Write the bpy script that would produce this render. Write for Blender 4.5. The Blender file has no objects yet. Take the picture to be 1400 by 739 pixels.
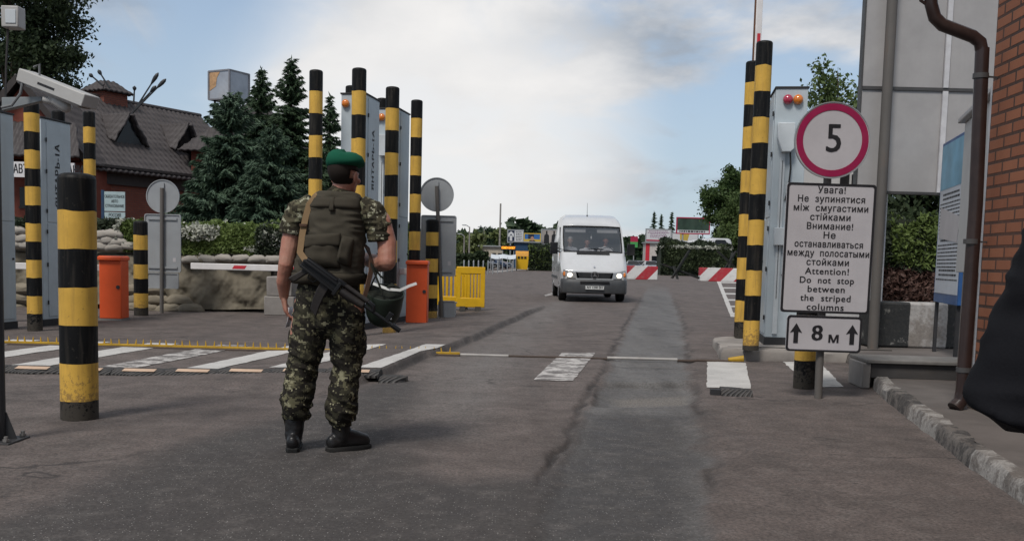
import bpy, math, random
import numpy as np
from mathutils import Vector, Matrix
random.seed(7); RNG = np.random.default_rng(7)
PI = math.pi; R = math.radians
SC = bpy.context.scene
COL = SC.collection

# ------------------------------------------------------------------ camera
F = 1400 * 35 / 36.0
PITCH, ROLL, CH = R(5.0), R(1.45), 1.15
CY = 355 + F * math.tan(PITCH)
CROT = Matrix.Rotation(PI / 2 - PITCH, 3, 'X') @ Matrix.Rotation(ROLL, 3, 'Z')
cam_d = bpy.data.cameras.new('camera'); cam = bpy.data.objects.new('camera', cam_d); COL.objects.link(cam)
cam.location = (0, 0, CH); cam.rotation_mode = 'QUATERNION'; cam.rotation_quaternion = CROT.to_quaternion()
cam_d.lens = 35; cam_d.sensor_width = 36; cam_d.shift_y = (CY - 369.5) / 1400.0
cam_d.clip_start = 0.05; cam_d.clip_end = 6000
SC.camera = cam

# ------------------------------------------------------------------ sky, sun, exposure
SUN_EL, SUN_AZ = R(54), R(-152)          # azimuth from +Y towards +X: high, behind the camera's shoulder, through thin cloud
world = bpy.data.worlds.new('World'); SC.world = world; world.use_nodes = True
wt = world.node_tree; wt.nodes.clear()
def wn(t, **kw):
    n = wt.nodes.new(t)
    for k, v in kw.items(): setattr(n, k, v)
    return n
def wl(a, b): wt.links.new(a, b)
w_out = wn('ShaderNodeOutputWorld'); w_bg = wn('ShaderNodeBackground'); w_bg.inputs[1].default_value = 0.152
SKX, SKY = 12.2, 8.8
sky = wn('ShaderNodeTexSky', sky_type='NISHITA'); sky.sun_disc = False
sky.sun_elevation = SUN_EL; sky.sun_rotation = SUN_AZ; sky.air_density = 1.0; sky.dust_density = 0.4; sky.ozone_density = 2.0
tc = wn('ShaderNodeTexCoord')
sep = wn('ShaderNodeSeparateXYZ'); wl(tc.outputs['Generated'], sep.inputs[0])
zc = wn('ShaderNodeMath', operation='MAXIMUM'); wl(sep.outputs[2], zc.inputs[0]); zc.inputs[1].default_value = 0.0
za = wn('ShaderNodeMath', operation='ADD'); wl(zc.outputs[0], za.inputs[0]); za.inputs[1].default_value = 0.34
dv = wn('ShaderNodeVectorMath', operation='DIVIDE'); wl(tc.outputs['Generated'], dv.inputs[0])
cz = wn('ShaderNodeCombineXYZ')
for i in range(3): wl(za.outputs[0], cz.inputs[i])
wl(cz.outputs[0], dv.inputs[1])
mp = wn('ShaderNodeMapping'); wl(dv.outputs[0], mp.inputs[0]); mp.inputs['Location'].default_value = (SKX, SKY, 0); mp.inputs['Scale'].default_value = (1.0, 1.0, 1.0)
n1 = wn('ShaderNodeTexNoise'); wl(mp.outputs[0], n1.inputs['Vector']); n1.inputs['Scale'].default_value = 2.3; n1.inputs['Detail'].default_value = 8; n1.inputs['Roughness'].default_value = 0.52; n1.inputs['Distortion'].default_value = 0.5
n2 = wn('ShaderNodeTexNoise'); wl(mp.outputs[0], n2.inputs['Vector']); n2.inputs['Scale'].default_value = 3.0; n2.inputs['Detail'].default_value = 9; n2.inputs['Roughness'].default_value = 0.55
# broad bright veil round the hidden sun
gdir = wn('ShaderNodeVectorMath', operation='DOT_PRODUCT'); wl(tc.outputs['Generated'], gdir.inputs[0])
_ga, _ge = R(-5), R(6.5)
gdir.inputs[1].default_value = (math.sin(_ga) * math.cos(_ge), math.cos(_ga) * math.cos(_ge), math.sin(_ge))
veil = wn('ShaderNodeMapRange', interpolation_type='SMOOTHSTEP'); gp = wn('ShaderNodeMath', operation='MULTIPLY_ADD'); wl(n1.outputs[0], gp.inputs[0]); gp.inputs[1].default_value = 0.03; gpo = wn('ShaderNodeMath', operation='ADD'); wl(gdir.outputs['Value'], gpo.inputs[0]); gpo.inputs[1].default_value = -0.015; wl(gpo.outputs[0], gp.inputs[2]); wl(gp.outputs[0], veil.inputs[0])
veil.inputs[1].default_value = math.cos(R(14)); veil.inputs[2].default_value = math.cos(R(2)); veil.inputs[3].default_value = 0; veil.inputs[4].default_value = 1.0
band = wn('ShaderNodeMapRange', interpolation_type='SMOOTHSTEP'); wl(sep.outputs[2], band.inputs[0]); band.inputs[1].default_value = 0.13; band.inputs[2].default_value = 0.24; band.inputs[3].default_value = -0.05; band.inputs[4].default_value = 0.09
zen = wn('ShaderNodeMapRange', interpolation_type='SMOOTHSTEP'); wl(sep.outputs[2], zen.inputs[0]); zen.inputs[1].default_value = 0.42; zen.inputs[2].default_value = 0.7; zen.inputs[3].default_value = 0; zen.inputs[4].default_value = 0.14
nsum = wn('ShaderNodeMath', operation='ADD'); wl(n1.outputs[0], nsum.inputs[0]); wl(band.outputs[0], nsum.inputs[1])
vb = wn('ShaderNodeMath', operation='MULTIPLY_ADD'); wl(veil.outputs[0], vb.inputs[0]); vb.inputs[1].default_value = 0.05; wl(nsum.outputs[0], vb.inputs[2])
nsum2 = wn('ShaderNodeMath', operation='ADD'); wl(vb.outputs[0], nsum2.inputs[0]); wl(zen.outputs[0], nsum2.inputs[1])
cf = wn('ShaderNodeMapRange', interpolation_type='SMOOTHSTEP'); wl(nsum2.outputs[0], cf.inputs[0]); cf.inputs[1].default_value = 0.515; cf.inputs[2].default_value = 0.67; cf.inputs[3].default_value = 0.0; cf.inputs[4].default_value = 0.95
cc = wn('ShaderNodeValToRGB'); wl(n2.outputs[0], cc.inputs[0])
cc.color_ramp.elements[0].position = 0.43; cc.color_ramp.elements[0].color = (2.0, 2.25, 2.6, 1)
cc.color_ramp.elements[1].position = 0.66; cc.color_ramp.elements[1].color = (4.5, 4.45, 4.45, 1)
skym = wn('ShaderNodeMix', data_type='RGBA', blend_type='MULTIPLY'); skym.inputs[0].default_value = 1.0
wl(sky.outputs[0], skym.inputs[6]); skym.inputs[7].default_value = (0.62, 0.66, 0.70, 1)
hzf = wn('ShaderNodeMapRange', interpolation_type='SMOOTHSTEP'); wl(sep.outputs[2], hzf.inputs[0]); hzf.inputs[1].default_value = 0.0; hzf.inputs[2].default_value = 0.30; hzf.inputs[3].default_value = 0.85; hzf.inputs[4].default_value = 0.45
hzm = wn('ShaderNodeMix', data_type='RGBA'); wl(hzf.outputs[0], hzm.inputs[0]); wl(skym.outputs[2], hzm.inputs[6]); hzm.inputs[7].default_value = (2.7, 3.2, 3.7, 1)
wmix = wn('ShaderNodeMix', data_type='RGBA'); wl(cf.outputs[0], wmix.inputs[0]); wl(hzm.outputs[2], wmix.inputs[6]); wl(cc.outputs[0], wmix.inputs[7])
vfac = wn('ShaderNodeMath', operation='MULTIPLY'); wl(veil.outputs[0], vfac.inputs[0]); vfac.inputs[1].default_value = 0.80
vmix = wn('ShaderNodeMix', data_type='RGBA'); wl(vfac.outputs[0], vmix.inputs[0]); wl(wmix.outputs[2], vmix.inputs[6]); vmix.inputs[7].default_value = (5.2, 5.1, 5.0, 1)
wl(vmix.outputs[2], w_bg.inputs[0]); wl(w_bg.outputs[0], w_out.inputs[0])

sun_d = bpy.data.lights.new('sun', 'SUN'); sun = bpy.data.objects.new('sun', sun_d); COL.objects.link(sun)
sun_d.energy = 2.4; sun_d.angle = R(15); sun_d.color = (1.0, 0.96, 0.9)
_sd = Vector((math.sin(SUN_AZ) * math.cos(SUN_EL), math.cos(SUN_AZ) * math.cos(SUN_EL), math.sin(SUN_EL)))
sun.rotation_mode = 'QUATERNION'; sun.rotation_quaternion = _sd.to_track_quat('Z', 'Y')
SC.view_settings.view_transform = 'Standard'; SC.view_settings.look = 'None'
SC.view_settings.exposure = 0.24; SC.view_settings.gamma = 1.0; SC.view_settings.use_curve_mapping = False
SC.render.engine = 'CYCLES'
SC.cycles.max_bounces = 6; SC.cycles.transparent_max_bounces = 12; SC.cycles.use_denoising = True
SC.cycles.caustics_reflective = False; SC.cycles.caustics_refractive = False

# ------------------------------------------------------------------ photo pixel -> place
def ray(px, py):
    return (CROT @ Vector(((px - 700) / F, -(py - CY) / F, -1.0)))
def G(px, py, z=0.0):                 # point on the level z
    d = ray(px, py); t = (z - CH) / d.z
    return Vector((d.x * t, d.y * t, z))
def W(px, py, Y):                     # point at distance Y
    d = ray(px, py); t = Y / d.y
    return Vector((d.x * t, Y, CH + d.z * t))
def proj(p):
    v = CROT.transposed() @ (Vector(p) - Vector((0, 0, CH)))
    return 700 + F * v.x / -v.z, CY - F * v.y / -v.z
def HT(b, py):                        # height over b at which the photo row py is met
    lo, hi = -2.0, 60.0
    for _ in range(50):
        m = (lo + hi) / 2
        if proj((b[0], b[1], m))[1] > py: lo = m
        else: hi = m
    return lo
RD = R(9.0)                           # road direction, from +Y towards +X

# ------------------------------------------------------------------ materials
def new_mat(name):
    m = bpy.data.materials.new(name); m.use_nodes = True
    nt = m.node_tree; nt.nodes.clear()
    o = nt.nodes.new('ShaderNodeOutputMaterial'); b = nt.nodes.new('ShaderNodeBsdfPrincipled')
    nt.links.new(b.outputs[0], o.inputs[0])
    return m, nt, b, o
def nd(nt, t, ins=None, **kw):
    n = nt.nodes.new(t)
    for k, v in kw.items(): setattr(n, k, v)
    if ins:
        for k, v in ins.items():
            if hasattr(v, 'is_output'): nt.links.new(v, n.inputs[k])
            else: n.inputs[k].default_value = v
    return n
def rgba(c): return (c[0], c[1], c[2], 1.0)
def noise(nt, vec, scale, detail=5, rough=0.55):
    return nd(nt, 'ShaderNodeTexNoise', {'Vector': vec, 'Scale': scale, 'Detail': detail, 'Roughness': rough}).outputs[0]
def rng(nt, v, a, b, c=0.0, d=1.0):
    return nd(nt, 'ShaderNodeMapRange', {0: v, 1: a, 2: b, 3: c, 4: d}).outputs[0]
def mixc(nt, f, a, b, blend='MIX'):
    n = nd(nt, 'ShaderNodeMix', data_type='RGBA', blend_type=blend)
    for k, v in ((0, f), (6, a), (7, b)):
        if hasattr(v, 'is_output'): nt.links.new(v, n.inputs[k])
        else: n.inputs[k].default_value = rgba(v) if k else v
    return n.outputs[2]
def mth(nt, op, a, b=0.0, clamp=False):
    n = nd(nt, 'ShaderNodeMath', {0: a, 1: b}, operation=op); n.use_clamp = clamp
    return n.outputs[0]
def bumpn(nt, h, strength=0.3, dist=0.01):
    return nd(nt, 'ShaderNodeBump', {'Height': h, 'Strength': strength, 'Distance': dist}).outputs[0]
MATS = {}
def paint(name, col, rough=0.5, var=0.12, dirt=0.25, dirtcol=(0.10, 0.085, 0.07), scale=6.0, metal=0.0, bump=0.15, spec=0.3, coat=0.0):
    """painted / plain surface: slow tone variation, blotchy grime, fine grain"""
    if name in MATS: return MATS[name]
    m, nt, b, o = new_mat(name)
    oc = nd(nt, 'ShaderNodeTexCoord').outputs['Object']
    a = noise(nt, oc, scale, 6); g = noise(nt, oc, scale * 0.45, 9, 0.68); f = noise(nt, oc, scale * 14, 3)
    c = mixc(nt, rng(nt, a, 0.3, 0.7), [x * (1 - var) for x in col], [min(1, x * (1 + var)) for x in col])
    c = mixc(nt, rng(nt, g, 0.50, 0.78, 0, dirt), c, dirtcol)
    nt.links.new(c, b.inputs['Base Color'])
    nt.links.new(rng(nt, g, 0.3, 0.8, max(0.05, rough - 0.1), min(1, rough + 0.15)), b.inputs['Roughness'])
    b.inputs['Metallic'].default_value = metal; b.inputs['Specular IOR Level'].default_value = spec
    b.inputs['Coat Weight'].default_value = coat
    if bump: nt.links.new(bumpn(nt, f, bump, 0.004), b.inputs['Normal'])
    MATS[name] = m
    return m
def streaky(name, col, rough=0.5, dirt=0.35, dirtcol=(0.16, 0.14, 0.12), metal=0.0):
    """upright painted metal with rain streaks running down"""
    if name in MATS: return MATS[name]
    m, nt, b, o = new_mat(name)
    oc = nd(nt, 'ShaderNodeTexCoord').outputs['Object']
    st = nd(nt, 'ShaderNodeMapping', {'Vector': oc, 'Scale': (22, 22, 1.1)}).outputs[0]
    s = noise(nt, st, 1.0, 6, 0.6); g = noise(nt, oc, 2.2, 8, 0.65)
    c = mixc(nt, rng(nt, g, 0.3, 0.7), [x * 0.88 for x in col], [min(1, x * 1.08) for x in col])
    c = mixc(nt, rng(nt, mth(nt, 'MULTIPLY', s, g), 0.27, 0.5, 0, dirt), c, dirtcol)
    nt.links.new(c, b.inputs['Base Color']); b.inputs['Roughness'].default_value = rough; b.inputs['Metallic'].default_value = metal; b.inputs['Specular IOR Level'].default_value = 0.3
    MATS[name] = m
    return m
def leafmat(name, ca, cb, scale=1.2, trans=0.3, rough=0.6):
    if name in MATS: return MATS[name]
    m, nt, b, o = new_mat(name)
    geo = nd(nt, 'ShaderNodeNewGeometry'); oc = nd(nt, 'ShaderNodeTexCoord').outputs['Object']
    f = mth(nt, 'ADD', mth(nt, 'MULTIPLY', geo.outputs['Random Per Island'], 0.55), mth(nt, 'MULTIPLY', rng(nt, noise(nt, oc, scale, 3), 0.3, 0.7), 0.45))
    c = mixc(nt, f, ca, cb)
    nt.links.new(c, b.inputs['Base Color']); b.inputs['Roughness'].default_value = rough; b.inputs['Specular IOR Level'].default_value = 0.25
    tr = nd(nt, 'ShaderNodeBsdfTranslucent', {'Color': c})
    mx = nd(nt, 'ShaderNodeMixShader', {0: trans}); nt.links.new(b.outputs[0], mx.inputs[1]); nt.links.new(tr.outputs[0], mx.inputs[2])
    nt.links.new(mx.outputs[0], o.inputs[0])
    MATS[name] = m
    return m
def brickmat(name, c1, c2, mort, bw=0.25, bh=0.088, mo=0.012):
    """running-bond brick in the wall's own X-Z plane"""
    if name in MATS: return MATS[name]
    m, nt, b, o = new_mat(name)
    oc = nd(nt, 'ShaderNodeTexCoord').outputs['Object']
    s = nd(nt, 'ShaderNodeSeparateXYZ', {0: oc}); v = nd(nt, 'ShaderNodeCombineXYZ', {0: mth(nt, 'ADD', s.outputs[0], s.outputs[1]), 1: s.outputs[2]}).outputs[0]
    br = nd(nt, 'ShaderNodeTexBrick', {'Vector': v, 'Color1': rgba(c1), 'Color2': rgba(c2), 'Mortar': rgba(mort), 'Scale': 1.0, 'Mortar Size': mo, 'Mortar Smooth': 0.25, 'Bias': 0.0, 'Brick Width': bw + mo, 'Row Height': bh + mo})
    g = noise(nt, oc, 40, 6); l = noise(nt, oc, 1.6, 6)
    c = mixc(nt, rng(nt, l, 0.35, 0.7, 0, 0.45), br.outputs[0], [x * 0.6 for x in c1])
    c = mixc(nt, rng(nt, g, 0.4, 0.75, 0, 0.35), c, [x * 0.7 for x in c2])
    nt.links.new(c, b.inputs['Base Color']); b.inputs['Roughness'].default_value = 0.85
    h = mth(nt, 'ADD', mth(nt, 'MULTIPLY', br.outputs['Fac'], -1.0), mth(nt, 'MULTIPLY', g, 0.25))
    nt.links.new(bumpn(nt, h, 0.9, 0.008), b.inputs['Normal'])
    MATS[name] = m
    return m
def emis(name, col, strength):
    if name in MATS: return MATS[name]
    m, nt, b, o = new_mat(name)
    b.inputs['Base Color'].default_value = rgba(col); b.inputs['Emission Color'].default_value = rgba(col); b.inputs['Emission Strength'].default_value = strength
    MATS[name] = m
    return m

# ------------------------------------------------------------------ mesh collector
class MB:
    def __init__(s): s.v = []; s.f = []; s.m = []
    def add(s, vs, fs, mi=0):
        o = len(s.v); s.v += [tuple(v) for v in vs]; s.f += [tuple(i + o for i in f) for f in fs]; s.m += [mi] * len(fs)
    def box(s, c, size, rot=None, mi=0):
        x, y, z = (k / 2 for k in size)
        vs = [Vector(p) for p in ((-x, -y, -z), (x, -y, -z), (x, y, -z), (-x, y, -z), (-x, -y, z), (x, -y, z), (x, y, z), (-x, y, z))]
        if rot is not None: vs = [rot @ v for v in vs]
        s.add([v + Vector(c) for v in vs], [(0, 3, 2, 1), (4, 5, 6, 7), (0, 1, 5, 4), (1, 2, 6, 5), (2, 3, 7, 6), (3, 0, 4, 7)], mi)
    def bx(s, x0, x1, y0, y1, z0, z1, mi=0): s.box(((x0 + x1) / 2, (y0 + y1) / 2, (z0 + z1) / 2), (x1 - x0, y1 - y0, z1 - z0), None, mi)
    def bar(s, p0, p1, w, d, mi=0, up=(0, 0, 1)):
        p0, p1 = Vector(p0), Vector(p1); t = (p1 - p0); L = t.length; t.normalize()
        u = Vector(up)
        if abs(t.dot(u)) > 0.95: u = Vector((0, 1, 0))
        a = t.cross(u).normalized(); c = a.cross(t).normalized()
        M = Matrix((a, t, c)).transposed()
        s.box((p0 + p1) / 2, (w, L, d), M, mi)
    def loft(s, rings, mi=0, cap=True, closed=True):
        n = len(rings[0]); vs = [p for r in rings for p in r]; fs = []
        for i in range(len(rings) - 1):
            for j in range(n if closed else n - 1):
                k = (j + 1) % n
                fs.append((i * n + j, i * n + k, (i + 1) * n + k, (i + 1) * n + j))
        if cap: fs.append(tuple(range(n - 1, -1, -1))); fs.append(tuple((len(rings) - 1) * n + j for j in range(n)))
        s.add(vs, fs, mi)
    def lathe(s, prof, n=20, c=(0, 0, 0), mi=0, cap=True, M=None):
        rings = []
        for r, z in prof:
            ring = [Vector((r * math.cos(2 * PI * j / n), r * math.sin(2 * PI * j / n), z)) for j in range(n)]
            if M is not None: ring = [M @ p for p in ring]
            rings.append([p + Vector(c) for p in ring])
        s.loft(rings, mi, cap)
    def cyl(s, p0, p1, r0, r1=None, n=14, mi=0):
        s.tube([p0, p1], [r0, r0 if r1 is None else r1], n, mi)
    def tube(s, pts, rad, n=10, mi=0, ref=(0, 1, 0), dome=False):
        """pts joined by rings; a radius may be (across, along ref)"""
        P = [Vector(p) for p in pts]
        if not isinstance(rad, (list, tuple)): rad = [rad] * len(P)
        rd = [(r, r) if not isinstance(r, (tuple, list)) else r for r in rad]
        rings = []; fr = Vector(ref)
        T = []
        for i in range(len(P)):
            t = (P[min(i + 1, len(P) - 1)] - P[max(i - 1, 0)])
            T.append(t.normalized() if t.length > 1e-9 else Vector((0, 0, 1)))
        r0 = fr
        if abs(T[0].dot(r0)) > 0.92: r0 = Vector((0, 0, 1)) if abs(T[0].z) < 0.9 else Vector((1, 0, 0))
        q = []
        for i, p in enumerate(P):
            b = (r0 - T[i] * r0.dot(T[i]))
            if b.length < 1e-4: b = T[i].orthogonal()
            b.normalize(); a = b.cross(T[i]).normalized(); r0 = b
            q.append((p, a, b, rd[i][0], rd[i][1], T[i]))
        def ring(p, a, b, ra, rb): return [p + a * (ra * math.cos(2 * PI * j / n)) + b * (rb * math.sin(2 * PI * j / n)) for j in range(n)]
        if dome:
            p, a, b, ra, rb, t = q[0]; m = min(ra, rb)
            for k in (80, 55, 28): rings.append(ring(p - t * m * math.sin(R(k)), a, b, ra * math.cos(R(k)), rb * math.cos(R(k))))
        for p, a, b, ra, rb, t in q: rings.append(ring(p, a, b, ra, rb))
        if dome:
            p, a, b, ra, rb, t = q[-1]; m = min(ra, rb)
            for k in (28, 55, 80): rings.append(ring(p + t * m * math.sin(R(k)), a, b, ra * math.cos(R(k)), rb * math.cos(R(k))))
        s.loft(rings, mi)
    def ell(s, c, r, n=14, mi=0, M=None):
        rings = []
        for i in range(1, n):
            th = PI * i / n
            ring = [Vector((r[0] * math.sin(th) * math.cos(2 * PI * j / n), r[1] * math.sin(th) * math.sin(2 * PI * j / n), -r[2] * math.cos(th))) for j in range(n)]
            if M is not None: ring = [M @ p for p in ring]
            rings.append([p + Vector(c) for p in ring])
        s.loft(rings, mi)
    def ribbon(s, pts, w, th=0.004, wdir=(1, 0, 0), mi=0):
        rings = []; P = [Vector(p) for p in pts]
        for i, p in enumerate(P):
            t = (P[min(i + 1, len(P) - 1)] - P[max(i - 1, 0)]).normalized()
            wd = Vector(wdir[i]) if isinstance(wdir, list) else Vector(wdir)
            a = (wd - t * wd.dot(t)).normalized(); b = t.cross(a)
            rings.append([p + a * w / 2 + b * th / 2, p - a * w / 2 + b * th / 2, p - a * w / 2 - b * th / 2, p + a * w / 2 - b * th / 2])
        s.loft(rings, mi)
    def prism(s, poly, d0, d1, mi=0, M=None, c=(0, 0, 0)):
        """polygon (x, z) given a thickness along y from d0 to d1"""
        n = len(poly)
        vs = [Vector((x, d0, z)) for x, z in poly] + [Vector((x, d1, z)) for x, z in poly]
        if M is not None: vs = [M @ v for v in vs]
        vs = [v + Vector(c) for v in vs]
        fs = [tuple(range(n)), tuple(range(2 * n - 1, n - 1, -1))] + [(j, j + n, (j + 1) % n + n, (j + 1) % n) for j in range(n)]
        s.add(vs, fs, mi)
    def build(s, name, mats, parent=None, smooth=True, ang=38, bevel=0.0, loc=None, rot=None):
        me = bpy.data.meshes.new(name); me.from_pydata(s.v, [], s.f); me.validate()
        mats = mats if isinstance(mats, (list, tuple)) else [mats]
        for m in mats: me.materials.append(m)
        if len(mats) > 1 and len(me.polygons) == len(s.m): me.polygons.foreach_set('material_index', s.m)
        return finish(name, me, parent, smooth, ang, bevel, loc, rot)
def finish(name, me, parent=None, smooth=True, ang=38, bevel=0.0, loc=None, rot=None):
    if smooth:
        me.polygons.foreach_set('use_smooth', [True] * len(me.polygons))
        if ang: me.set_sharp_from_angle(angle=R(ang))
    me.update()
    o = bpy.data.objects.new(name, me); COL.objects.link(o)
    if parent is not None: o.parent = parent
    if loc is not None: o.location = loc
    if rot is not None: o.rotation_euler = (0, 0, rot)
    if bevel:
        b = o.modifiers.new('bevel', 'BEVEL'); b.width = bevel; b.segments = 2; b.limit_method = 'ANGLE'; b.angle_limit = R(40)
    return o
def npmesh(name, v, f, mats, parent=None, smooth=False, mi=None):
    v = np.asarray(v, dtype=np.float32); f = np.asarray(f, dtype=np.int32)
    me = bpy.data.meshes.new(name); k = f.shape[1]
    me.vertices.add(len(v)); me.vertices.foreach_set('co', v.ravel())
    me.loops.add(f.size); me.loops.foreach_set('vertex_index', f.ravel())
    me.polygons.add(len(f)); me.polygons.foreach_set('loop_start', np.arange(0, f.size, k, dtype=np.int32))
    try: me.polygons.foreach_set('loop_total', np.full(len(f), k, dtype=np.int32))
    except Exception: pass
    for m in (mats if isinstance(mats, (list, tuple)) else [mats]): me.materials.append(m)
    if mi is not None: me.polygons.foreach_set('material_index', np.asarray(mi, dtype=np.int32))
    me.update(calc_edges=True); me.validate()
    return finish(name, me, parent, smooth, 0)
def tag(o, label=None, cat=None, group=None, kind=None):
    if label: o['label'] = label
    if cat: o['category'] = cat
    if group: o['group'] = group
    if kind: o['kind'] = kind
    return o
def thing(name, label, cat, loc=(0, 0, 0), rotz=0.0, group=None):
    o = bpy.data.objects.new(name, None); COL.objects.link(o); o.empty_display_size = 0.2
    o.location = loc; o.rotation_euler = (0, 0, rotz)
    return tag(o, label, cat, group)
def copy_tree(o, parent=None):
    c = o.copy(); COL.objects.link(c); c.parent = parent
    for ch in list(o.children): copy_tree(ch, c)
    return c
from mathutils.geometry import delaunay_2d_cdt
def fill_outlines(wire, name, depth):
    """closed outlines, which may overlap, filled by winding number"""
    P = [(v.co.x, v.co.y) for v in wire.vertices]; E = [tuple(e.vertices) for e in wire.edges]; bpy.data.meshes.remove(wire)
    nxt = {}
    for a, b in E:
        a, b = min(a, b), max(a, b)
        if b - a == 1: nxt[a] = b
        else: nxt[b] = a                       # closing edge of a loop
    A = np.array([P[i] for i in nxt]); B = np.array([P[nxt[i]] for i in nxt])
    vs, _, fs, *_r = delaunay_2d_cdt([Vector(p) for p in P], [(i, nxt[i]) for i in nxt], [], 0, 1e-6)
    V = np.array([(v.x, v.y) for v in vs]); T = np.array([f for f in fs if len(f) == 3]); C = V[T].mean(1)
    up = (A[None, :, 1] <= C[:, None, 1]) & (B[None, :, 1] > C[:, None, 1]); dn = (A[None, :, 1] > C[:, None, 1]) & (B[None, :, 1] <= C[:, None, 1])
    cr = (B[None, :, 0] - A[None, :, 0]) * (C[:, None, 1] - A[None, :, 1]) - (C[:, None, 0] - A[None, :, 0]) * (B[None, :, 1] - A[None, :, 1])
    wnd = (up & (cr > 0)).sum(1) - (dn & (cr < 0)).sum(1)
    T = T[wnd != 0]
    me = bpy.data.meshes.new(name); me.from_pydata([(x, y, depth) for x, y in V], [], [tuple(int(k) for k in t_) for t_ in T]); me.update()
    return me
def text_mesh(name, s, size, mat, parent, M, align='CENTER', bold=0.0, space=1.0, depth=0.002, line=1.0, sx=1.0, fit=None):
    """lettering as a mesh; M puts its x-y plane where it belongs"""
    cu = bpy.data.curves.new(name, 'FONT'); cu.body = s; cu.size = size; cu.align_x = align; cu.align_y = 'CENTER'
    cu.fill_mode = 'NONE'; cu.space_character = space; cu.space_line = line; cu.resolution_u = 3
    t = bpy.data.objects.new(name + '_tmp', cu); COL.objects.link(t)
    dg = bpy.context.evaluated_depsgraph_get(); dg.update()
    wire = bpy.data.meshes.new_from_object(t.evaluated_get(dg))
    bpy.data.objects.remove(t); bpy.data.curves.remove(cu)
    me = fill_outlines(wire, name, depth)
    if fit:
        xs_ = [v.co.x for v in me.vertices]; sx = fit / (max(xs_) - min(xs_))
    me.transform(Matrix.Diagonal((sx, 1, 1, 1)))
    if bold:                      # heavier strokes: a second copy a hair aside and a hair prouder
        V = [v.co.copy() for v in me.vertices]; Fs = [tuple(p.vertices) for p in me.polygons]; n = len(V)
        V2 = [v + Vector((-bold, 0, 0)) for v in V] + [v + Vector((bold, bold * .4, 0.0004)) for v in V]
        me.clear_geometry(); me.from_pydata(V2, [], Fs + [tuple(i + n for i in f) for f in Fs]); me.update()
    me.transform(M)
    me.materials.clear(); me.materials.append(mat)
    o = bpy.data.objects.new(name, me); COL.objects.link(o)
    if parent is not None: o.parent = parent
    return o
def face_M(loc, right=(1, 0, 0), up=(0, 0, 1)):
    r = Vector(right).normalized(); u = Vector(up).normalized(); n = r.cross(u)
    M = Matrix((r, u, n)).transposed().to_4x4(); M.translation = Vector(loc)
    return M
# smooth value noise for numpy point sets
_NT = RNG.random((32, 32, 32)).astype(np.float32)
def vnoise(p, scale=1.0):
    p = np.asarray(p, dtype=np.float64) * scale + 100.37
    i = np.floor(p).astype(int); f = p - i; f = f * f * (3 - 2 * f); i &= 31; j = (i + 1) & 31
    def g(a, b, c): return _NT[a, b, c]
    x0, y0, z0 = i.T; x1, y1, z1 = j.T; fx, fy, fz = f.T
    c00 = g(x0, y0, z0) * (1 - fx) + g(x1, y0, z0) * fx; c10 = g(x0, y1, z0) * (1 - fx) + g(x1, y1, z0) * fx
    c01 = g(x0, y0, z1) * (1 - fx) + g(x1, y0, z1) * fx; c11 = g(x0, y1, z1) * (1 - fx) + g(x1, y1, z1) * fx
    return ((c00 * (1 - fy) + c10 * fy) * (1 - fz) + (c01 * (1 - fy) + c11 * fy) * fz) * 2 - 1
def fbm(p, scale=1.0, oct=4, gain=0.5):
    a, s, t = 1.0, scale, 0
    for k in range(oct): t = t + a * vnoise(np.asarray(p) + 7.1 * k, s); a *= gain; s *= 2.03
    return t
# ------------------------------------------------------------------ ground
def gxy(pts): return np.array([tuple(G(x, y))[:2] for x, y in pts])
def poly_sd(p, poly):
    """signed distance, positive inside"""
    d2 = np.full(len(p), 1e18); ins = np.zeros(len(p), bool); n = len(poly)
    for i in range(n):
        a, b = poly[i], poly[(i + 1) % n]; e = b - a; w = p - a
        t = np.clip((w @ e) / (e @ e + 1e-12), 0, 1); q = w - t[:, None] * e
        d2 = np.minimum(d2, (q * q).sum(1))
        c = ((a[1] > p[:, 1]) != (b[1] > p[:, 1])) & (p[:, 0] < (b[0] - a[0]) * (p[:, 1] - a[1]) / (b[1] - a[1] + 1e-12) + a[0])
        ins ^= c
    return np.sqrt(d2) * np.where(ins, 1, -1)
def xline(pts):
    q = gxy(pts); q = q[np.argsort(q[:, 1])]
    return lambda y: np.interp(y, q[:, 1], q[:, 0])
seam_x = xline([(885, 392), (872, 415), (859, 440), (831, 495), (793, 560), (752, 640), (705, 739), (690, 800)])
edge_x = xline([(915, 392), (925, 415), (936, 440), (946, 500), (950, 525), (962, 560), (982, 620), (988, 739), (990, 800)])
kerb_x = xline([(380, 560), (440, 540), (500, 522), (530, 513), (584, 488), (605, 484), (632, 473), (662, 459), (690, 446), (722, 431), (745, 421)])
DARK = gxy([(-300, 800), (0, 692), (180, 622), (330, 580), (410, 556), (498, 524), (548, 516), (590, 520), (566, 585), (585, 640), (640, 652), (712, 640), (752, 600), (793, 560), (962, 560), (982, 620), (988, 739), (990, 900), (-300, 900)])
DIP = gxy([(822, 520), (945, 520), (950, 548), (815, 550)])
TRACK = gxy([(595, 492), (700, 440), (760, 405), (790, 405), (735, 470), (690, 540), (640, 600), (575, 600), (560, 530)])
def sst(x, a, b):
    t = np.clip((x - a) / (b - a), 0, 1); return t * t * (3 - 2 * t)
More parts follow.
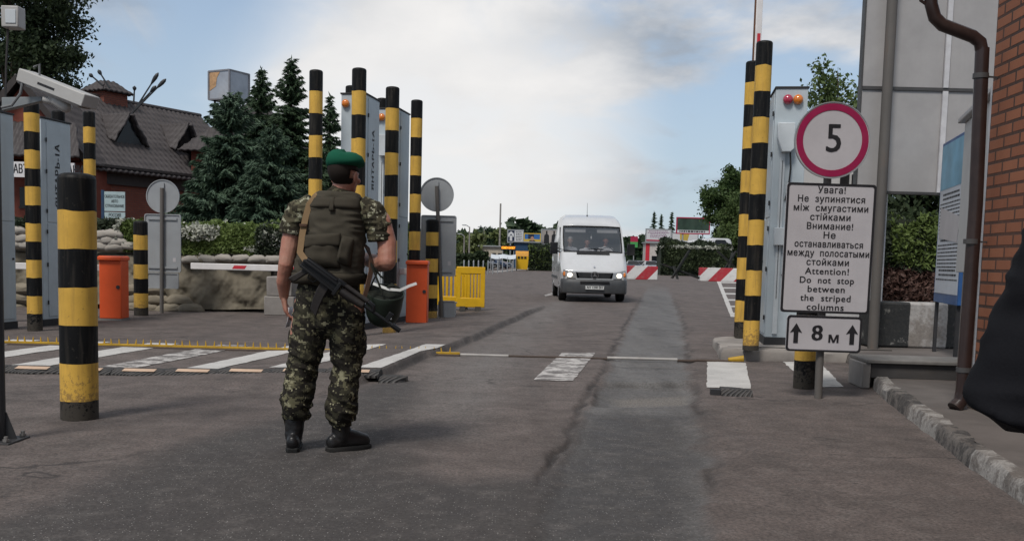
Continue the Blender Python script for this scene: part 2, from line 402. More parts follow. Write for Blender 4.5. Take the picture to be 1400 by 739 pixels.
def ground_fields(x, y):
    p = np.stack([x, y], 1); p3 = np.stack([x, y, 0 * x], 1)
    wob = 0.05 * vnoise(p3, 2.3) + 0.025 * vnoise(p3, 9.0) + 0.012 * vnoise(p3, 31)
    near = sst(y, 40, 26)
    ls = x - seam_x(y) + wob; le = edge_x(y) - x + wob * 1.6
    lane = sst(ls, 0.0, 0.10) * sst(le, 0.0, 0.14) * sst(y, 60, 30)
    seam = np.exp(-(np.abs(ls + 0.02 + 0.03 * vnoise(p3, 5)) / 0.030) ** 2) * near * sst(y, 4.6, 5.6) * (0.65 + 0.5 * sst(vnoise(p3, 2.2), -0.4, 0.3))
    seam = np.maximum(seam, 0.8 * np.exp(-(np.abs(le - 0.02) / 0.035) ** 2) * near * sst(vnoise(p3, 1.7), -0.3, 0.2) * sst(y, 4.8, 5.6))
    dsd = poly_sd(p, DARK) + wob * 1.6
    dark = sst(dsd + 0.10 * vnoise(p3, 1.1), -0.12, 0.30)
    dsd2 = poly_sd(p, DIP) + wob; rim = np.exp(-((dsd2 + .02) / .035) ** 2) * (.55 + .45 * vnoise(p3, 3)); rim2 = np.exp(-((y - 11.25 + .10 * vnoise(p3, 1.4)) / .025) ** 2) * lane * .8
    seam = np.maximum(seam, np.maximum(rim * 1.0, rim2))
    dip = sst(poly_sd(p, DIP) + wob, -0.12, 0.12)
    track = sst(poly_sd(p, TRACK) + wob * 2, -0.35, 0.45)
    kd = kerb_x(y) - x + wob * 0.5                      # positive on the kerb side
    kl = sst(y, 8.0, 9.3) * sst(y, 27, 22)
    kerb = kl * sst(kd, 0.0, 0.05) * (1 - sst(kd, 0.25, 2.4))
    kface = kl * np.exp(-((kd - 0.015) / 0.05) ** 2)
    z = 0.075 * kerb - 0.022 * lane * near - 0.03 * seam * (1 - 0.5 * (y > 14)) - 0.06 * dip
    z = z + 0.012 * vnoise(p3, 0.5) * sst(y, 60, 10) + 0.0022 * vnoise(p3, 8) + 0.0012 * vnoise(p3, 27)
    grav = sst(poly_sd(p, gxy([(838, 533), (935, 530), (940, 541), (845, 545)])) + wob, -0.1, 0.1)
    return z, dark, lane, np.maximum(seam, kface * 0.8), track, grav
def zf(x, y): return float(ground_fields(np.array([x]), np.array([y]))[0][0])
ys = 1 / np.linspace(1 / 2.5, 1 / 1600, 470)
tn = np.concatenate([-np.linspace(6, 0.6, 36)[:-1], np.linspace(-0.6, 0.6, 560), np.linspace(0.6, 6, 36)[1:]])
GX = (ys[:, None] * tn[None, :]).ravel(); GY = np.repeat(ys, len(tn))
gz, gdark, glane, gseam, gtrack, ggrav = ground_fields(GX, GY)
nr, nc = len(ys), len(tn)
idx = np.arange(nr * nc).reshape(nr, nc)
gf = np.stack([idx[:-1, :-1], idx[:-1, 1:], idx[1:, 1:], idx[1:, :-1]], -1).reshape(-1, 4)

def asphalt_mat():
    m, nt, b, o = new_mat('asphalt')
    geo = nd(nt, 'ShaderNodeNewGeometry').outputs['Position']
    at = lambda n: nd(nt, 'ShaderNodeAttribute', attribute_name=n).outputs['Fac']
    big = noise(nt, geo, 0.35, 6); med = noise(nt, geo, 2.2, 8, 0.65); fin = noise(nt, geo, 55, 4, 0.6); gr = noise(nt, geo, 170, 3, 0.7)
    st = nd(nt, 'ShaderNodeMapping', {'Vector': geo, 'Rotation': (0, 0, R(9)), 'Scale': (3.2, 0.35, 1)}).outputs[0]
    tyre = noise(nt, st, 1.0, 5, 0.6)
    brown = mixc(nt, rng(nt, big, 0.3, 0.7), (0.132, 0.104, 0.094), (0.178, 0.145, 0.131))
    brown = mixc(nt, rng(nt, med, 0.38, 0.68), brown, (0.098, 0.081, 0.074))
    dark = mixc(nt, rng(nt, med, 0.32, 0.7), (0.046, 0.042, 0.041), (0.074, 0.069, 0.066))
    lane = mixc(nt, rng(nt, tyre, 0.3, 0.7), (0.110, 0.104, 0.100), (0.172, 0.164, 0.157))
    c = mixc(nt, mth(nt, 'MULTIPLY', at('track'), rng(nt, tyre, 0.25, 0.75, 0.25, 0.85)), brown, (0.185, 0.172, 0.163))
    c = mixc(nt, at('lane'), c, lane)
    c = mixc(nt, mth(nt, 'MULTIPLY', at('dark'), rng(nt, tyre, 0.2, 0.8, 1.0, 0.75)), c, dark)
    stn = noise(nt, nd(nt, 'ShaderNodeMapping', {'Vector': geo, 'Rotation': (0, 0, R(7)), 'Scale': (1.6, 0.16, 1)}).outputs[0], 1.0, 7, 0.62)
    c = mixc(nt, rng(nt, stn, 0.50, 0.68, 0, 0.38), c, (0.055, 0.049, 0.047))
    gr2 = noise(nt, geo, 6.5, 7, 0.7)
    c = mixc(nt, rng(nt, gr2, 0.5, 0.7, 0, 0.4), c, (0.19, 0.168, 0.156)); c = mixc(nt, rng(nt, gr2, 0.5, 0.3, 0, 0.35), c, (0.060, 0.052, 0.049))
    # oil drips and filled pot marks
    ov = nd(nt, 'ShaderNodeMapping', {'Vector': geo, 'Scale': (1.0, 0.55, 1)}).outputs[0]
    oil = rng(nt, noise(nt, ov, 4.5, 5, 0.55), 0.63, 0.72, 0, 0.6); oil2 = rng(nt, noise(nt, geo, 0.8, 2), 0.45, 0.6)
    c = mixc(nt, mth(nt, 'MULTIPLY', oil, oil2), c, (0.045, 0.040, 0.038))
    pit = rng(nt, noise(nt, nd(nt, 'ShaderNodeMapping', {'Vector': geo, 'Scale': (0.8, 0.8, 1)}).outputs[0], 15, 4, 0.6), 0.62, 0.70, 0, 0.55)
    pz_ = rng(nt, noise(nt, geo, 0.6, 4), 0.44, 0.58)
    c = mixc(nt, mth(nt, 'MULTIPLY', pit, pz_), c, (0.040, 0.034, 0.031))
    # hairline cracks
    wv = nd(nt, 'ShaderNodeVectorMath', {0: geo}, operation='ADD'); nt.links.new(nd(nt, 'ShaderNodeTexNoise', {'Vector': geo, 'Scale': 2.0, 'Detail': 4}).outputs['Color'], wv.inputs[1])
    vo = nd(nt, 'ShaderNodeTexVoronoi', {'Vector': wv.outputs[0], 'Scale': 0.42}, feature='DISTANCE_TO_EDGE').outputs[0]
    crack = mth(nt, 'MULTIPLY', rng(nt, vo, 0.004, 0.013, 1, 0), rng(nt, noise(nt, geo, 0.5, 2), 0.5, 0.6))
    c = mixc(nt, mth(nt, 'MULTIPLY', crack, 0.75), c, (0.035, 0.031, 0.030))
    c = mixc(nt, mth(nt, 'MULTIPLY', at('seam'), rng(nt, med, 0.3, 0.6, 0.55, 1)), c, (0.038, 0.034, 0.032))
    c = mixc(nt, at('grav'), c, mixc(nt, rng(nt, gr, 0.4, 0.6), (0.06, 0.055, 0.05), (0.30, 0.27, 0.24)))
    # aggregate: dark pits and pale stone chips
    c = mixc(nt, rng(nt, fin, 0.40, 0.64, 0.0, 0.6), c, (0.036, 0.032, 0.031))
    chip = nd(nt, 'ShaderNodeTexVoronoi', {'Vector': geo, 'Scale': 75, 'Randomness': 1.0})
    cs = nd(nt, 'ShaderNodeSeparateColor', {0: chip.outputs['Color']})
    cm = mth(nt, 'MULTIPLY', rng(nt, chip.outputs[0], 0.12, 0.26, 1, 0), rng(nt, cs.outputs[0], 0.70, 0.85))
    cm = mth(nt, 'MULTIPLY', cm, mth(nt, 'ADD', mth(nt, 'MULTIPLY', at('dark'), 0.65), 0.30))
    c = mixc(nt, cm, c, (0.40, 0.38, 0.36))
    nt.links.new(c, b.inputs['Base Color'])
    nt.links.new(mth(nt, 'SUBTRACT', rng(nt, med, 0.3, 0.7, 0.72, 0.92), mth(nt, 'MULTIPLY', at('lane'), 0.12)), b.inputs['Roughness'])
    b.inputs['Specular IOR Level'].default_value = 0.22
    h = mth(nt, 'ADD', mth(nt, 'MULTIPLY', fin, 0.6), mth(nt, 'MULTIPLY', gr, 0.5))
    nt.links.new(bumpn(nt, h, 0.5, 0.012), b.inputs['Normal'])
    return m
M_ASPH = asphalt_mat()
ground = npmesh('ground', np.stack([GX, GY, gz], 1), gf, M_ASPH, smooth=True)
for n, a in (('dark', gdark), ('lane', glane), ('seam', gseam), ('track', gtrack), ('grav', ggrav)):
    ground.data.attributes.new(n, 'FLOAT', 'POINT').data.foreach_set('value', np.asarray(a, dtype=np.float32))
tag(ground, kind='structure')
mb = MB(); mb.add([(-60, -40, 0.0), (60, -40, 0.0), (60, 2.49, 0.0), (-60, 2.49, 0.0)], [(0, 1, 2, 3)])
tag(mb.build('ground', M_ASPH), kind='structure')

# painted bars, hatching: thin sheets that follow the surface
def worn_paint(name, col, wear):
    m, nt, b, o = new_mat(name)
    geo = nd(nt, 'ShaderNodeNewGeometry').outputs['Position']
    g = noise(nt, geo, 5, 9, 0.72); f = noise(nt, geo, 60, 4)
    st = nd(nt, 'ShaderNodeMapping', {'Vector': geo, 'Rotation': (0, 0, R(9)), 'Scale': (4, 14, 1)}).outputs[0]
    v = mth(nt, 'ADD', mth(nt, 'MULTIPLY', g, 0.6), mth(nt, 'MULTIPLY', noise(nt, st, 1.0, 5), 0.4))
    c = mixc(nt, rng(nt, noise(nt, geo, 2.2, 6), 0.35, 0.7), col, [x * 0.74 for x in col])
    c = mixc(nt, rng(nt, v, wear, wear + 0.05), (0.11, 0.098, 0.092), c)
    c = mixc(nt, rng(nt, f, 0.4, 0.75, 0, 0.4), c, (0.22, 0.20, 0.19))
    nt.links.new(c, b.inputs['Base Color']); b.inputs['Roughness'].default_value = 0.8
    nt.links.new(bumpn(nt, f, 0.3, 0.005), b.inputs['Normal'])
    return m
M_WP = worn_paint('road_paint', (0.52, 0.50, 0.475), 0.37); M_WPW = worn_paint('road_paint_worn', (0.53, 0.50, 0.475), 0.48)
def marking(q, mat, n=(10, 16), rag=0.012, clip=False):
    q = [Vector((p[0], p[1])) for p in q]; xs, yy = [], []
    for j in range(n[1] + 1):
        for i in range(n[0] + 1):
            u, v = i / n[0], j / n[1]
            p = (q[0] * (1 - u) + q[1] * u) * (1 - v) + (q[3] * (1 - u) + q[2] * u) * v
            xs.append(p.x); yy.append(p.y)
    xs, yy = np.array(xs), np.array(yy)
    w = np.stack([xs, yy, 0 * xs], 1); xs = xs + rag * vnoise(w, 7); yy = yy + rag * vnoise(w + 9, 7)
    if clip: xs = np.minimum(xs, kerb_x(yy) - 0.07)
    z = ground_fields(xs, yy)[0] + 0.0055
    k = np.arange((n[0] + 1) * (n[1] + 1)).reshape(n[1] + 1, n[0] + 1)
    f = np.stack([k[:-1, :-1], k[:-1, 1:], k[1:, 1:], k[1:, :-1]], -1).reshape(-1, 4)
    o = npmesh('road_marking', np.stack([xs, yy, z], 1), f, mat, smooth=True); tag(o, kind='structure')
sh = math.tan(R(8.6))
for k, mt in ((-4, M_WP), (-3, M_WP), (-2, M_WP), (-1, M_WPW), (0, M_WP), (1, M_WP), (2, M_WP)):
    x = -3.22 + 0.86 * k
    marking([(x, 9.62), (x + 0.37, 9.62), (x + 0.37 + sh * 2.75, 12.4), (x + sh * 2.75, 12.4)], mt, (14, 40), clip=k == 2)
for q, mt in (([(729, 519), (783, 520), (814, 482), (768, 482)], M_WPW), ([(966, 529), (1027, 531), (1019, 495), (967, 494)], M_WP), ([(1112, 529), (1153, 529), (1122, 495), (1070, 494)], M_WP)):
    marking([G(*p) for p in q], mt, (24, 40))
# hatched area beyond the island
marking([G(*p) for p in ((999, 433), (1005, 433), (984, 382), (979, 382))], M_WP, (3, 40))
for k in range(7):
    y = 385 + k * 7.2 + k * k * 0.25; xl = 981 + (y - 382) * 0.44
    marking([G(xl, y + 1.6 + k * .1), G(1045, y + 2.6 + k * .1), G(1045, y + 0.9), G(xl, y)], M_WP, (12, 2), 0.01)
marking([G(744, 403), G(746, 405), G(757, 402), G(755, 400)], M_WPW, (3, 3)); marking([G(666, 371), G(680, 372), G(735, 366), (G(731, 365.6))], M_WPW, (8, 8))

# kerb, pavement, island
M_CONC = paint('concrete', (0.24, 0.22, 0.205), 0.9, 0.22, 0.55, (0.09, 0.08, 0.07), 3.0, bump=0.5)
def kerb_mat():
    m, nt, b, o = new_mat('kerb_stone')
    geo = nd(nt, 'ShaderNodeNewGeometry').outputs['Position']; s = nd(nt, 'ShaderNodeSeparateXYZ', {0: geo})
    g = noise(nt, geo, 7, 9, 0.7); f = noise(nt, geo, 45, 5)
    alt = rng(nt, mth(nt, 'FRACT', mth(nt, 'MULTIPLY', s.outputs[1], 0.52)), 0.49, 0.51)
    c = mixc(nt, alt, (0.040, 0.036, 0.034), (0.29, 0.27, 0.25))
    c = mixc(nt, rng(nt, g, 0.46, 0.56), c, (0.135, 0.118, 0.105))
    c = mixc(nt, rng(nt, f, 0.4, 0.7, 0, 0.5), c, (0.07, 0.06, 0.055))
    nt.links.new(c, b.inputs['Base Color']); b.inputs['Roughness'].default_value = 0.9
    nt.links.new(bumpn(nt, g, 0.8, 0.03), b.inputs['Normal'])
    return m
M_KERB = kerb_mat()
KB = [(1150, 489), (1163, 500), (1183, 521), (1207, 545), (1254, 582), (1327, 642), (1400, 691), (1520, 770), (1800, 940)]
kp = [G(*p) for p in KB]
def resample(P, step):
    out = [P[0]]
    for a, b in zip(P, P[1:]):
        n = max(1, int((b - a).length / step))
        out += [a.lerp(b, (i + 1) / n) for i in range(n)]
    return out
kk = resample(kp, 0.08); rings = []
for i, p in enumerate(kk):
    t = (kk[min(i + 1, len(kk) - 1)] - kk[max(i - 1, 0)]).normalized(); n = Vector((-t.y, t.x, 0))
    if n.x < 0: n = -n
    gap = 0.02 if i % 12 == 0 else 0
    w = lambda a: 0.013 * float(vnoise([[p.x * 3 + a, p.y * 3, a]], 1.9)[0])
    hh = 0.112 + w(1) * .8 - gap
    rings.append([Vector((p.x, p.y, -0.03)) + n * w(2), Vector((p.x, p.y, hh - 0.03)) + n * (0.012 + w(3)), Vector((p.x, p.y, hh)) + n * (0.035 + w(4)), Vector((p.x, p.y, hh)) + n * (0.13 + w(5)), Vector((p.x, p.y, 0.02)) + n * 0.15])
mb = MB(); mb.loft(rings, closed=True); tag(mb.build('kerb', M_KERB, ang=50), kind='structure')
M_PAVE = paint('pavement_asphalt', (0.115, 0.100, 0.092), 0.9, 0.2, 0.5, (0.05, 0.045, 0.042), 2.0, bump=0.6)
mb = MB()
inner = [Vector((p.x, p.y, 0)) + Vector((0.12, 0.03, 0)) for p in kk]
pl = [(p.x, p.y, 0.105) for p in inner]; n = len(pl)
mb.add(pl + [(9.0 + i * 0, p[1] if i else p[1] + 3.0, 0.105) for i, p in enumerate(pl)], [(i, i + 1, n + i + 1, n + i) for i in range(n - 1)])
far = pl[0]
mb.add([(far[0], far[1], 0.104), (9.0, far[1] + 3.0, 0.104), (9.0, 24, 0.104), (far[0] + 1.4, 24, 0.104)], [(0, 1, 2, 3)])
tag(mb.build('pavement', M_PAVE), kind='structure')
# concrete island under the tall posts
ib = [(986, 493), (1086, 493), (1165, 495), (1175, 480), (1130, 458), (975, 466)]
pts = [G(x, y) for x, y in ib]; pts[-1] = G(975, 461, 0.13); pts[-1].z = 0; pts[-2] = G(1130, 458, 0.13)
cen = sum(pts, Vector()) / len(pts); mb = MB(); rr = []
def edge_pts(P, step=0.09):
    q = resample(list(P) + [P[0]], step); return q[:-1]
ep = edge_pts([Vector((p.x, p.y, 0)) for p in pts])
for off, z, j in ((0.0, -0.04, 0.02), (0.0, 0.10, 0.035), (0.035, 0.135, 0.03), (0.16, 0.14, 0.01)):
    ring = []
    for p in ep:
        d = (cen - p); d.z = 0; d.normalize(); w = float(vnoise([[p.x * 4, p.y * 4, z * 20]], 1.3)[0])
        ring.append(Vector((p.x, p.y, z + (w * 0.02 if z > 0.05 else 0))) + d * (off + j * w))
    rr.append(ring)
mb.loft(rr)
tag(mb.build('traffic_island', paint('island_concrete', (0.25, 0.225, 0.205), 0.9, 0.25, 0.7, (0.10, 0.088, 0.08), 2.5, bump=0.8), ang=50), kind='structure')
mb = MB(); a = G(981, 474, 0.145); mb.bar(a + Vector((0.15, 0.1, 0)), a + Vector((2.2, 0.14, 0)), 0.025, 0.012); tag(mb.build('traffic_island_joint', paint('joint_dark', (0.05, 0.045, 0.04), 0.95)), kind='structure')
# grass verges far beyond the asphalt yard
M_GRASS = leafmat('grass_green', (0.05, 0.09, 0.025), (0.10, 0.15, 0.045), 0.1, 0.0, 0.9)
for nm, q in (('lawn', [(-220, 135, .05), (-4, 135, .05), (-8, 420, .05), (-300, 420, .05)]), ('lawn', [(6, 160, .05), (220, 110, .05), (320, 420, .05), (2, 420, .05)])):
    mb = MB(); mb.add(q, [(0, 1, 2, 3)]); tag(mb.build(nm, M_GRASS), kind='structure')
# ------------------------------------------------------------------ striped posts
def post_paint(name, col, dirtc, sc=5.0):
    m, nt, b, o = new_mat(name)
    oc = nd(nt, 'ShaderNodeTexCoord').outputs['Object']; rnd = nd(nt, 'ShaderNodeObjectInfo').outputs['Random']
    p = nd(nt, 'ShaderNodeVectorMath', {0: oc}, operation='ADD'); nt.links.new(nd(nt, 'ShaderNodeCombineXYZ', {0: mth(nt, 'MULTIPLY', rnd, 40), 2: mth(nt, 'MULTIPLY', rnd, 13)}).outputs[0], p.inputs[1]); v = p.outputs[0]
    g = noise(nt, v, sc, 8, 0.65); st = noise(nt, nd(nt, 'ShaderNodeMapping', {'Vector': v, 'Scale': (26, 26, 2.2)}).outputs[0], 1, 5, 0.6); f = noise(nt, v, 38, 5, 0.7)
    c = mixc(nt, rng(nt, g, 0.3, 0.7), [x * 0.86 for x in col], [x * 1.1 for x in col])
    c = mixc(nt, rng(nt, st, 0.50, 0.74, 0, 0.5), c, dirtc)
    low = rng(nt, nd(nt, 'ShaderNodeSeparateXYZ', {0: oc}).outputs[2], 0.0, 0.35, 0.30, 0.0)
    c = mixc(nt, rng(nt, mth(nt, 'ADD', f, low), 0.62, 0.70, 0, 0.8), c, dirtc)
    nt.links.new(c, b.inputs['Base Color']); nt.links.new(rng(nt, g, 0.3, 0.8, 0.45, 0.68), b.inputs['Roughness']); b.inputs['Specular IOR Level'].default_value = 0.14
    nt.links.new(bumpn(nt, g, 0.08, 0.01), b.inputs['Normal'])
    return m
M_BLK = post_paint('post_black', (0.0065, 0.0066, 0.007), (0.06, 0.052, 0.043)); M_YEL = post_paint('post_yellow', (0.60, 0.36, 0.070), (0.26, 0.16, 0.06))
M_RUST = paint('rusty_base', (0.07, 0.045, 0.03), 0.9)
def striped_post(base, top_py, r, band, label, cat='striped post', group=None, first=0.0, height=None, low=None):
    """first: height of the topmost (black) band; colours alternate downwards"""
    h = height or (HT(base, top_py) - base.z)
    o = MB(); z = h; i = 0; cuts = [h - r * 0.35]
    z = h - (first or band)
    n = 28
    o.loft([[Vector((r * a * math.cos(2 * PI * j / n), r * a * math.sin(2 * PI * j / n), h - r * 0.35 + r * 0.35 * b)) for j in range(n)] for a, b in ((1, 0), (0.97, 0.35), (0.86, 0.68), (0.6, 0.9), (0.25, 0.99), (0.02, 1.0))], 0)
    top = h - r * 0.35; k = 0
    wob = lambda q, j: 0 if q < 0.002 or q > h - r * 0.4 else 0.007 * float(vnoise([[1.6 * math.cos(2 * PI * j / n) + base.x * 3, 1.6 * math.sin(2 * PI * j / n), q * 5.3]])[0])
    while top > 0.001:
        z = max(0.0, (h - (first or band)) - band * k)
        o.loft([[Vector((r * math.cos(2 * PI * j / n), r * math.sin(2 * PI * j / n), q + wob(q, j))) for j in range(n)] for q in (z, top)], k % 2, cap=False)
        top = z; k += 1
    return tag(o.build('striped_post', [M_BLK, M_YEL], loc=base), label, cat, group)
TALL = 'tall black and yellow posts'
striped_post(G(109, 571), 236, 0.122, 0.255, 'short thick black and yellow post standing alone nearest the camera', 'bollard', 'short striped bollards')
striped_post(G(48, 452), 139, 0.099, 0.248, 'black and yellow post before the light blue cabinet with vertical black lettering', group=TALL, first=0.16)
striped_post(G(83.5, 437), 151, 0.099, 0.255, 'black and yellow post mostly hidden behind the lettered light blue cabinet', group=TALL)
striped_post(G(125, 437), 152, 0.092, 0.255, 'black and yellow post between the lettered blue cabinet and the short orange box', group=TALL)
striped_post(G(2, 440), 150, 0.099, 0.255, 'black and yellow post behind the cabinet at the edge of the photo', group=TALL)
striped_post(G(429.5, 452), 95.5, 0.1, 0.322, 'tall striped post in front of the spruces, above the soldier’s shoulder'.replace('’', "'"), group=TALL)
striped_post(G(487, 461), 93, 0.1, 0.322, 'tall striped post rising directly behind the green beret', group=TALL)
striped_post(G(532, 457), 118.5, 0.1, 0.318, "tall striped post directly beside the soldier's right elbow", group=TALL)
striped_post(G(565, 442), 136.5, 0.1, 0.32, 'tall striped post in front of the far orange barrier box', group=TALL)
striped_post(G(477, 440), 117, 0.1, 0.32, 'striped post whose top peeks over the cabinet behind the beret', group=TALL)
striped_post(G(519, 436), 134, 0.1, 0.32, 'striped post whose top peeks over the narrower cabinet with one amber lamp', group=TALL)
striped_post(G(1026, 478, 0.14), 56, 0.096, 0.30, 'tallest striped post on the concrete island, just before the two-lamp cabinet', group=TALL, first=0.29)
striped_post(G(1012.5, 461, 0.14), 83.5, 0.096, 0.30, 'striped post on the concrete island behind the tallest one, by the raised boom', group=TALL)
striped_post(G(1099, 530), 0, 0.102, 0.29, 'striped post hidden behind the speed limit sign, only its foot showing', 'bollard', 'short striped bollards', height=1.66, first=0.524)
striped_post(G(193, 431), 301.5, 0.122, 0.255, 'short striped bollard beside the round sign back near the sandbag wall', 'bollard', 'short striped bollards')
striped_post(G(589, 436), 299.5, 0.118, 0.245, 'short striped bollard before the grey sign back beside the orange box', 'bollard', 'short striped bollards')

# ------------------------------------------------------------------ radiation portal cabinets
M_CAB = streaky('cabinet_paint', (0.42, 0.47, 0.50), 0.45, 0.22); M_CABD = paint('cabinet_plinth', (0.028, 0.028, 0.03), 0.7); M_GREYP = paint('box_grey', (0.50, 0.53, 0.55), 0.45, 0.08)
M_INK = paint('black_lettering', (0.018, 0.018, 0.02), 0.6, 0.05, 0.0, bump=0); M_CABLE = paint('cable_black', (0.02, 0.02, 0.02), 0.6)
def lampmat(name, c):
    m, nt, b, o = new_mat(name); b.inputs['Base Color'].default_value = rgba(c); b.inputs['Roughness'].default_value = 0.12; b.inputs['Coat Weight'].default_value = 0.6; b.inputs['Transmission Weight'].default_value = 0.15
    return m
M_AMB = lampmat('amber_lens', (0.72, 0.20, 0.02)); M_RED = lampmat('red_lens', (0.42, 0.03, 0.07)); M_LAMPB = paint('lamp_base', (0.05, 0.05, 0.05), 0.5)
def cabinet(base, h, label, lamps=(), text_side=0, w=0.39, d=0.72, box=0):
    t = thing('monitor_cabinet', label, 'cabinet', base, -RD, 'radiation monitor cabinets')
    b = MB(); b.bx(0, w, 0, d, 0.10, h); o = b.build('body', M_CAB, t, bevel=0.006)
    b = MB(); b.bx(-0.012, w + 0.012, -0.012, d + 0.012, 0, 0.10); b.build('plinth', M_CABD, t, bevel=0.004)
    b = MB(); b.bx(-0.015, w + 0.015, -0.015, d + 0.015, h, h + 0.025); b.build('roof_cap', M_CABD, t, bevel=0.005)
    fr = MB(); s0 = -1 if text_side < 0 else 1
    for side in (-1, 1):
        x = w + 0.004 if side > 0 else -0.004
        for z0, z1 in ((0.14, h * 0.50), (h * 0.50 + 0.02, h - 0.04)):
            p = MB(); p.box((x, d * 0.56, (z0 + z1) / 2), (0.012, d * 0.78, z1 - z0)); p.build('side_panel', M_CAB, t, bevel=0.004)
        for z in (0.35, h * 0.30, h * 0.46, h * 0.56, h * 0.75, h - 0.3):
            p = MB(); p.cyl((x + side * 0.012, 0.10, z - 0.03), (x + side * 0.012, 0.10, z + 0.03), 0.011, n=8); p.build('hinge', M_CABD, t)
        p = MB(); p.cyl((x + side * 0.006, d * 0.9, h * 0.33), (x + side * 0.02, d * 0.9, h * 0.33), 0.016, n=10); p.build('lock', M_CABD, t)
    if text_side:
        x = w + 0.012 if text_side > 0 else -0.012
        rd = Vector((0, 0, 1)); up = Vector((0, -1, 0)) if text_side > 0 else Vector((0, 1, 0))
        text_mesh('lettering', 'ЯНТАРЬ-1А', 0.155, M_INK, t, face_M((x, d * 0.52, h * 0.735), rd, up), bold=0.006, space=1.12)
        text_mesh('lettering', 'АСПЕКТ', 0.055, M_INK, t, face_M((x, d * 0.66, h * 0.535), (0, text_side, 0), (0, 0, 1)), bold=0.002)
        lg = MB(); a = d * 0.55; lg.add([(x, a - .05 * text_side, h * .53), (x, a + .05 * text_side, h * .53), (x, a + .01 * text_side, h * .572)], [(0, 1, 2)]); lg.build('emblem', M_INK, t)
    for xx, mt in lamps:
        l = MB(); l.cyl((xx, 0.0, h - 0.14), (xx, -0.025, h - 0.14), 0.055, n=18); lo = l.build('warning_lamp', M_LAMPB, t)
        l = MB(); l.ell((xx, -0.025, h - 0.14), (0.062, 0.05, 0.062), 16); l.build('lens', mt, lo)
    if box:
        l = MB(); l.prism([(0.03, h - 0.62), (0.09, h - 0.80), (0.20, h - 0.80), (0.24, h - 0.76), (0.24, h - 0.44), (0.03, h - 0.44)], -0.13, 0.0); l.build('junction_box', M_GREYP, t, bevel=0.008)
        l = MB(); l.tube([(0.2, -0.07, h - 0.8), (0.215, -0.06, h - 1.0), (0.2, -0.04, h - 1.25), (0.17, -0.012, h - 1.4)], 0.011, 8); l.build('cable', M_CABLE, t)
        l = MB(); l.bx(0.085, 0.145, -0.03, -0.002, 0.15, h - 0.8); l.bx(0.112, 0.118, -0.036, -0.03, 0.6, h - 0.9, 1); l.build('cable_duct', [M_GREYP, M_CABD], t)
        l = MB(); l.bx(0.05, 0.22, -0.1, -0.002, 1.28, 1.5); l.build('junction_box', M_GREYP, t, bevel=0.006)
        l = MB(); l.tube([(0.2, -0.05, 1.28), (0.25, -0.05, 1.15), (0.24, -0.03, 1.0), (0.17, -0.012, 0.9)], 0.009, 8); l.build('cable', M_CABLE, t)
    return t
def corner(px, py): return G(px, py)
b = G(60, 446); cabinet(b - Vector((0.197, -0.031, 0)), HT(b, 161), 'light blue cabinet with vertical black lettering beside the short orange box', text_side=1, w=0.2)
b = G(-24, 453); cabinet(b - Vector((0.197, -0.031, 0)), HT(b, 147), 'light blue cabinet cut by the edge of the photo beside a striped post', w=0.2)
b = G(463.5, 450); cabinet(b, HT(b, 129), 'white cabinet with one amber lamp standing behind the green beret', [(0.075, M_AMB)], text_side=1)
b = G(511, 441); cabinet(b, HT(b, 149), 'narrower looking white cabinet with amber lamp and junction box behind a striped post', [(0.02, M_RED), (0.10, M_AMB)], box=1)
b = G(1045, 471, 0.14); cabinet(b, HT(b, 121) - 0.14, 'white cabinet with a dark red and an amber lamp on the concrete island', [(0.145, M_RED), (0.27, M_AMB)], box=1)

# ------------------------------------------------------------------ signs
M_GALV = streaky('galvanised', (0.33, 0.34, 0.35), 0.5, 0.3, (0.20, 0.18, 0.15), 0.35); M_SIGNW = streaky('sign_white', (0.45, 0.425, 0.435), 0.4, 0.14, (0.45, 0.42, 0.40)); M_SIGNR = paint('sign_crimson', (0.27, 0.014, 0.062), 0.4, 0.08, 0.1, bump=0)
M_POST = streaky('sign_post_grey', (0.11, 0.10, 0.092), 0.65, 0.5, (0.13, 0.07, 0.04)); M_INK2 = paint('sign_black', (0.016, 0.015, 0.017), 0.5, 0.05, 0.05, bump=0)
def rrect(w, h, r, n=6):
    out = []
    for cx, cz, a0 in ((w / 2 - r, h / 2 - r, 0), (-w / 2 + r, h / 2 - r, 90), (-w / 2 + r, -h / 2 + r, 180), (w / 2 - r, -h / 2 + r, 270)):
        out += [(cx + r * math.cos(R(a0 + 90 * k / n)), cz + r * math.sin(R(a0 + 90 * k / n))) for k in range(n + 1)]
    return out
def ringp(mb, outer, inner, d0, d1, mi=0, c=(0, 0, 0)):
    n = len(outer); V = lambda P, d: [Vector((x, d, z)) + Vector(c) for x, z in P]
    mb.loft([V(outer, d1), V(outer, d0), V(inner, d0), V(inner, d1)], mi, cap=False)
def circ(r, n=48): return [(r * math.cos(2 * PI * k / n), r * math.sin(2 * PI * k / n)) for k in range(n)]
def plate(parent, name, w, h, c, r=0.035, border=0.022, mats=None):
    p = MB(); p.prism(rrect(w, h, r), 0, 0.018, c=c)
    o = p.build(name, M_SIGNW, parent)
    p = MB(); ringp(p, rrect(w, h, r), rrect(w - 2 * border, h - 2 * border, max(0.008, r - border * 0.5)), -0.003, 0.0, c=c); p.build('border', M_INK2, o)
    return o
sb = G(1118.5, 544); mpp = sb.y / F
t = thing('road_sign', 'speed limit 5 sign above a white multilingual notice and 8 m plate on one post', 'road sign', sb, 0.0)
zz = lambda py: HT(sb, py); dxp = lambda px, py: W(px, py, sb.y).x - sb.x
p = MB(); p.cyl((0, 0, -0.02), (dxp(1131, 235), 0, zz(160)), 0.034, n=16); p.build('post', M_POST, t)
cx, cz = dxp(1135, 193), zz(193); r = 0.322
lean = Matrix.Rotation(R(1.8), 4, 'Y')
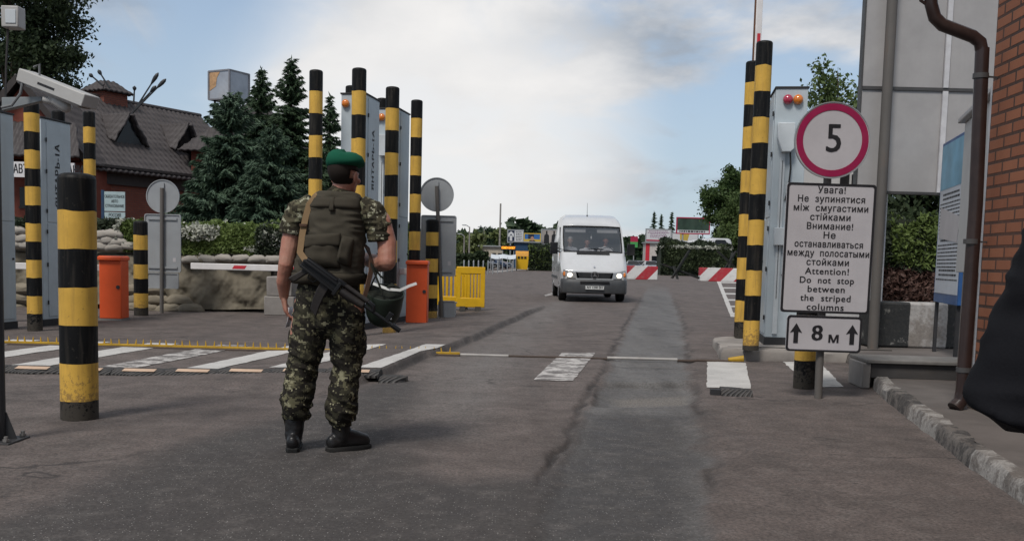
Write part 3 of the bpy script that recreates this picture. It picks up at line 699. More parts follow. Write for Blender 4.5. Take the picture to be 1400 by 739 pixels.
d = MB(); d.prism(circ(r), -0.062, -0.044); dk = d.build('disc', M_SIGNW, t); dk.location = (cx, 0, cz)
d = MB(); ringp(d, circ(r - 0.012), circ(r - 0.068), -0.066, -0.062); d.build('red_ring', M_SIGNR, dk)
d = MB(); ringp(d, circ(r + 0.004), circ(r - 0.004), -0.068, -0.04); d.build('rim', M_GALV, dk)
text_mesh('numeral', '5', 0.34, M_INK2, dk, face_M((0.012, -0.0635, 0.005)), bold=0.004, sx=0.92)
pc = ((dxp(1073, 253) + dxp(1191, 252) + dxp(1066.5, 425) + dxp(1187, 428)) / 4, 0, (zz(252.5) + zz(426.5)) / 2)
pl = plate(t, 'notice_plate', 0.772, 1.118, (0, 0, 0), 0.03, 0.02); pl.location = (pc[0], -0.062, pc[2]); pl.rotation_euler = (0, R(0.4), 0)
LN = [('Увага!', 37), ('Не  зупинятися', 90), ('між  смугастими', 100), ('стійками', 54), ('Внимание!', 62), ('Не', 16), ('останавливаться', 92), ('между  полосатыми', 110), ('стойками', 57), ('Attention!', 59), ('Do  not  stop', 73), ('between', 50), ('the  striped', 68), ('columns', 50)]
for i, (s, wpx) in enumerate(LN):
    text_mesh('lettering', s, 0.079, M_INK2, pl, face_M((0.002, -0.0012, 0.500 - 0.0775 * i)), bold=0.0014, space=1.1, fit=wpx / 155.7)
p8 = plate(t, 'distance_plate', 0.655, 0.315, (0, 0, 0), 0.03, 0.018); p8.location = (dxp(1123.5, 455.5), -0.062, zz(455.5)); p8.rotation_euler = (0, R(0.4), 0)
text_mesh('lettering', '8', 0.19, M_INK2, p8, face_M((-0.06, -0.0012, 0.0)), bold=0.006, sx=1.05)
text_mesh('lettering', 'м', 0.13, M_INK2, p8, face_M((0.085, -0.0012, -0.035)), bold=0.003, sx=1.05)
for sx in (-0.245, 0.245):
    a = MB(); a.prism([(-0.02, -0.085), (0.02, -0.085), (0.02, 0.015), (0.052, 0.005), (0, 0.088), (-0.052, 0.005), (-0.02, 0.015)], -0.004, 0, c=(sx, 0, 0)); a.build('arrow', M_INK2, p8)
for z in (zz(272), zz(405), zz(440), zz(215)):
    a = MB(); a.bx(-0.055 + 0.04, 0.075 + 0.04, -0.043, 0.036, z - 0.018, z + 0.018); a.build('clamp', M_GALV, t)

def sign_back(bpx, disc, rect, low, label, lowdx=0.0):
    b = G(*bpx); t = thing('road_sign', label, 'road sign', b); Z = lambda py: HT(b, py); X = lambda px, py: W(px, py, b.y).x - b.x; s = b.y / F
    p = MB(); p.cyl((0, 0, -0.02), (X(disc[0], disc[1]), 0, Z(disc[1] - disc[2] * 0.5)), 0.036, n=12); p.build('post', M_POST, t)
    p = MB(); p.prism(circ(disc[2] * s), 0.045, 0.06); o = p.build('disc', M_GALV, t); o.location = (X(*disc[:2]), 0, Z(disc[1]))
    p = MB(); ringp(p, circ(disc[2] * s + 0.004), circ(disc[2] * s - 0.012), 0.03, 0.06); p.build('rim', M_GALV, o)
    p = MB(); p.bx(-0.03, 0.03, 0.015, 0.044, -disc[2] * s * 0.8, disc[2] * s * 0.8); p.build('bracket', M_GALV, o)
    x0, y0, x1, y1 = rect; w, h = (x1 - x0) * s, (y1 - y0) * s
    p = MB(); p.prism(rrect(w, h, 0.04), 0.045, 0.06); o = p.build('notice_plate', M_GALV, t); o.location = (X((x0 + x1) / 2, (y0 + y1) / 2), 0, Z((y0 + y1) / 2))
    p = MB(); ringp(p, rrect(w + 0.006, h + 0.006, 0.04), rrect(w - 0.03, h - 0.03, 0.03), 0.028, 0.06); p.build('rim', M_GALV, o)
    for zz_ in (h * 0.42, -h * 0.42): p = MB(); p.bx(-w * 0.4, w * 0.4, 0.02, 0.044, zz_ - 0.018, zz_ + 0.018); p.build('bracket', M_GALV, o)
    p = MB(); p.bx(w * 0.28, w * 0.36, 0.041, 0.044, -h * 0.32, -h * 0.25); p.build('maker_sticker', M_SIGNW, o)
    x0, y0, x1, y1 = low; w, h = (x1 - x0) * s, (y1 - y0) * s
    p = MB(); p.prism(rrect(w, h, 0.03), 0.045, 0.06); o = p.build('distance_plate', M_GALV, t); o.location = (X((x0 + x1) / 2, (y0 + y1) / 2), 0, Z((y0 + y1) / 2))
    p = MB(); ringp(p, rrect(w + 0.006, h + 0.006, 0.03), rrect(w - 0.03, h - 0.03, 0.02), 0.03, 0.06); p.build('rim', M_GALV, o)
    return t
sign_back((221, 428), (221.5, 268, 22.3), (197, 293, 246, 371.5), (200, 373, 243, 394), 'grey backs of a round sign and plates on a post by the sandbag wall')
sign_back((604, 436), (597, 266, 22.8), (575, 295, 623, 377), (599, 411, 622, 434), 'grey backs of a round sign and plates beside the far orange box and yellow barriers')

# ------------------------------------------------------------------ boom barriers
M_ORA = streaky('barrier_orange', (0.62, 0.085, 0.022), 0.42, 0.3, (0.35, 0.07, 0.03)); M_BOOM = paint('boom_white', (0.66, 0.63, 0.62), 0.45, 0.06, 0.15); M_BOOMR = paint('boom_red', (0.50, 0.03, 0.045), 0.45, 0.06, 0.1)
M_STEEL = streaky('dull_steel', (0.22, 0.21, 0.20), 0.55, 0.3, (0.10, 0.07, 0.05), 0.5)
def boom_barrier(base, label, L, side=-1, zarm=None, up=False, hid=False, w=0.36, hgt=1.05):
    t = thing('boom_barrier', label, 'boom barrier', base, 0.0, 'orange boom barriers')
    b = MB(); b.bx(-w / 2, w / 2, -0.15, 0.18, 0.03, hgt - 0.07); b.build('housing', M_ORA, t, bevel=0.012)
    b = MB(); b.loft([[Vector((x * w * 0.53 * a, y * 0.2 * a, z)) for x, y in ((-1, -1), (1, -1), (1, 1), (-1, 1))] for a, z in ((1, hgt - 0.072), (1.0, hgt - 0.02), (0.86, hgt))]); b.build('lid', M_ORA, t, bevel=0.008)
    b = MB(); b.bx(-w / 2 - .02, w / 2 + .02, -0.2, 0.2, 0, 0.03); b.build('base_plate', M_STEEL, t)
    b = MB(); b.cyl((w * 0.36, -0.148, hgt * 0.52), (w * 0.36, -0.165, hgt * 0.52), 0.03, n=14); b.build('lock', M_CABD, t)
    za = zarm or 0.92; ya = 0.235
    if not up:
        a = MB(); a.bx(min(0, side * L), max(0, side * L), ya - 0.02, ya + 0.02, za - 0.055, za + 0.055); ar = a.build('boom_arm', M_BOOM, t, bevel=0.01)
        a = MB()
        k = 0.55
        while k < L - 0.3:
            x = side * k
            for yy in (ya - 0.0225, ya + 0.0225): a.add([(x - 0.13, yy, za - 0.03), (x + 0.09, yy, za - 0.03), (x + 0.13, yy, za + 0.03), (x - 0.09, yy, za + 0.03)], [(0, 1, 2, 3)])
            k += 0.86
        a.build('red_mark', M_BOOMR, ar, smooth=False)
    else:
        a = MB(); a.bx(-0.055, 0.055, ya - 0.035, ya + 0.035, za, za + L); ar = a.build('boom_arm', M_BOOM, t, bevel=0.01)
        a = MB(); a.bx(-0.075, -0.056, ya - 0.03, ya + 0.03, za + 0.2, za + L); a.build('rubber_edge', paint('boom_edge_brown', (0.13, 0.06, 0.035), 0.8), ar)
        a = MB()
        for k in range(7): a.bx(-0.02, 0.035, ya - 0.0375, ya - 0.035, za + 0.5 + 0.86 * k, za + 0.68 + 0.86 * k)
        a.build('red_mark', M_BOOMR, ar, smooth=False)
    b = MB(); b.cyl((0, 0.18, za), (0, ya + 0.03, za), 0.07, n=16); b.bx(-0.11, 0.11, ya - 0.024, ya + 0.024, za - 0.075, za + 0.075); b.build('hub', M_STEEL, t, bevel=0.006)
    return t
b = G(156, 437); boom_barrier(b, 'orange barrier box whose white boom runs off behind the light blue cabinets', 3.6, -1, HT(b, 367))
b = G(570, 443); boom_barrier(b, 'orange barrier box beside the tall post with a long white boom passing behind the soldier', (570 - 258) * (b.y + .2) / F, -1, HT(b, 371.5), hgt=1.10)
b = G(1022, 455, 0.0); boom_barrier(b, 'white boom raised upright behind the striped posts on the concrete island', 5.2, 1, 0.95, up=True, w=0.24, hgt=1.0)

# ------------------------------------------------------------------ spike strip across the lanes
M_SPY = paint('spike_yellow', (0.42, 0.25, 0.02), 0.55, 0.2, 0.5, (0.10, 0.06, 0.03)); M_SPB = paint('spike_brown', (0.07, 0.05, 0.04), 0.8)
Y0 = 11.85
t = thing('spike_barrier', 'yellow spiked tyre barrier lying across the painted crossing', 'spike strip', (-3.4, Y0, 0))
x0, x1 = -6.15, -0.62
b = MB(); b.bx(x0 + 3.4, x1 + 3.4, -0.03, 0.03, 0.0, 0.034); b.bx(x0 + 3.4, x1 + 3.4, -0.10, 0.10, -0.01, 0.012, 1); b.build('base_bar', [M_SPY, M_SPB], t, bevel=0.004)
sp = MB(); sp.loft([[Vector((a * x, a * y, z)) for x, y in ((-.008, -.008), (.008, -.008), (.008, .008), (-.008, .008))] for a, z in ((1.15, 0.03), (0.75, 0.07), (0.12, 0.098))])
s0 = sp.build('spike', M_SPY, t); n = int((x1 - x0) / 0.094)
for i in range(n):
    c = s0 if i == 0 else s0.copy()
    if i: COL.objects.link(c); c.parent = t
    c.location = (x0 + 3.4 + 0.05 + 0.094 * i, 0, 0); c.rotation_euler = (0, R(random.uniform(-9, 9)), 0)
t = thing('spike_barrier', 'retracted thin spike barrier pipe crossing the dark lane to a yellow end', 'spike strip', (1.0, Y0, 0))
b = MB()
for a, c2, mi, rr_ in ((612, 695, 0, 0.016), (695, 830, 1, 0.013), (830, 926, 0, 0.018), (926, 1000, 1, 0.017)):
    P = []
    for k in range(9):
        q = W(a + (c2 - a) * k / 8, 490, Y0); zc = zf(q.x, Y0) * (0 if mi == 0 and a > 800 else 1)
        P.append((q.x - 1.0, 0.0, max(zc, -0.012) + rr_ * 0.7))
    b.tube(P, rr_, 8, mi)
b.build('pipe', [paint('pipe_pale', (.36, .34, .32), .6, .15, .5), M_SPB], t)
q = W(1000, 494, Y0); b = MB(); b.tube([(q.x - 1.04, 0, 0.03), (q.x - 0.98, 0, 0.035), (q.x - 0.86, -0.03, 0.05)], [0.022, 0.028, 0.038], 12); e = b.build('end_cap', M_SPY, t)
b = MB(); b.cyl((q.x - 0.875, -0.026, 0.0495), (q.x - 0.855, -0.031, 0.051), 0.028, n=12); b.build('opening', M_CABD, e)

# ------------------------------------------------------------------ rubber speed bump in modules
def rubber_mat():
    m, nt, b, o = new_mat('ridged_rubber'); oc = nd(nt, 'ShaderNodeTexCoord').outputs['Object']
    w1 = nd(nt, 'ShaderNodeTexWave', {'Vector': nd(nt, 'ShaderNodeMapping', {'Vector': oc, 'Rotation': (0, 0, R(38))}).outputs[0], 'Scale': 9.0, 'Distortion': 0.4}).outputs['Fac']
    g = noise(nt, oc, 8, 6)
    c = mixc(nt, rng(nt, w1, 0.35, 0.65), (0.018, 0.017, 0.017), (0.075, 0.070, 0.066)); c = mixc(nt, rng(nt, g, 0.45, 0.75, 0, 0.5), c, (0.12, 0.105, 0.095))
    nt.links.new(c, b.inputs['Base Color']); b.inputs['Roughness'].default_value = 0.75
    nt.links.new(bumpn(nt, w1, 1.0, 0.02), b.inputs['Normal'])
    return m
M_RUB = rubber_mat(); M_TAN = paint('reflective_tan', (0.52, 0.36, 0.25), 0.5, 0.15, 0.35, (0.22, 0.17, 0.13))
Yb = 9.08
t = thing('speed_bump', 'long black rubber speed bump with tan reflectors before the painted crossing', 'speed bump', (-3.0, Yb, 0))
def bump_module():
    b = MB(); rings = []
    for k in range(13):
        x = 0.49 * k / 12; w = 0.36 + 0.05 * math.cos(2 * PI * k / 12 + PI); yo = (0.41 - w) / 2
        prof = [(0, -0.01), (0.0, 0.012), (0.07, 0.040), (0.14, 0.052), (0.27, 0.052), (0.34, 0.040), (0.41, 0.012), (0.41, -0.01)]
        rings.append([Vector((x, yo + y * w / 0.41, z)) for y, z in prof])
    b.loft(rings)
    o = b.build('bump_module', M_RUB, t)
    a = MB(); a.add([(0.10, 0.062, 0.0405), (0.40, 0.062, 0.0405), (0.40, 0.145, 0.0565), (0.10, 0.145, 0.0565)], [(0, 1, 2, 3)]); r_ = a.build('reflector', M_TAN, o)
    return o
m0 = bump_module()
xs = W(236, 505, Yb).x - 0.10 + 3.0
for i, k in enumerate(range(-5, 4)):
    o = m0 if i == 0 else copy_tree(m0, t)
    o.location = (xs + 0.497 * k, random.uniform(-0.012, 0.012), zf(xs + 0.497 * k - 3.0, Yb + 0.2) * 0.6)
b = MB(); b.loft([[Vector((x, 0.2 + s_ * y, z)) for y, z in ((-0.2, -.01), (-.18, .014), (-.1, .045), (.1, .045), (.18, .014), (.2, -.01))] for x, s_ in ((0, 1), (0.1, 0.95), (0.18, 0.75), (0.23, 0.4), (0.25, 0.15))])
e = b.build('end_piece', M_RUB, t); e.location = (xs + 0.497 * 4, 0, zf(xs + 0.497 * 4 - 3, Yb + .2) * 0.6)
q = G(1002, 541); t2 = thing('speed_bump_end', 'broken black rubber end of a speed bump beside the dark lane', 'rubber piece', (q.x - 0.1, q.y, 0), R(-8))
b = MB(); b.loft([[Vector((x, s_ * y, z)) for y, z in ((0.0, -.02), (.03, .014), (.12, .05), (.28, .05), (.37, .014), (.4, -.02))] for x, s_ in ((0, 1), (0.1, 0.98), (0.18, 0.85), (0.24, 0.6), (0.27, 0.3))]); b.build('rubber_wedge', M_RUB, t2)
b = MB(); b.box((-0.05, 0.1, 0.02), (0.09, 0.09, 0.05)); b.build('connector', M_CABD, t2)
# ------------------------------------------------------------------ foliage tools
def leaf_quads(C, size, up_bias=0.0, elong=1.5, droop=None, wid=.42):
    C = np.asarray(C); n = len(C); r = RNG.normal(size=(n, 3)); r[:, 2] += up_bias
    if droop is not None: a = droop / np.linalg.norm(droop, axis=1)[:, None]
    else:
        a = RNG.normal(size=(n, 3)); a /= np.linalg.norm(a, axis=1)[:, None]
    b = np.cross(r, a); b /= np.linalg.norm(b, axis=1)[:, None] + 1e-9
    s = (np.asarray(size) * RNG.uniform(0.6, 1.35, n))[:, None]
    V = np.stack([C - a * s * elong * .5, C + b * s * wid - a * s * .05, C + a * s * elong * .5, C - b * s * wid - a * s * .05], 1).reshape(-1, 3)
    return V, np.arange(4 * n).reshape(n, 4)
M_BARK = paint('bark', (0.085, 0.065, 0.05), 0.9, 0.3, 0.4, (0.03, 0.025, 0.02), 4.0, bump=0.8)
L_DEC = leafmat('leaves_green', (0.028, 0.055, 0.016), (0.075, 0.115, 0.035), 0.8)
L_DARK = leafmat('leaves_dark', (0.020, 0.034, 0.016), (0.05, 0.07, 0.03), 0.8)
L_BIRCH = leafmat('leaves_birch', (0.045, 0.075, 0.022), (0.11, 0.15, 0.05), 1.0)
L_WIL = leafmat('leaves_willow', (0.09, 0.12, 0.04), (0.16, 0.18, 0.07), 0.3)
L_FAR = leafmat('leaves_far', (0.025, 0.045, 0.025), (0.055, 0.08, 0.042), 0.08, 0.1)
L_SPR = leafmat('needles_blue', (0.024, 0.052, 0.030), (0.108, 0.158, 0.104), 0.7, 0.1); L_SPR2 = leafmat('needles_green', (0.018, 0.040, 0.020), (0.076, 0.116, 0.060), 0.7, 0.1)
def broadleaf(label, base, H, crown, nclump, nleaf, size, mat, name='broadleaf_tree', cat='tree', group=None, lean=(0, 0), spread=0.9, holes=0.0, trunk_r=0.16):
    """crown: (centre z, rx, ry, rz)"""
    t = thing(name, label, cat, base, 0, group); cz, rx, ry, rz = crown
    th = RNG.normal(size=(nclump, 3)); th /= np.linalg.norm(th, axis=1)[:, None]
    cl = th * (RNG.uniform(0.15, 1.0, nclump) ** 0.5)[:, None] * np.array([rx, ry, rz]) * RNG.uniform(0.8, 1.1, (nclump, 1)) + np.array([lean[0], lean[1], cz])
    cl[:, 2] = np.maximum(cl[:, 2], cz - rz * 0.95)
    tb = MB(); top = Vector((lean[0] * 0.8, lean[1] * 0.8, cz + rz * 0.6)); P = [Vector((0, 0, -0.1)).lerp(top, k / 7) + Vector((random.uniform(-.1, .1), random.uniform(-.1, .1), 0)) * (k > 0) * (H / 8) for k in range(8)]
    tb.tube(P, [trunk_r * (1.25 if k == 0 else 1) * (1 - 0.11 * k) for k in range(8)], 9)
    for c in cl[:min(nclump, 46)]:
        k = min(6, max(2, int((c[2] / (cz + rz)) * 7 - 1))); a = P[k]; c = Vector(c); m = a.lerp(c, 0.5) + Vector((0, 0, 0.12 * (c - a).length))
        tb.tube([a, m, c], [trunk_r * 0.34, trunk_r * 0.2, trunk_r * 0.06], 5)
    tb.build('trunk', M_BARK, t)
    per = max(3, nleaf // nclump); cr = spread * (rx + rz) / 2 * (1.5 / nclump ** 0.36)
    C = np.repeat(cl, per, 0) + RNG.normal(size=(nclump * per, 3)) * cr * 0.42 * np.array([1, 1, 0.8]) * np.repeat(RNG.uniform(0.6, 1.25, (nclump, 1)), per, 0)
    v, f = leaf_quads(C, size, 0.4); npmesh('crown', v, f, mat, t)
    return t
def spruce(label, base, H, Rb, mat, nb=110, size=0.3, group=None, dens=9, name='spruce_tree', z0=0.06, power=0.85):
    t = thing(name, label, 'tree', base, random.uniform(0, 6), group)
    tb = MB(); tb.tube([(0, 0, -0.1), (0, 0, H * 0.5), (0, 0, H * 0.98)], [0.03 * H ** 0.8, 0.02 * H ** 0.8, 0.01], 8); tb.build('trunk', M_BARK, t)
    C, D, S = [], [], []
    for i in range(nb):
        u = (i + random.random()) / nb; z = H * (z0 + (0.985 - z0) * u); L = Rb * max(0.03, (1 - u)) ** power * random.uniform(0.72, 1.12) + 0.03 * Rb; a = i * 2.399 + random.uniform(-.3, .3)
        n = max(4, int(dens * L / Rb * 3.2)); dirv = np.array([math.cos(a), math.sin(a), 0]); side = np.array([-math.sin(a), math.cos(a), 0])
        for s in np.linspace(0.12, 1, n):
            rise = L * (0.10 - 0.42 * s + 0.30 * s * s) if u < 0.8 else L * (0.5 * s)
            for q in range(9):
                w = random.uniform(-1, 1) * 0.30 * L * (1.1 - s)
                C.append(dirv * (s * L) + side * w + np.array([0, 0, z + rise - abs(w) * 0.25 + random.uniform(-.05, .05) * L])); D.append(dirv * 0.7 + side * np.sign(w) * 0.5 + np.array([0, 0, random.uniform(-0.75, 0.05)])); S.append(size * .72 * (0.55 + 0.45 * (1 - u)) * random.uniform(.7, 1.2))
    for k in range(8): C.append(np.array([0, 0, H * (0.93 + 0.01 * k)])); D.append(RNG.normal(size=3) * 0.4 + np.array([0, 0, 1.0])); S.append(size * 0.5)
    v, f = leaf_quads(np.array(C), np.array(S), 0.8, 2.6, np.array(D), .24); npmesh('crown', v, f, mat, t)
    return t
def at(px, Y, z=0.0):
    p = W(px, 360, Y); return Vector((p.x, Y, z))
def zat(px, py, Y): return W(px, py, Y).z

# ------------------------------------------------------------------ restaurant-like brick house with tiled roofs
M_BRICKD = brickmat('house_brick', (0.19, 0.052, 0.033), (0.235, 0.07, 0.042), (0.10, 0.06, 0.05), 0.25, 0.075)
def tile_mat():
    m, nt, b, o = new_mat('metal_roof_tiles'); geo = nd(nt, 'ShaderNodeNewGeometry').outputs['Position']
    g = noise(nt, geo, 1.3, 7, 0.65); f = noise(nt, geo, 14, 4)
    c = mixc(nt, rng(nt, g, 0.3, 0.7), (0.040, 0.034, 0.034), (0.066, 0.057, 0.057)); c = mixc(nt, rng(nt, f, 0.5, 0.75, 0, 0.4), c, (0.085, 0.072, 0.07))
    nt.links.new(c, b.inputs['Base Color']); b.inputs['Roughness'].default_value = 0.62; b.inputs['Specular IOR Level'].default_value = 0.3
    return m
M_TILE = tile_mat(); M_TRIMD = paint('dark_trim', (0.035, 0.028, 0.026), 0.6); M_DARKW = paint('dark_window', (0.012, 0.012, 0.014), 0.15, bump=0)
def roof_slope(parent, A, B, C, D, per=0.27, row=0.40, name='roof', th=True):
    """A-B eave, D-C ridge; waves across, steps up the slope"""
    A, B, C, D = map(Vector, (A, B, C, D)); nrm = (B - A).cross(D - A).normalized(); nrm = nrm if nrm.z > 0 else -nrm
    wl_ = max((B - A).length, (C - D).length); sl = ((D - A).length + (C - B).length) / 2
    nu = max(4, int(wl_ / per * 5)); nv = max(4, int(sl / row * 4))
    u, v = np.meshgrid(np.linspace(0, 1, nu + 1), np.linspace(0, 1, nv + 1))
    e = lambda k: np.array(k)
    P = ((1 - u) * (1 - v))[..., None] * e(A) + (u * (1 - v))[..., None] * e(B) + (u * v)[..., None] * e(C) + ((1 - u) * v)[..., None] * e(D)
    du = (B - A).normalized(); along = (P - e(A)) @ e(du)
    hgt = 0.06 * np.abs(np.sin(PI * along / per)) ** 1.5 + 0.045 * (1 - np.mod(v * sl / row, 1.0))
    P = P + hgt[..., None] * e(nrm)
    k = np.arange((nu + 1) * (nv + 1)).reshape(nv + 1, nu + 1)
    f = np.stack([k[:-1, :-1], k[:-1, 1:], k[1:, 1:], k[1:, :-1]], -1).reshape(-1, 4)
    o = npmesh(name, P.reshape(-1, 3), f, M_TILE, parent, smooth=False)
    s = o.modifiers.new('solid', 'SOLIDIFY'); s.thickness = 0.08; s.offset = -1
    return o
ZB = 38.0
hb = at(120, ZB); house = thing('brick_house', 'red brick roadside house with dark tiled roofs, dormers and an insurance sign', 'house', hb, R(62))
EZ, RZ, RV, HL = 4.44, 7.55, 3.8, 9.5
b = MB(); b.bx(0, HL, 0.35, 2 * RV - 0.35, -0.2, EZ - 0.02); b.build('wall', M_BRICKD, house)
b = MB(); b.bx(-0.1, HL, 0.15, 0.35, EZ - 0.75, EZ - 0.15); b.bx(-.1, HL, -0.38, 0.2, EZ - 0.16, EZ - 0.06); b.build('fascia', M_TRIMD, house)
sl = (RZ - EZ) / RV
rf = roof_slope(house, (-0.5, -0.4, EZ - 0.4 * sl), (HL, -0.4, EZ - 0.4 * sl), (HL, RV, RZ), (0.6, RV, RZ))
roof_slope(house, (HL, 2 * RV + .4, EZ - 0.4 * sl), (-0.5, 2 * RV + .4, EZ - .4 * sl), (0.6, RV, RZ), (HL, RV, RZ))
b = MB(); b.tube([(0.4, RV, RZ + 0.05), (HL, RV, RZ + 0.05)], 0.1, 8); b.build('ridge_cap', M_TILE, house)
for x in (3.0, 6.15):                                              # A-frame dormers
    yf = 1.15; zf0 = EZ + yf * sl; ap = 1.25; hw = 0.85
    yb = yf + ap / sl
    d = roof_slope(house, (x - hw, yf - .2, zf0 + .02), (x - hw * .98, yf + 0.12, zf0 + .12), (x, yb, zf0 + ap), (x, yf - .2, zf0 + ap), name='dormer')
    d2 = roof_slope(d, (x + hw, yf - .2, zf0 + .02), (x + hw * .98, yf + .12, zf0 + .12), (x, yb, zf0 + ap), (x, yf - .2, zf0 + ap), name='dormer_slope')
    b = MB(); b.prism([(x - hw * .8, zf0 + .05), (x + hw * .8, zf0 + .05), (x, zf0 + ap - .12)], yf, yf + .06); b.build('dormer_opening', M_DARKW, d)
# end gable of the main wing, towards the photographer
b = MB(); b.prism([(0.35, EZ - .03), (2 * RV - .35, EZ - .03), (RV, RZ - .2)], 0.0, 0.25, M=Matrix(((0, 1, 0), (1, 0, 0), (0, 0, 1)))); b.build('gable', M_BRICKD, house)
# chimney block with its own tiled cap
cx0, cy0 = 4.3, RV + 0.2
b = MB(); b.bx(cx0 - .62, cx0 + .62, cy0 - .55, cy0 + .55, RZ - 1.3, RZ + 0.30); ch = b.build('chimney', M_BRICKD, rf)
tp = (cx0, cy0, RZ + .85); q = [(cx0 - .8, cy0 - .72, RZ + .28), (cx0 + .8, cy0 - .72, RZ + .28), (cx0 + .8, cy0 + .72, RZ + .28), (cx0 - .8, cy0 + .72, RZ + .28)]
for i in range(4):
    a, b_ = Vector(q[i]), Vector(q[(i + 1) % 4]); m1 = Vector(tp) + (a - Vector(tp)) * 0.28; m2 = Vector(tp) + (b_ - Vector(tp)) * 0.28; m1.z = m2.z = RZ + .75
    roof_slope(house, a, b_, m2, m1, name='chimney_cap')
# front wing with the brick gable, squarely facing the road
inv = Matrix.Rotation(-R(62), 3, 'Z')
def hl(p): return inv @ (Vector(p) - hb)                           # world to house
XA = at(35, 37.4).x; YA = 37.4; HWA = 2.35; PZ = zat(35, 106, YA); EA = 4.35
Mw = inv.to_4x4() @ Matrix.Translation(-hb)
def hbuild(mb_, name, mats, parent=house, **kw):
    mb_.v = [tuple(Mw @ Vector(v)) for v in mb_.v]; return mb_.build(name, mats, parent, **kw)
b = MB(); b.bx(XA - 3.2, at(120, YA).x + .1, YA, YA + 5, -0.2, 4.4); hw_ = hbuild(b, 'front_wall', paint('house_brick_front', (0.16, 0.045, 0.03), 0.9, 0.2, 0.3, (0.06, 0.03, 0.02), 3.0, bump=0.4))
b = MB(); b.prism([(XA - HWA + .2, EA), (XA + HWA - .2, EA), (XA, PZ - .25)], YA, YA + 4.5); hbuild(b, 'front_gable', MATS['house_brick_front'])
for s in (-1, 1):
    roof_slope(house, hl((XA + s * (HWA + .25), YA - .35, EA - .1)), hl((XA + s * (HWA + .25), YA + 4.5, EA - .1)), hl((XA, YA + 4.5, PZ)), hl((XA, YA - .35, PZ)))
    b = MB(); b.bar((XA + s * (HWA + .3), YA - .38, EA - .2), (XA + s * .02, YA - .38, PZ - .06), 0.05, 0.22); hbuild(b, 'verge_board', M_TRIMD)
xr = at(96, YA).x; zs = zat(30, 168, YA)
roof_slope(house, hl((XA - 3.4, YA - 1.1, 4.42)), hl((xr + .9, YA - 1.1, 4.42)), hl((xr + .3, YA - .02, zs)), hl((XA - 3.2, YA - .02, zs)), name='pent_roof')
M_SIGNP = paint('sign_board_white', (0.62, 0.60, 0.60), 0.5, 0.05, 0.15)
xa, xb = at(8, YA).x, at(121, YA).x; z1, z0 = zat(60, 222, YA - 1.05), zat(60, 243, YA - 1.05)
b = MB(); b.bx(xa, xb, YA - 1.12, YA - 1.05, z0, z1); sg = hbuild(b, 'shop_sign', M_SIGNP)
Mt = Mw @ face_M((at(71, YA - 1.12).x, YA - 1.123, (z0 + z1) / 2)); text_mesh('lettering', 'АВТОСТРАХОВАНИЕ', 0.46, M_INK2, sg, Mt, bold=0.008, fit=98 * 37 / F)
b = MB(); b.prism([(xa + .03, z0 + .08), (xa + .55, z0 + .08), (xa + .62, z0 + .2), (xa + .35, z1 - .1), (xa + .1, z1 - .14)], YA - 1.126, YA - 1.121); hbuild(b, 'car_graphic', paint('sign_magenta', (0.35, 0.03, 0.08), 0.5), sg)
b = MB(); b.bx(at(29, YA).x, at(41, YA).x, YA - .03, YA, zat(35, 282, YA), zat(35, 256, YA)); wn_ = hbuild(b, 'window', M_DARKW)
b = MB(); b.bx(at(28, YA).x, at(42, YA).x, YA - .06, YA - .03, zat(35, 285, YA), zat(35, 282, YA)); hbuild(b, 'sill', M_TRIMD, wn_)
# hip roofed corner wing behind the spruces
XC, YC = at(350, 45).x, 45.0; zc1 = zat(350, 134, YC); zc0 = zat(262, 214, YC)
q = [(XC - 2.6, YC - 2.6, zc0), (XC + 2.6, YC - 2.6, zc0), (XC + 2.6, YC + 2.6, zc0), (XC - 2.6, YC + 2.6, zc0)]
for i in range(4):
    a, b_ = Vector(q[i]), Vector(q[(i + 1) % 4]); tp = Vector((XC, YC, zc1)); roof_slope(house, hl(a), hl(b_), hl(tp + (b_ - tp) * .12), hl(tp + (a - tp) * .12), name='hip_roof')
b = MB(); b.bx(XC - 2.2, XC + 2.2, YC - 2.2, YC + 2.2, -.2, zc0 + .1); hbuild(b, 'corner_wall', MATS['house_brick_front'])
# dark low front between the wings
# ------------------------------------------------------------------ advertising cube on the roof
c = at(313, 44.6, 0); zb, zt = zat(313, 138, 44.6), zat(313, 97, 44.6)
t = thing('roof_cube', 'weathered silver advertising cube on legs above the house roof', 'advert cube', (c.x, 44.6, zb), R(-28))
M_SILV = paint('peeling_silver', (0.36, 0.38, 0.42), 0.4, 0.25, 0.5, (0.30, 0.24, 0.18), 0.9, 0.3)
s = (zt - zb) / 2 * 0.93
b = MB(); b.bx(-s, s, -s, s, 0, 2 * s); b.build('box', M_SILV, t)
b = MB()
for x in (-s, s):
    for y in (-s, s): b.bx(x - .035, x + .035, y - .035, y + .035, -.01, 2 * s + .01)
for z in (0, 2 * s):
    for k in (-s, s): b.bx(-s, s, k - .033, k + .033, z - .032, z + .032); b.bx(k - .031, k + .031, -s, s, z - .031, z + .031)
b.build('frame', paint('cube_frame', (0.20, 0.20, 0.22), 0.5), t)
b = MB(); b.prism([(-s * .9, s * .6), (-s * .3, s * .9), (-s * .2, s * 1.5), (s * .1, s * 1.9), (-s * .9, s * 1.9)], -s - .012, -s - .004); b.build('torn_sheet', paint('torn_sheet', (0.42, 0.25, 0.13), 0.7, 0.3), t)
for i, (x, y) in enumerate(((-s * .7, -s * .7), (s * .7, -s * .7), (s * .7, s * .7), (-s * .7, s * .7))):
    b = MB(); b.cyl((x, y, -1.4), (x, y, 0), 0.05, n=8); b.build('leg', M_TRIMD, t)
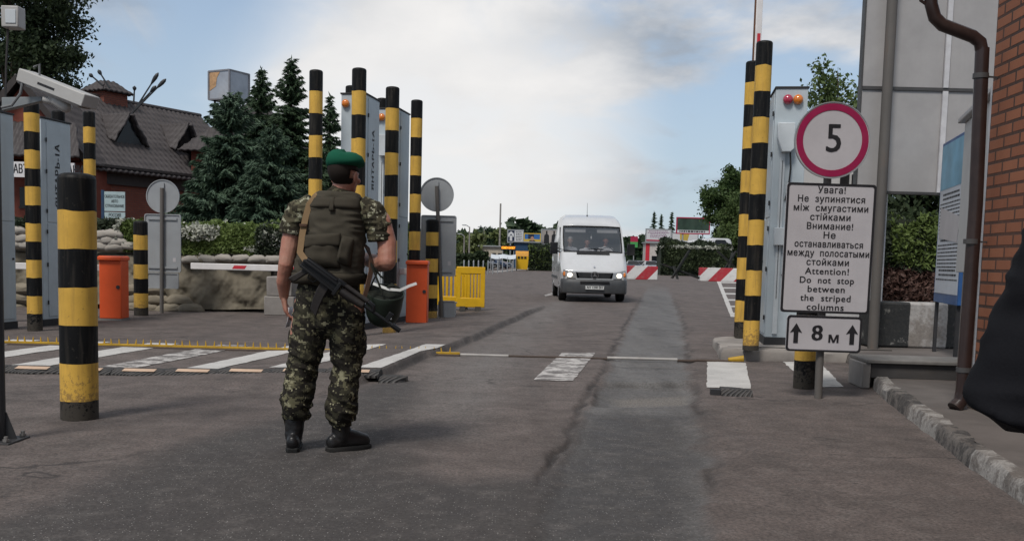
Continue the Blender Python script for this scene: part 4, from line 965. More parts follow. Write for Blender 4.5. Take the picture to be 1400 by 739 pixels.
# roof lamps on thin stalks
M_LMP = paint('lamp_dark', (0.03, 0.032, 0.035), 0.4)
LPS = [((137, 114), (123, 102), 'roof lamp on a short stalk, furthest towards the big tree'), ((147, 116), (135, 97), 'roof lamp on a stalk just before the tiled chimney'), ((183, 136), (184, 119), 'small roof lamp peeping over the right end of the chimney cap'), ((187, 146), (215, 102), 'tallest slanting roof lamp behind the chimney'), ((189, 146), (225, 110), 'lowest and longest slanting roof lamp behind the chimney'), ((190, 143), (212, 119), 'shorter slanting roof lamp between two longer ones')]
for (a, c2, lb) in LPS:
    p0 = W(a[0], a[1], 41.5); p1 = W(c2[0], c2[1], 41.5); t = thing('roof_lamp', lb, 'lamp', p0, 0, 'lamps on the house roof'); d = p1 - p0
    b = MB(); b.tube([-d * 0.25, d * .8], [0.04, 0.03], 6); b.build('stalk', M_LMP, t)
    b = MB(); b.tube([d * .70, d * .80, d * .90, d * 1.0, d * 1.04], [0.03, 0.065, .085, 0.07, .03], 10, dome=True); b.build('lamp_head', M_LMP, t)
# insurance board
q = at(157, 36); t = thing('insurance_board', 'small pale teal insurance notice board with a dark blue edge before the brick house', 'notice board', q)
zz1, zz0 = zat(157, 262, 36), zat(157, 308, 36); w = 30 * 36 / F
b = MB(); b.bx(-w / 2 - .06, -w / 2 + .04, -.04, .04, 0, zz1 + .05); b.build('post', paint('board_blue', (0.02, 0.045, 0.09), 0.5), t)
hgt = zz1 - zz0
for k, (za, zb_, s, sz, ln) in enumerate(((0.42, 1, 'ОБЯЗАТЕЛЬНОЕ\nАВТО\nСТРАХОВАНИЕ', .145, 1.15), (0.21, 0.39, 'РОССИЯ', .17, 1), (0.0, .18, 'УКРАИНА', .17, 1))):
    b = MB(); b.bx(-w / 2 + .05, w / 2, -.03, .0, zz0 + hgt * za, zz0 + hgt * zb_); o = b.build('board', paint('board_pale_teal', (.34, .42, .43), .5, .06, .2), t, bevel=.004)
    text_mesh('lettering', s, sz, M_INK2, o, face_M((0.03, -.032, zz0 + hgt * (za + zb_) / 2)), bold=.003, sx=0.62, line=ln)

# ------------------------------------------------------------------ sandbag position with tarpaulin and netting
M_TARP = paint('tarpaulin_khaki', (0.165, 0.142, 0.105), 0.8, 0.22, 0.45, (0.065, 0.055, 0.042), 1.2, bump=0.3); M_BAG = paint('sandbag_cloth', (0.31, 0.285, 0.255), 0.9, 0.3, 0.65, (0.13, 0.108, 0.08), 3.0, bump=0.5); M_BAGK = paint('sandbag_khaki', (0.21, 0.18, 0.135), 0.9, 0.2, 0.4, (0.07, 0.06, 0.045), 3.0, bump=0.5)
YS = 19.6
bx0, bx1 = at(-60, YS).x, at(372, YS).x
bk = thing('sandbag_bunker', 'tarpaulin covered sandbag bunker topped with green camouflage netting', 'bunker', (bx0, YS, 0))
Lb = bx1 - bx0; zt_ = zat(300, 351, YS)
b = MB(); b.bx(0, Lb, 0.15, 2.2, 0, zt_); b.bx(.1, Lb - .1, .3, 1.9, zt_, zat(300, 320, YS)); b.build('earth_fill', paint('packed_earth', (0.09, 0.078, 0.06), 0.95, 0.3), bk)
nu, nv = 260, 60; u, v = np.meshgrid(np.linspace(0, 1, nu), np.linspace(0, 1, nv))
X = u * Lb; p3 = np.stack([X, v * 1.2, 0 * X], -1).reshape(-1, 3)
zlow = 0.06 + 0.06 * vnoise(np.stack([X[0] * 1.0, 0 * X[0], 0 * X[0] + 5], 1), 1.1)
Z = zlow[None, :] * (1 - v) + (zt_ + 0.05) * v
wr = fbm(p3 * np.array([1.0, 0.55, 1]), 1.6, 5, .55).reshape(nv, nu)
fold = np.abs(vnoise(np.stack([X.ravel() * 1.0 + v.ravel() * 1.3, v.ravel() * .35, 0 * X.ravel()], 1), 2.1)).reshape(nv, nu)
Yt = -0.10 - 0.25 * (1 - v) ** 1.5 - 0.13 * wr + 0.30 * (0.4 - fold) * (1 - 0.5 * v) + 0.30 * sst(v, .93, 1.0)
k = np.arange(nu * nv).reshape(nv, nu); f = np.stack([k[:-1, :-1], k[:-1, 1:], k[1:, 1:], k[1:, :-1]], -1).reshape(-1, 4)
npmesh('tarpaulin', np.stack([X, Yt, Z], -1).reshape(-1, 3), f, M_TARP, bk, smooth=True)
def bag_mesh(mat, seed):
    b = MB(); b.ell((0, 0, 0), (1, 1, 1), 22)
    P = np.array(b.v); sgn = np.sign(P); P = sgn * np.abs(P) ** np.array([0.62, 0.7, 0.85]); P = P * np.array([0.29, 0.19, 0.105])
    P = P + 0.026 * np.stack([fbm(P + seed, 8, 4, .6), fbm(P + seed + 4, 8, 4, .6), fbm(P + seed + 8, 8, 4, .6)], 1); P[:, 2] *= 1 - .35 * np.clip((np.abs(P[:, 0]) - .2) / .09, 0, 1); P[:, 2] -= 0.03 * (P[:, 0] / .29) ** 2
    b.v = [tuple(p) for p in P]; return b.build('sandbag', mat, ang=0)
bags = [bag_mesh(M_BAG, 1.0), bag_mesh(M_BAG, 5.5), bag_mesh(M_BAGK, 9.0)]; first_use = set()
def sandbag(px, py, Y, kind, label, rz=None, sc=1.0, tilt=0.0):
    o = bags[kind]
    if kind in first_use: o = o.copy(); COL.objects.link(o)
    first_use.add(kind)
    o.location = W(px, py, Y); o.rotation_euler = (R(random.uniform(-8, 8)), R(tilt + random.uniform(-7, 7)), R(rz if rz is not None else random.uniform(-12, 12))); o.scale = (sc,) * 3
    tag(o, label, 'sandbag', 'sandbags of the bunker')
L1, L2, L3 = 'pale grey sandbag in the row between netting and khaki tarpaulin', 'pale sandbag in the pile behind the black and yellow posts by the orange box', 'khaki sandbag slumped at the foot of the tarpaulin by the sign post'
for i in range(13): sandbag(262 + 22.5 * (i % 6) + 11 * (i // 6), 353.5 - 8 * (i // 6) * (1 if i < 12 else 0) + random.uniform(-1.5, 1.5), YS - .12 + .2 * (i // 6), i % 2, L1, sc=0.72)
for i, (x, y) in enumerate([(18, 334), (38, 335), (14, 324), (32, 326), (24, 316), (140, 337), (158, 338), (148, 328), (163, 330), (139, 321), (156, 320), (176, 336)]): sandbag(x, y, YS - .05, i % 2, L2, sc=0.82)
for i, (x, y) in enumerate([(176, 420), (203, 421), (232, 421), (262, 422), (190, 408), (217, 409), (246, 410), (180, 396), (206, 397), (20, 420), (26, 407), (31, 394)]): sandbag(x, y, YS - .36 + .08 * (i > 3), 2, L3, sc=0.95)
# netting: torn strips sewn on a mesh, nobody could count the strips
def netting(name, label, x0, x1, Y, z0, z1, depth, n, mat, size, parent=None, top=True, bulge=0.12, cat='camouflage net', patchy=0):
    m = int(n * .7); px = RNG.uniform(x0, x1, m); pz = RNG.uniform(z0, z1, m); w = np.stack([px, 0 * px, pz], 1)
    py = Y - bulge * (1 + 1.2 * vnoise(w, 2.2)) * np.sqrt(np.clip((z1 - pz) / (z1 - z0) * 3, 0, 1)) + RNG.uniform(-.04, .04, m); pz = pz + 0.06 * vnoise(w + 3, 3) + (pz - z0) * .26 * vnoise(w * np.array([1, 0, 0]), 4.5 / max(.5, (z1 - z0) * 2))
    C = [np.stack([px, py, pz], 1)]
    k = n - m; qx = RNG.uniform(x0, x1, k); qy = Y + RNG.uniform(0, depth, k); C.append(np.stack([qx, qy, z1 + (z1 - z0) * .30 * vnoise(np.stack([qx, qy, 0 * qx], 1), 4.5 / max(.5, (z1 - z0) * 2)) + RNG.uniform(-.03, .05, k)], 1))
    C = np.concatenate(C)
    if patchy: C = C[(vnoise(C * np.array([1, .6, 1]) + 11, patchy) > .08)]
    v, f = leaf_quads(C, size, 0.1, 1.9); o = npmesh(name, v, f, mat, parent)
    if parent is None: tag(o, label, cat)
    return o
N_GRN = leafmat('net_green', (0.065, 0.10, 0.026), (0.19, 0.25, 0.075), 2.2, 0.25); N_WHT = leafmat('net_pale', (0.26, 0.27, 0.22), (0.55, 0.55, 0.48), 3, 0.2); N_DRK = leafmat('net_dark', (0.020, 0.030, 0.018), (0.055, 0.07, 0.04), 2, 0.2); N_RED = leafmat('net_brown', (0.055, 0.028, 0.022), (0.145, 0.085, 0.07), 3, 0.2)
nz0, nz1 = zat(300, 347, YS), zat(300, 310, YS)
o = netting('netting', None, at(160, YS).x - bx0, at(385, YS).x - bx0, 0.02, nz0, nz1, 1.6, 16000, N_GRN, 0.05, bk, bulge=.10)
netting('netting', None, at(160, YS).x - bx0, at(385, YS).x - bx0, -0.02, nz0 + .1, nz1, 1.6, 3200, N_WHT, 0.05, bk, bulge=.12, patchy=2.6)
netting('netting', None, at(352, YS).x - bx0, at(392, YS).x - bx0, -0.02, nz0 + .02, nz1 - .04, 1.6, 1400, N_DRK, 0.07, bk, bulge=.12)
netting('netting', None, at(-40, YS).x - bx0, at(160, YS).x - bx0, 0.05, nz1 - .1, nz1 + .04, 1.5, 1600, N_DRK, 0.08, bk)
YN = 21.5
nb_ = thing('netted_wall', 'narrow leafy camouflage screen seen between the posts beside the orange box', 'camouflage net', at(500, YN))
b = MB(); b.bx(at(440, YN).x - at(500, YN).x, at(557, YN).x - at(500, YN).x, .15, .6, 0, zat(540, 312, YN)); b.build('backing', paint('net_backing', (0.025, 0.032, 0.02), 0.95), nb_)
netting('netting', None, at(440, YN).x - at(500, YN).x, at(558, YN).x - at(500, YN).x, 0.05, 0.15, zat(540, 308, YN), .6, 5200, L_BIRCH, 0.085, nb_)
q = at(377, 18.6); t = thing('concrete_block', 'grey concrete block against the end of the tarpaulin bunker', 'concrete block', q)
b = MB(); b.bx(-.22, .34, 0, .8, 0, .36); b.bx(-.18, .3, .02, .78, .362, zat(377, 378, 18.6)); b.build('block', M_CONC, t, bevel=.02)

# ------------------------------------------------------------------ spruces and the big tree
SPG = 'spruces beside the brick house'
spruce('broad blue spruce with the lowest wide skirt, nearest of the spruces', at(316, 26), zat(318, 128, 26), 2.05, L_SPR, 260, 0.15, SPG, 22, z0=0.03, power=.7)
spruce('tall slim spruce rising behind the broad blue spruce', at(356, 29), zat(356, 93, 29), 1.75, L_SPR2, 220, 0.15, SPG, 20)
spruce('tallest spruce, its tip just beside the first tall striped post', at(397, 28), zat(396, 79, 28), 1.85, L_SPR2, 230, 0.15, SPG, 20)
spruce('small distant looking spruce between two tall striped posts', at(449, 33), zat(449, 130, 33), 1.5, L_SPR2, 150, 0.17, SPG, 16)
spruce('low bushy spruce filling the gap above the netting', at(372, 24.5), zat(372, 175, 24.5), 1.7, L_SPR, 200, 0.14, SPG, 20, z0=.03, power=.7)
broadleaf('large dark broadleaf tree rising behind the brick gable and security camera', at(22, 52), 16, (zat(20, 40, 52), 3.9, 4, 5.2), 120, 42000, 0.15, L_DARK, trunk_r=.35, spread=.8)
broadleaf('thin leafy treetop leaning out over the white cabin behind the speed limit sign', at(1118, 26), 6, (zat(1135, 136, 26), 0.95, .9, 1.1), 26, 2600, 0.085, L_BIRCH, lean=(.35, 0), trunk_r=.06, spread=.9)
broadleaf('dense dark tree filling the gap under the grey light box panel', at(1262, 27), 5, (zat(1260, 300, 27), 2.2, 1.5, 2.2), 60, 16000, 0.13, L_DARK, trunk_r=.15)
RT = 'trees beyond the camouflaged bunker'
broadleaf('tall green tree standing beside the white coach beyond the barrier blocks', at(992, 118), 12, (zat(990, 285, 118), 2.9, 3, 4.6), 80, 16000, 0.26, L_DEC, group=RT, trunk_r=.25)
broadleaf('lower yellow green willow partly hidden by the striped posts on the island', at(1008, 112), 9, (zat(1008, 318, 112), 2.7, 3, 4.2), 70, 14000, 0.24, L_BIRCH, group=RT, trunk_r=.2)
broadleaf('treetop seen just above the willow beside the striped posts', at(1012, 125), 12, (zat(1010, 265, 125), 2.6, 3, 3.6), 60, 10000, 0.26, L_DEC, group=RT, trunk_r=.2)

# ------------------------------------------------------------------ right hand side: block, netting, light box, kiosk, wall
def painted_block_mat():
    m, nt, b, o = new_mat('block_black_white'); oc = nd(nt, 'ShaderNodeTexCoord').outputs['Object']; g = noise(nt, oc, 2.6, 9, 0.72); f = noise(nt, oc, 24, 5)
    s = nd(nt, 'ShaderNodeSeparateXYZ', {0: oc}).outputs[0]; e = mth(nt, 'ADD', s, mth(nt, 'MULTIPLY', noise(nt, oc, 9, 4), 0.03))
    wm = mth(nt, 'MULTIPLY', rng(nt, e, 0.545, 0.555), rng(nt, e, 1.05, 1.06, 1, 0))
    blk = mixc(nt, rng(nt, g, 0.56, 0.60), (0.014, 0.015, 0.016), (0.16, 0.155, 0.145)); wht = mixc(nt, rng(nt, g, 0.44, 0.56), (0.36, 0.34, 0.325), (0.21, 0.185, 0.165))
    c = mixc(nt, wm, blk, wht); c = mixc(nt, rng(nt, f, 0.45, 0.75, 0, 0.4), c, (0.06, 0.055, 0.05)); nt.links.new(c, b.inputs['Base Color']); b.inputs['Roughness'].default_value = 0.8
    nt.links.new(bumpn(nt, g, 0.7, 0.03), b.inputs['Normal']); return m
q = G(1187, 474, .105); t = tag((lambda mb: (mb.bx(0, 1.75, 0, .45, 0, HT(q, 412) - .105), mb.build('concrete_block', painted_block_mat(), bevel=.03, loc=q))[1])(MB()), 'black and white painted concrete block under the grey light box', 'concrete block')
YR = 17.5
rn = thing('netted_wall', 'sandbag wall under green and brown camouflage netting behind the painted block', 'camouflage net', at(1190, YR)); ox = at(1190, YR).x
b = MB(); b.bx(-.1, 2.6, .15, 1.3, 0, zat(1240, 300, YR)); b.build('backing', MATS['net_backing'], rn)
x1_ = at(1300, YR).x - ox
netting('netting', None, -.1, x1_, 0.06, zat(1240, 366, YR), zat(1240, 300, YR), 1.2, 3600, N_DRK, 0.075, rn); netting('netting', None, x1_ * .22, x1_, 0.03, zat(1240, 362, YR), zat(1240, 300, YR), 1.2, 2200, N_GRN, 0.07, rn)
netting('brown_netting', None, -.1, x1_, 0.0, 0.15, zat(1240, 352, YR), .1, 5200, N_RED, 0.06, rn, bulge=.1); netting('netting', None, -.1, x1_ * .5, 0.05, zat(1240, 304, YR), zat(1240, 298, YR), 1.2, 260, N_WHT, 0.06, rn, patchy=3)
# light box on posts
M_PANEL = streaky('panel_grey_white', (0.34, 0.325, 0.32), 0.4, 0.2, (0.28, 0.26, 0.24)); M_FRM = paint('panel_frame', (0.06, 0.058, 0.058), 0.5); M_STRIP = paint('panel_strip', (0.52, 0.51, 0.52), 0.4)
YP = 13.2; P = lambda x, y: W(x, y, YP); x0 = P(1174, 200).x; t = thing('light_box', 'huge grey white light box panel on steel posts above the painted block', 'light box', (x0, YP, 0), 0)
zlo, zmid, ztop = P(1230, 262).z, P(1230, 121).z, P(1230, -120).z; wd = 2.35; xs = P(1288, 200).x - x0
for (a, c2, lo, hi) in ((0, xs - .035, zlo, zmid - .02), (xs + .035, wd, zlo, zmid - .02), (0, xs - .035, zmid + .02, ztop), (xs + .035, wd, zmid + .02, ztop)):
    b = MB(); b.bx(a + .01, c2, .02, .11, lo, hi); b.build('panel', M_PANEL, t, bevel=.006)
b = MB(); b.bx(.01, wd, 0, .112, zmid - .021, zmid + .021); b.bx(-.012, .009, .01, .12, zlo - .02, ztop); b.bx(.01, wd, .0, .12, zlo - .03, zlo - .001); b.build('frame', M_FRM, t)
b = MB(); b.bx(xs - .034, xs + .034, -.012, .105, zlo, zmid - .022); b.bx(xs - .032, xs + .032, -.012, .105, zmid + .022, ztop); b.build('strip', M_STRIP, t)
for px, yy, rr_ in ((1203, -.12, .066), (1209, .55, .03)):
    b = MB(); b.cyl((W(px, 300, YP + yy).x - x0, yy, 0), (W(px, 300, YP + yy).x - x0, yy, ztop if yy < 0 else zlo + .2), rr_, n=14); b.build('support_post', M_POST if yy < 0 else M_STRIP, t)
# white cabin behind the speed limit sign
q = at(1079, 15.6, 0); t = thing('white_cabin', 'plain white cabin wall behind the speed limit sign', 'cabin', q); hc = zat(1085, 178, 15.6)
b = MB(); b.bx(0, 1.35, 0, 1.1, .1, hc); b.build('wall', streaky('cabin_white', (0.50, 0.485, 0.475), 0.5, 0.2), t); b = MB(); b.bx(-.03, 1.38, -.04, 1.14, hc, hc + .05); b.build('roof_edge', M_FRM, t)
b = MB(); b.bx(.0, 1.35, .02, 1.08, -.05, .1); b.build('plinth', M_CABD, t)
b = MB(); b.bx(.72, .86, -.02, 0, zat(1150, 254, 15.6), zat(1150, 232, 15.6)); b.bx(.9, 1.0, -.018, 0.002, zat(1150, 254, 15.6), zat(1150, 238, 15.6)); b.build('vent_grille', M_DARKW, t, bevel=.004)
# information stand with poster
q = G(1283, 490, .105); Yq = 12.95; A = W(1283, 300, Yq); B_ = W(1316, 300, Yq - 1.4); t = thing('information_stand', 'blue edged information board with a pale poster of fine print beside the white kiosk', 'notice board', (A.x, Yq, .1))
dv_ = Vector((B_.x - A.x, -1.4, 0)); rz = math.atan2(dv_.y, dv_.x); t.rotation_euler = (0, 0, rz); wI = dv_.length
zI0, zI1 = W(1285, 412, Yq).z - .1, W(1285, 197, Yq).z - .1
M_BLUE = paint('stand_blue', (0.03, 0.09, 0.24), 0.4); M_POSTER = paint('poster_paper', (0.52, 0.55, 0.60), 0.4, 0.05, 0.1); M_PBLUE = paint('poster_sky', (0.16, 0.36, 0.50), 0.4, 0.35, 0.0, scale=1.5)
b = MB(); b.bx(0, wI, .0, .05, zI0, zI1); b.build('board', M_BLUE, t, bevel=.005)
b = MB(); b.bx(.05, wI - .03, -.004, -.001, zI0 + .12, zI1 - .04); b.build('poster', M_POSTER, t)
b = MB(); b.bx(.05, wI - .03, -.006, -.0045, zI1 - .6, zI1 - .04); b.build('poster_picture', M_PBLUE, t)
b = MB(); z = zI1 - .68; k = 0
while z > zI0 + .25:
    head = k in (0, 1, 11, 12, 20, 21); x_ = .1 if not head else .25
    while x_ < wI - (.1 if not head else .25):
        w = random.uniform(.03, .12); b.bx(x_, min(x_ + w, wI - .08), -.0055, -.0045, z, z + (.024 if head else .017)); x_ += w + .02
    z -= .045 if not head else .055; k += 1
b.build('printed_lettering', M_INK, t, smooth=False)
for x_ in (.06, wI - .1): b = MB(); b.bx(x_, x_ + .05, .01, .05, 0, zI0); b.build('leg', M_CABD, t)
b = MB(); b.prism([(.15, zI1 - 1.2), (wI - .2, zI1 - 1.28), (wI - .12, zI1 - .98), (.18, zI1 - .82)], -.010, -.0075); b.build('taped_sheet', M_SIGNW, t)
# white kiosk
YK = 9.9; A = W(1311, 300, YK); B_ = W(1352, 300, 8.25); dv_ = B_ - A; t = thing('white_kiosk', 'white metal kiosk between the downpipe and the information board', 'kiosk', (A.x, YK, .1), math.atan2(dv_.y, dv_.x)); wk = math.hypot(dv_.x, dv_.y); zk0, zk1 = W(1312, 372, YK).z - .1, W(1312, 168, YK).z - .1
M_KI = streaky('kiosk_white', (0.46, 0.45, 0.435), 0.45, 0.25)
b = MB(); b.bx(0, wk, 0, 1.0, zk0, zk1); b.build('cabinet', M_KI, t, bevel=.008); b = MB(); b.bx(.06, wk - .06, .06, .9, 0, zk0); b.build('leg_panel', M_CONC, t)
b = MB(); b.bx(-.05, wk + .05, -.06, 1.05, zk1 + .001, zk1 + .05); b.build('roof', M_PANEL, t, bevel=.01)
# brick wall corner with its downpipe
YB = 7.62; M_BRW = brickmat('wall_brick', (0.26, 0.090, 0.044), (0.345, 0.130, 0.064), (0.032, 0.025, 0.022), 0.25, 0.076, 0.013)
cw = W(1337.5, 420, YB); t = thing('brick_wall', 'orange brick building corner with deep mortar joints behind the downpipe', 'brick wall', (cw.x, YB, 0), R(-90 - 3.5))
b = MB(); b.bx(0, 9, 0, .38, .42, 5.2); b.build('brickwork', M_BRW, t); b = MB(); b.bx(-.01, 9, -.035, .4, 0, .42); b.build('plinth', paint('plinth_brown', (.13, .095, .075), .9, .25, .6, (.05, .04, .035), 3, bump=.6), t, bevel=.01)
b = MB(); b.bx(-.035, -.002, .0, .38, .42, 2.55); b.build('corner_strip', M_STRIP, t)
b = MB(); b.bx(-.5, 9, -.45, .4, 5.2, 5.32); b.build('soffit', M_FRM, t)
YD = 7.5; Wd = lambda x, y: W(x, y, YD); M_PIPE = paint('pipe_brown', (0.028, 0.016, 0.014), 0.4, 0.2, 0.35, (0.09, 0.06, 0.05), coat=.2)
t = thing('downpipe', 'dark brown metal downpipe with two bends running down the brick corner', 'downpipe', (Wd(1312, 540).x, YD, .1)); o_ = t.location
pp = [Wd(1268, -90), Wd(1273, 6), Wd(1278, 24), Wd(1288, 34), Wd(1330, 50), Wd(1340, 58), Wd(1343, 74)]
b = MB(); b.tube([p - o_ for p in pp], .047, 16); b.build('upper_bend', M_PIPE, t)
pp = [Wd(1343, 66), Wd(1334, 280), Wd(1316, 534), Wd(1313, 548), Wd(1303, 557)]; pp[-1].y -= .02
b = MB(); b.tube([p - o_ for p in pp], [.050, .050, .050, .052, .056], 16); b.build('shaft', M_PIPE, t)
for y in (104, 330, 505):
    k = (y - 66) / (534 - 66); p = Wd(1343 + (1316 - 1343) * k, y) - o_; b = MB(); b.cyl(p - Vector((0, 0, .018)), p + Vector((0, 0, .018)), .056, n=16); b.bar(p, p + Vector((.2, .06, .0)), .012, .012); b.build('bracket', M_FRM, t)
p = Wd(1266, 3) - o_; b = MB(); b.tube([p + Vector((.01, 0, -.02)), p + Vector((-.04, 0, .01)), p + Vector((-.05, 0, .05))], .012, 8); b.build('hook', M_PIPE, t)
# low concrete step box
a = G(1183, 516, .105); t = thing('concrete_trough', 'long low grey concrete step box on the pavement beside the kerb', 'concrete step', (a.x, a.y, .1), R(-4))
hh = HT(a, 491) - .1; b = MB(); b.bx(.05, 1.6, .02, .55, 0, hh - .035); b.build('body', paint('step_dark', (0.06, 0.056, 0.055), 0.85, .2, .4), t, bevel=.01); b = MB(); b.bx(0, 1.65, -.02, .6, hh - .035, hh); b.build('lid', paint('step_top', (0.17, 0.16, 0.15), 0.8, .2, .4), t, bevel=.008); b = MB(); b.bx(-.03, .05, .0, .5, -.1, hh - .036); b.build('end_cheek', M_CONC, t, bevel=.01)

# ------------------------------------------------------------------ camera pole at the near edge
q = G(-3, 603); t = thing('camera_pole', 'dark steel pole at the edge of the photo carrying the security camera', 'pole', q); Yc = q.y
M_DST = streaky('dark_steel', (0.035, 0.035, 0.037), 0.5, 0.4, (0.09, 0.07, 0.06))
b = MB(); b.tube([(0, 0, 0.01), (0, 0, 3.4)], .046, 18); b.build('shaft', M_DST, t)
b = MB(); b.bx(-.13, .13, -.13, .13, 0, .015); b.build('base_plate', M_DST, t, bevel=.003)
for a in range(4):
    b = MB(); d = Vector((math.cos(a * PI / 2 + .3), math.sin(a * PI / 2 + .3), 0)); b.prism([(.04, .0), (.105, .0), (.05, .16), (.04, .16)], -.005, .005, M=Matrix((d, Vector((-d.y, d.x, 0)), Vector((0, 0, 1)))).transposed(), c=(0, 0, .015)); b.build('gusset', M_DST, t)
for x, y in ((.1, .1), (-.1, .1), (.1, -.1), (-.1, -.1)):
    b = MB(); b.cyl((x, y, .015), (x, y, .05), .012, n=8); b.cyl((x, y, .02), (x, y, .034), .02, n=6); b.build('anchor_bolt', M_STEEL, t)
pz = lambda x, y: W(x, y, Yc) - q
b = MB(); b.loft([[pz(4, 130) + Vector((0, s_, 0)), pz(4, 150) + Vector((0, s_, 0))][::1] + [] for s_ in (0,)][0:0] or [[pz(2, 133), pz(2, 151), pz(2, 151) + Vector((0, .05, 0)), pz(2, 133) + Vector((0, .05, 0))], [pz(57, 132), pz(57, 138), pz(57, 138) + Vector((0, .05, 0)), pz(57, 132) + Vector((0, .05, 0))]]); b.build('bracket_arm', paint('bracket_grey', (0.22, 0.24, 0.25), .5), t, bevel=.003)
# security camera
M_CCTV = paint('camera_housing', (0.40, 0.39, 0.375), 0.4, .06, .25); c0 = W(40, 100, Yc); t = thing('security_camera', 'grey weatherproof security camera pointing down over the brick house', 'security camera', c0)
c1 = W(126, 134, Yc - .12); ax = (c1 - c0); Lc = ax.length; ax.normalize(); up = (Vector((0, 0, 1)) - ax * ax.z).normalized(); sd_ = ax.cross(up)
MC = Matrix((sd_, ax, up)).transposed()
def cbox(name, x, y0, y1, z0, z1, mat, bev=.006, par=t):
    m_ = MB(); m_.bx(-x, x, y0, y1, z0, z1); m_.v = [tuple(MC @ Vector(v)) for v in m_.v]; return m_.build(name, mat, par, bevel=bev)
cbox('housing', .052, .02, Lc - .03, -.075, .0, M_CCTV, .014); cbox('sunshield', .064, -.02, Lc, -.062, .012, M_CCTV, .006)
cbox('front_glass', .042, Lc - .031, Lc - .024, -.07, -.008, M_DARKW, .002); cbox('rear_cap', .045, -.03, .02, -.075, -.005, paint('camera_back', (.30, .30, .30), .4), .012); cbox('lettering', .0655, .13, .25, -.035, -.022, M_INK, 0)
b = MB(); pw = lambda x, y: W(x, y, Yc - .05) - c0
b.tube([pw(70, 122), pw(74, 133), pw(80, 138)], [.035, .03, .026], 12, dome=True); b.tube([pw(78, 138), pw(90, 146)], .034, 12, dome=True); b.tube([pw(60, 136), pw(80, 140)], .02, 10); b.build('swivel_mount', M_CCTV, t)
b = MB(); b.tube([pw(44, 103), pw(34, 101), pw(32, 108), pw(28, 128), pw(16, 144), pw(2, 147)], .0085, 8); b.build('cable', paint('cable_grey', (.16, .165, .17), .6), t)
b = MB(); b.tube([pw(48, 106), pw(54, 104), pw(54, 88), pw(46, 92)], .0065, 8); b.build('cable', MATS['cable_grey'], t)
# junction box on the same pole
c0 = W(17, 24, Yc); t = thing('wall_box', 'small pale grey equipment box at the top corner fixed to the dark pole', 'equipment box', c0); s = Yc / F
b = MB(); b.bx(-12 * s, 11 * s, -.03, .06, -14 * s, 14 * s); b.build('box', M_CCTV, t, bevel=.006); b = MB(); b.bx(-6 * s, 8 * s, -.034, -.031, -9 * s, 9 * s); b.build('cover', M_GREYP, t, bevel=.002)
b = MB(); b.tube([(-10 * s, .03, -14 * s), (-12 * s, .02, -60 * s), (-14 * s, .02, -110 * s)], .006, 8); b.build('cable', M_DST, t)
# yellow plastic barriers
M_YPL = paint('barrier_yellow', (0.62, 0.36, 0.012), 0.42, .08, .3, (.3, .17, .03)); M_RUBF = paint('rubber_foot', (.02, .02, .02), .8)
def plastic_barrier(base, label, rz, w=1.05, h=.98):
    t = thing('pedestrian_barrier', label, 'barrier', base, rz, 'yellow plastic barriers')
    b = MB(); z0 = .12
    b.bx(0, w, -.035, .035, h - .15, h); b.bx(0, w, -.035, .035, z0, z0 + .2); b.bx(0, .10, -.034, .034, z0, h); b.bx(w - .10, w, -.034, .034, z0, h)
    for k in range(6): x = .1 + (w - .2) * (k + .5) / 6; b.bx(x - .026, x + .026, -.025, .025, z0 + .1, h - .1)
    b.build('panel', M_YPL, t, bevel=.012)
    for x in (.14, w - .14):
        b = MB(); b.loft([[Vector((x + a * .06, y * c_, z)) for a, y in ((-1, -1), (1, -1), (1, 1), (-1, 1))] for c_, z in ((.38, 0), (.36, .03), (.05, .14))]); b.build('foot', M_RUBF, t)
    return t
plastic_barrier(G(623, 427), 'yellow plastic barrier nearest the kerb with black feet', R(3), (660 - 622) * 20.9 / F * 1.05)
plastic_barrier(G(596, 424), 'yellow plastic barrier half hidden behind the grey sign back', R(-4), .75, .92)
q = G(612, 433); t = thing('grey_box', 'small grey metal box low on the ground behind the sign post', 'metal box', q, 0); b = MB(); b.bx(-.14, .15, -.02, .2, 0, .27); b.build('box', M_GALV, t, bevel=.008); b = MB(); b.bx(-.16, .17, -.04, .22, .27, .29); b.build('lid', M_GALV, t, bevel=.004)
# ------------------------------------------------------------------ vehicles
def glassmat(name, tint=0.75, refl=0.16):
    m, nt, b, o = new_mat(name)
    tr = nd(nt, 'ShaderNodeBsdfTransparent', {'Color': (tint, tint, tint * 1.02, 1)}); gl = nd(nt, 'ShaderNodeBsdfGlossy', {'Color': (0.9, 0.93, 0.95, 1), 'Roughness': 0.03})
    fr = nd(nt, 'ShaderNodeFresnel', {'IOR': 1.5}); fac = mth(nt, 'ADD', mth(nt, 'MULTIPLY', fr.outputs[0], 1.4), refl - 0.05, True)
    mx = nd(nt, 'ShaderNodeMixShader', {0: fac}); nt.links.new(tr.outputs[0], mx.inputs[1]); nt.links.new(gl.outputs[0], mx.inputs[2]); nt.links.new(mx.outputs[0], o.inputs[0])
    return m
M_GLASS = glassmat('windscreen_glass'); M_DGLASS = paint('dark_glass', (0.012, 0.014, 0.016), 0.06, bump=0)
M_VAN = paint('van_white', (0.50, 0.505, 0.515), 0.28, .05, .30, (.36, .33, .30), 2.0, bump=0, coat=.5); M_PLAS = paint('bumper_grey', (0.055, 0.057, 0.060), 0.5, .12, .4, (.11, .10, .09)); M_BLKP = paint('black_plastic', (.012, .012, .013), .4, bump=0); M_TYRE = paint('tyre', (.016, .016, .016), .8, .2, .5, (.07, .06, .055)); M_RIM = paint('rim_steel', (.30, .30, .31), .35, metal=.6)
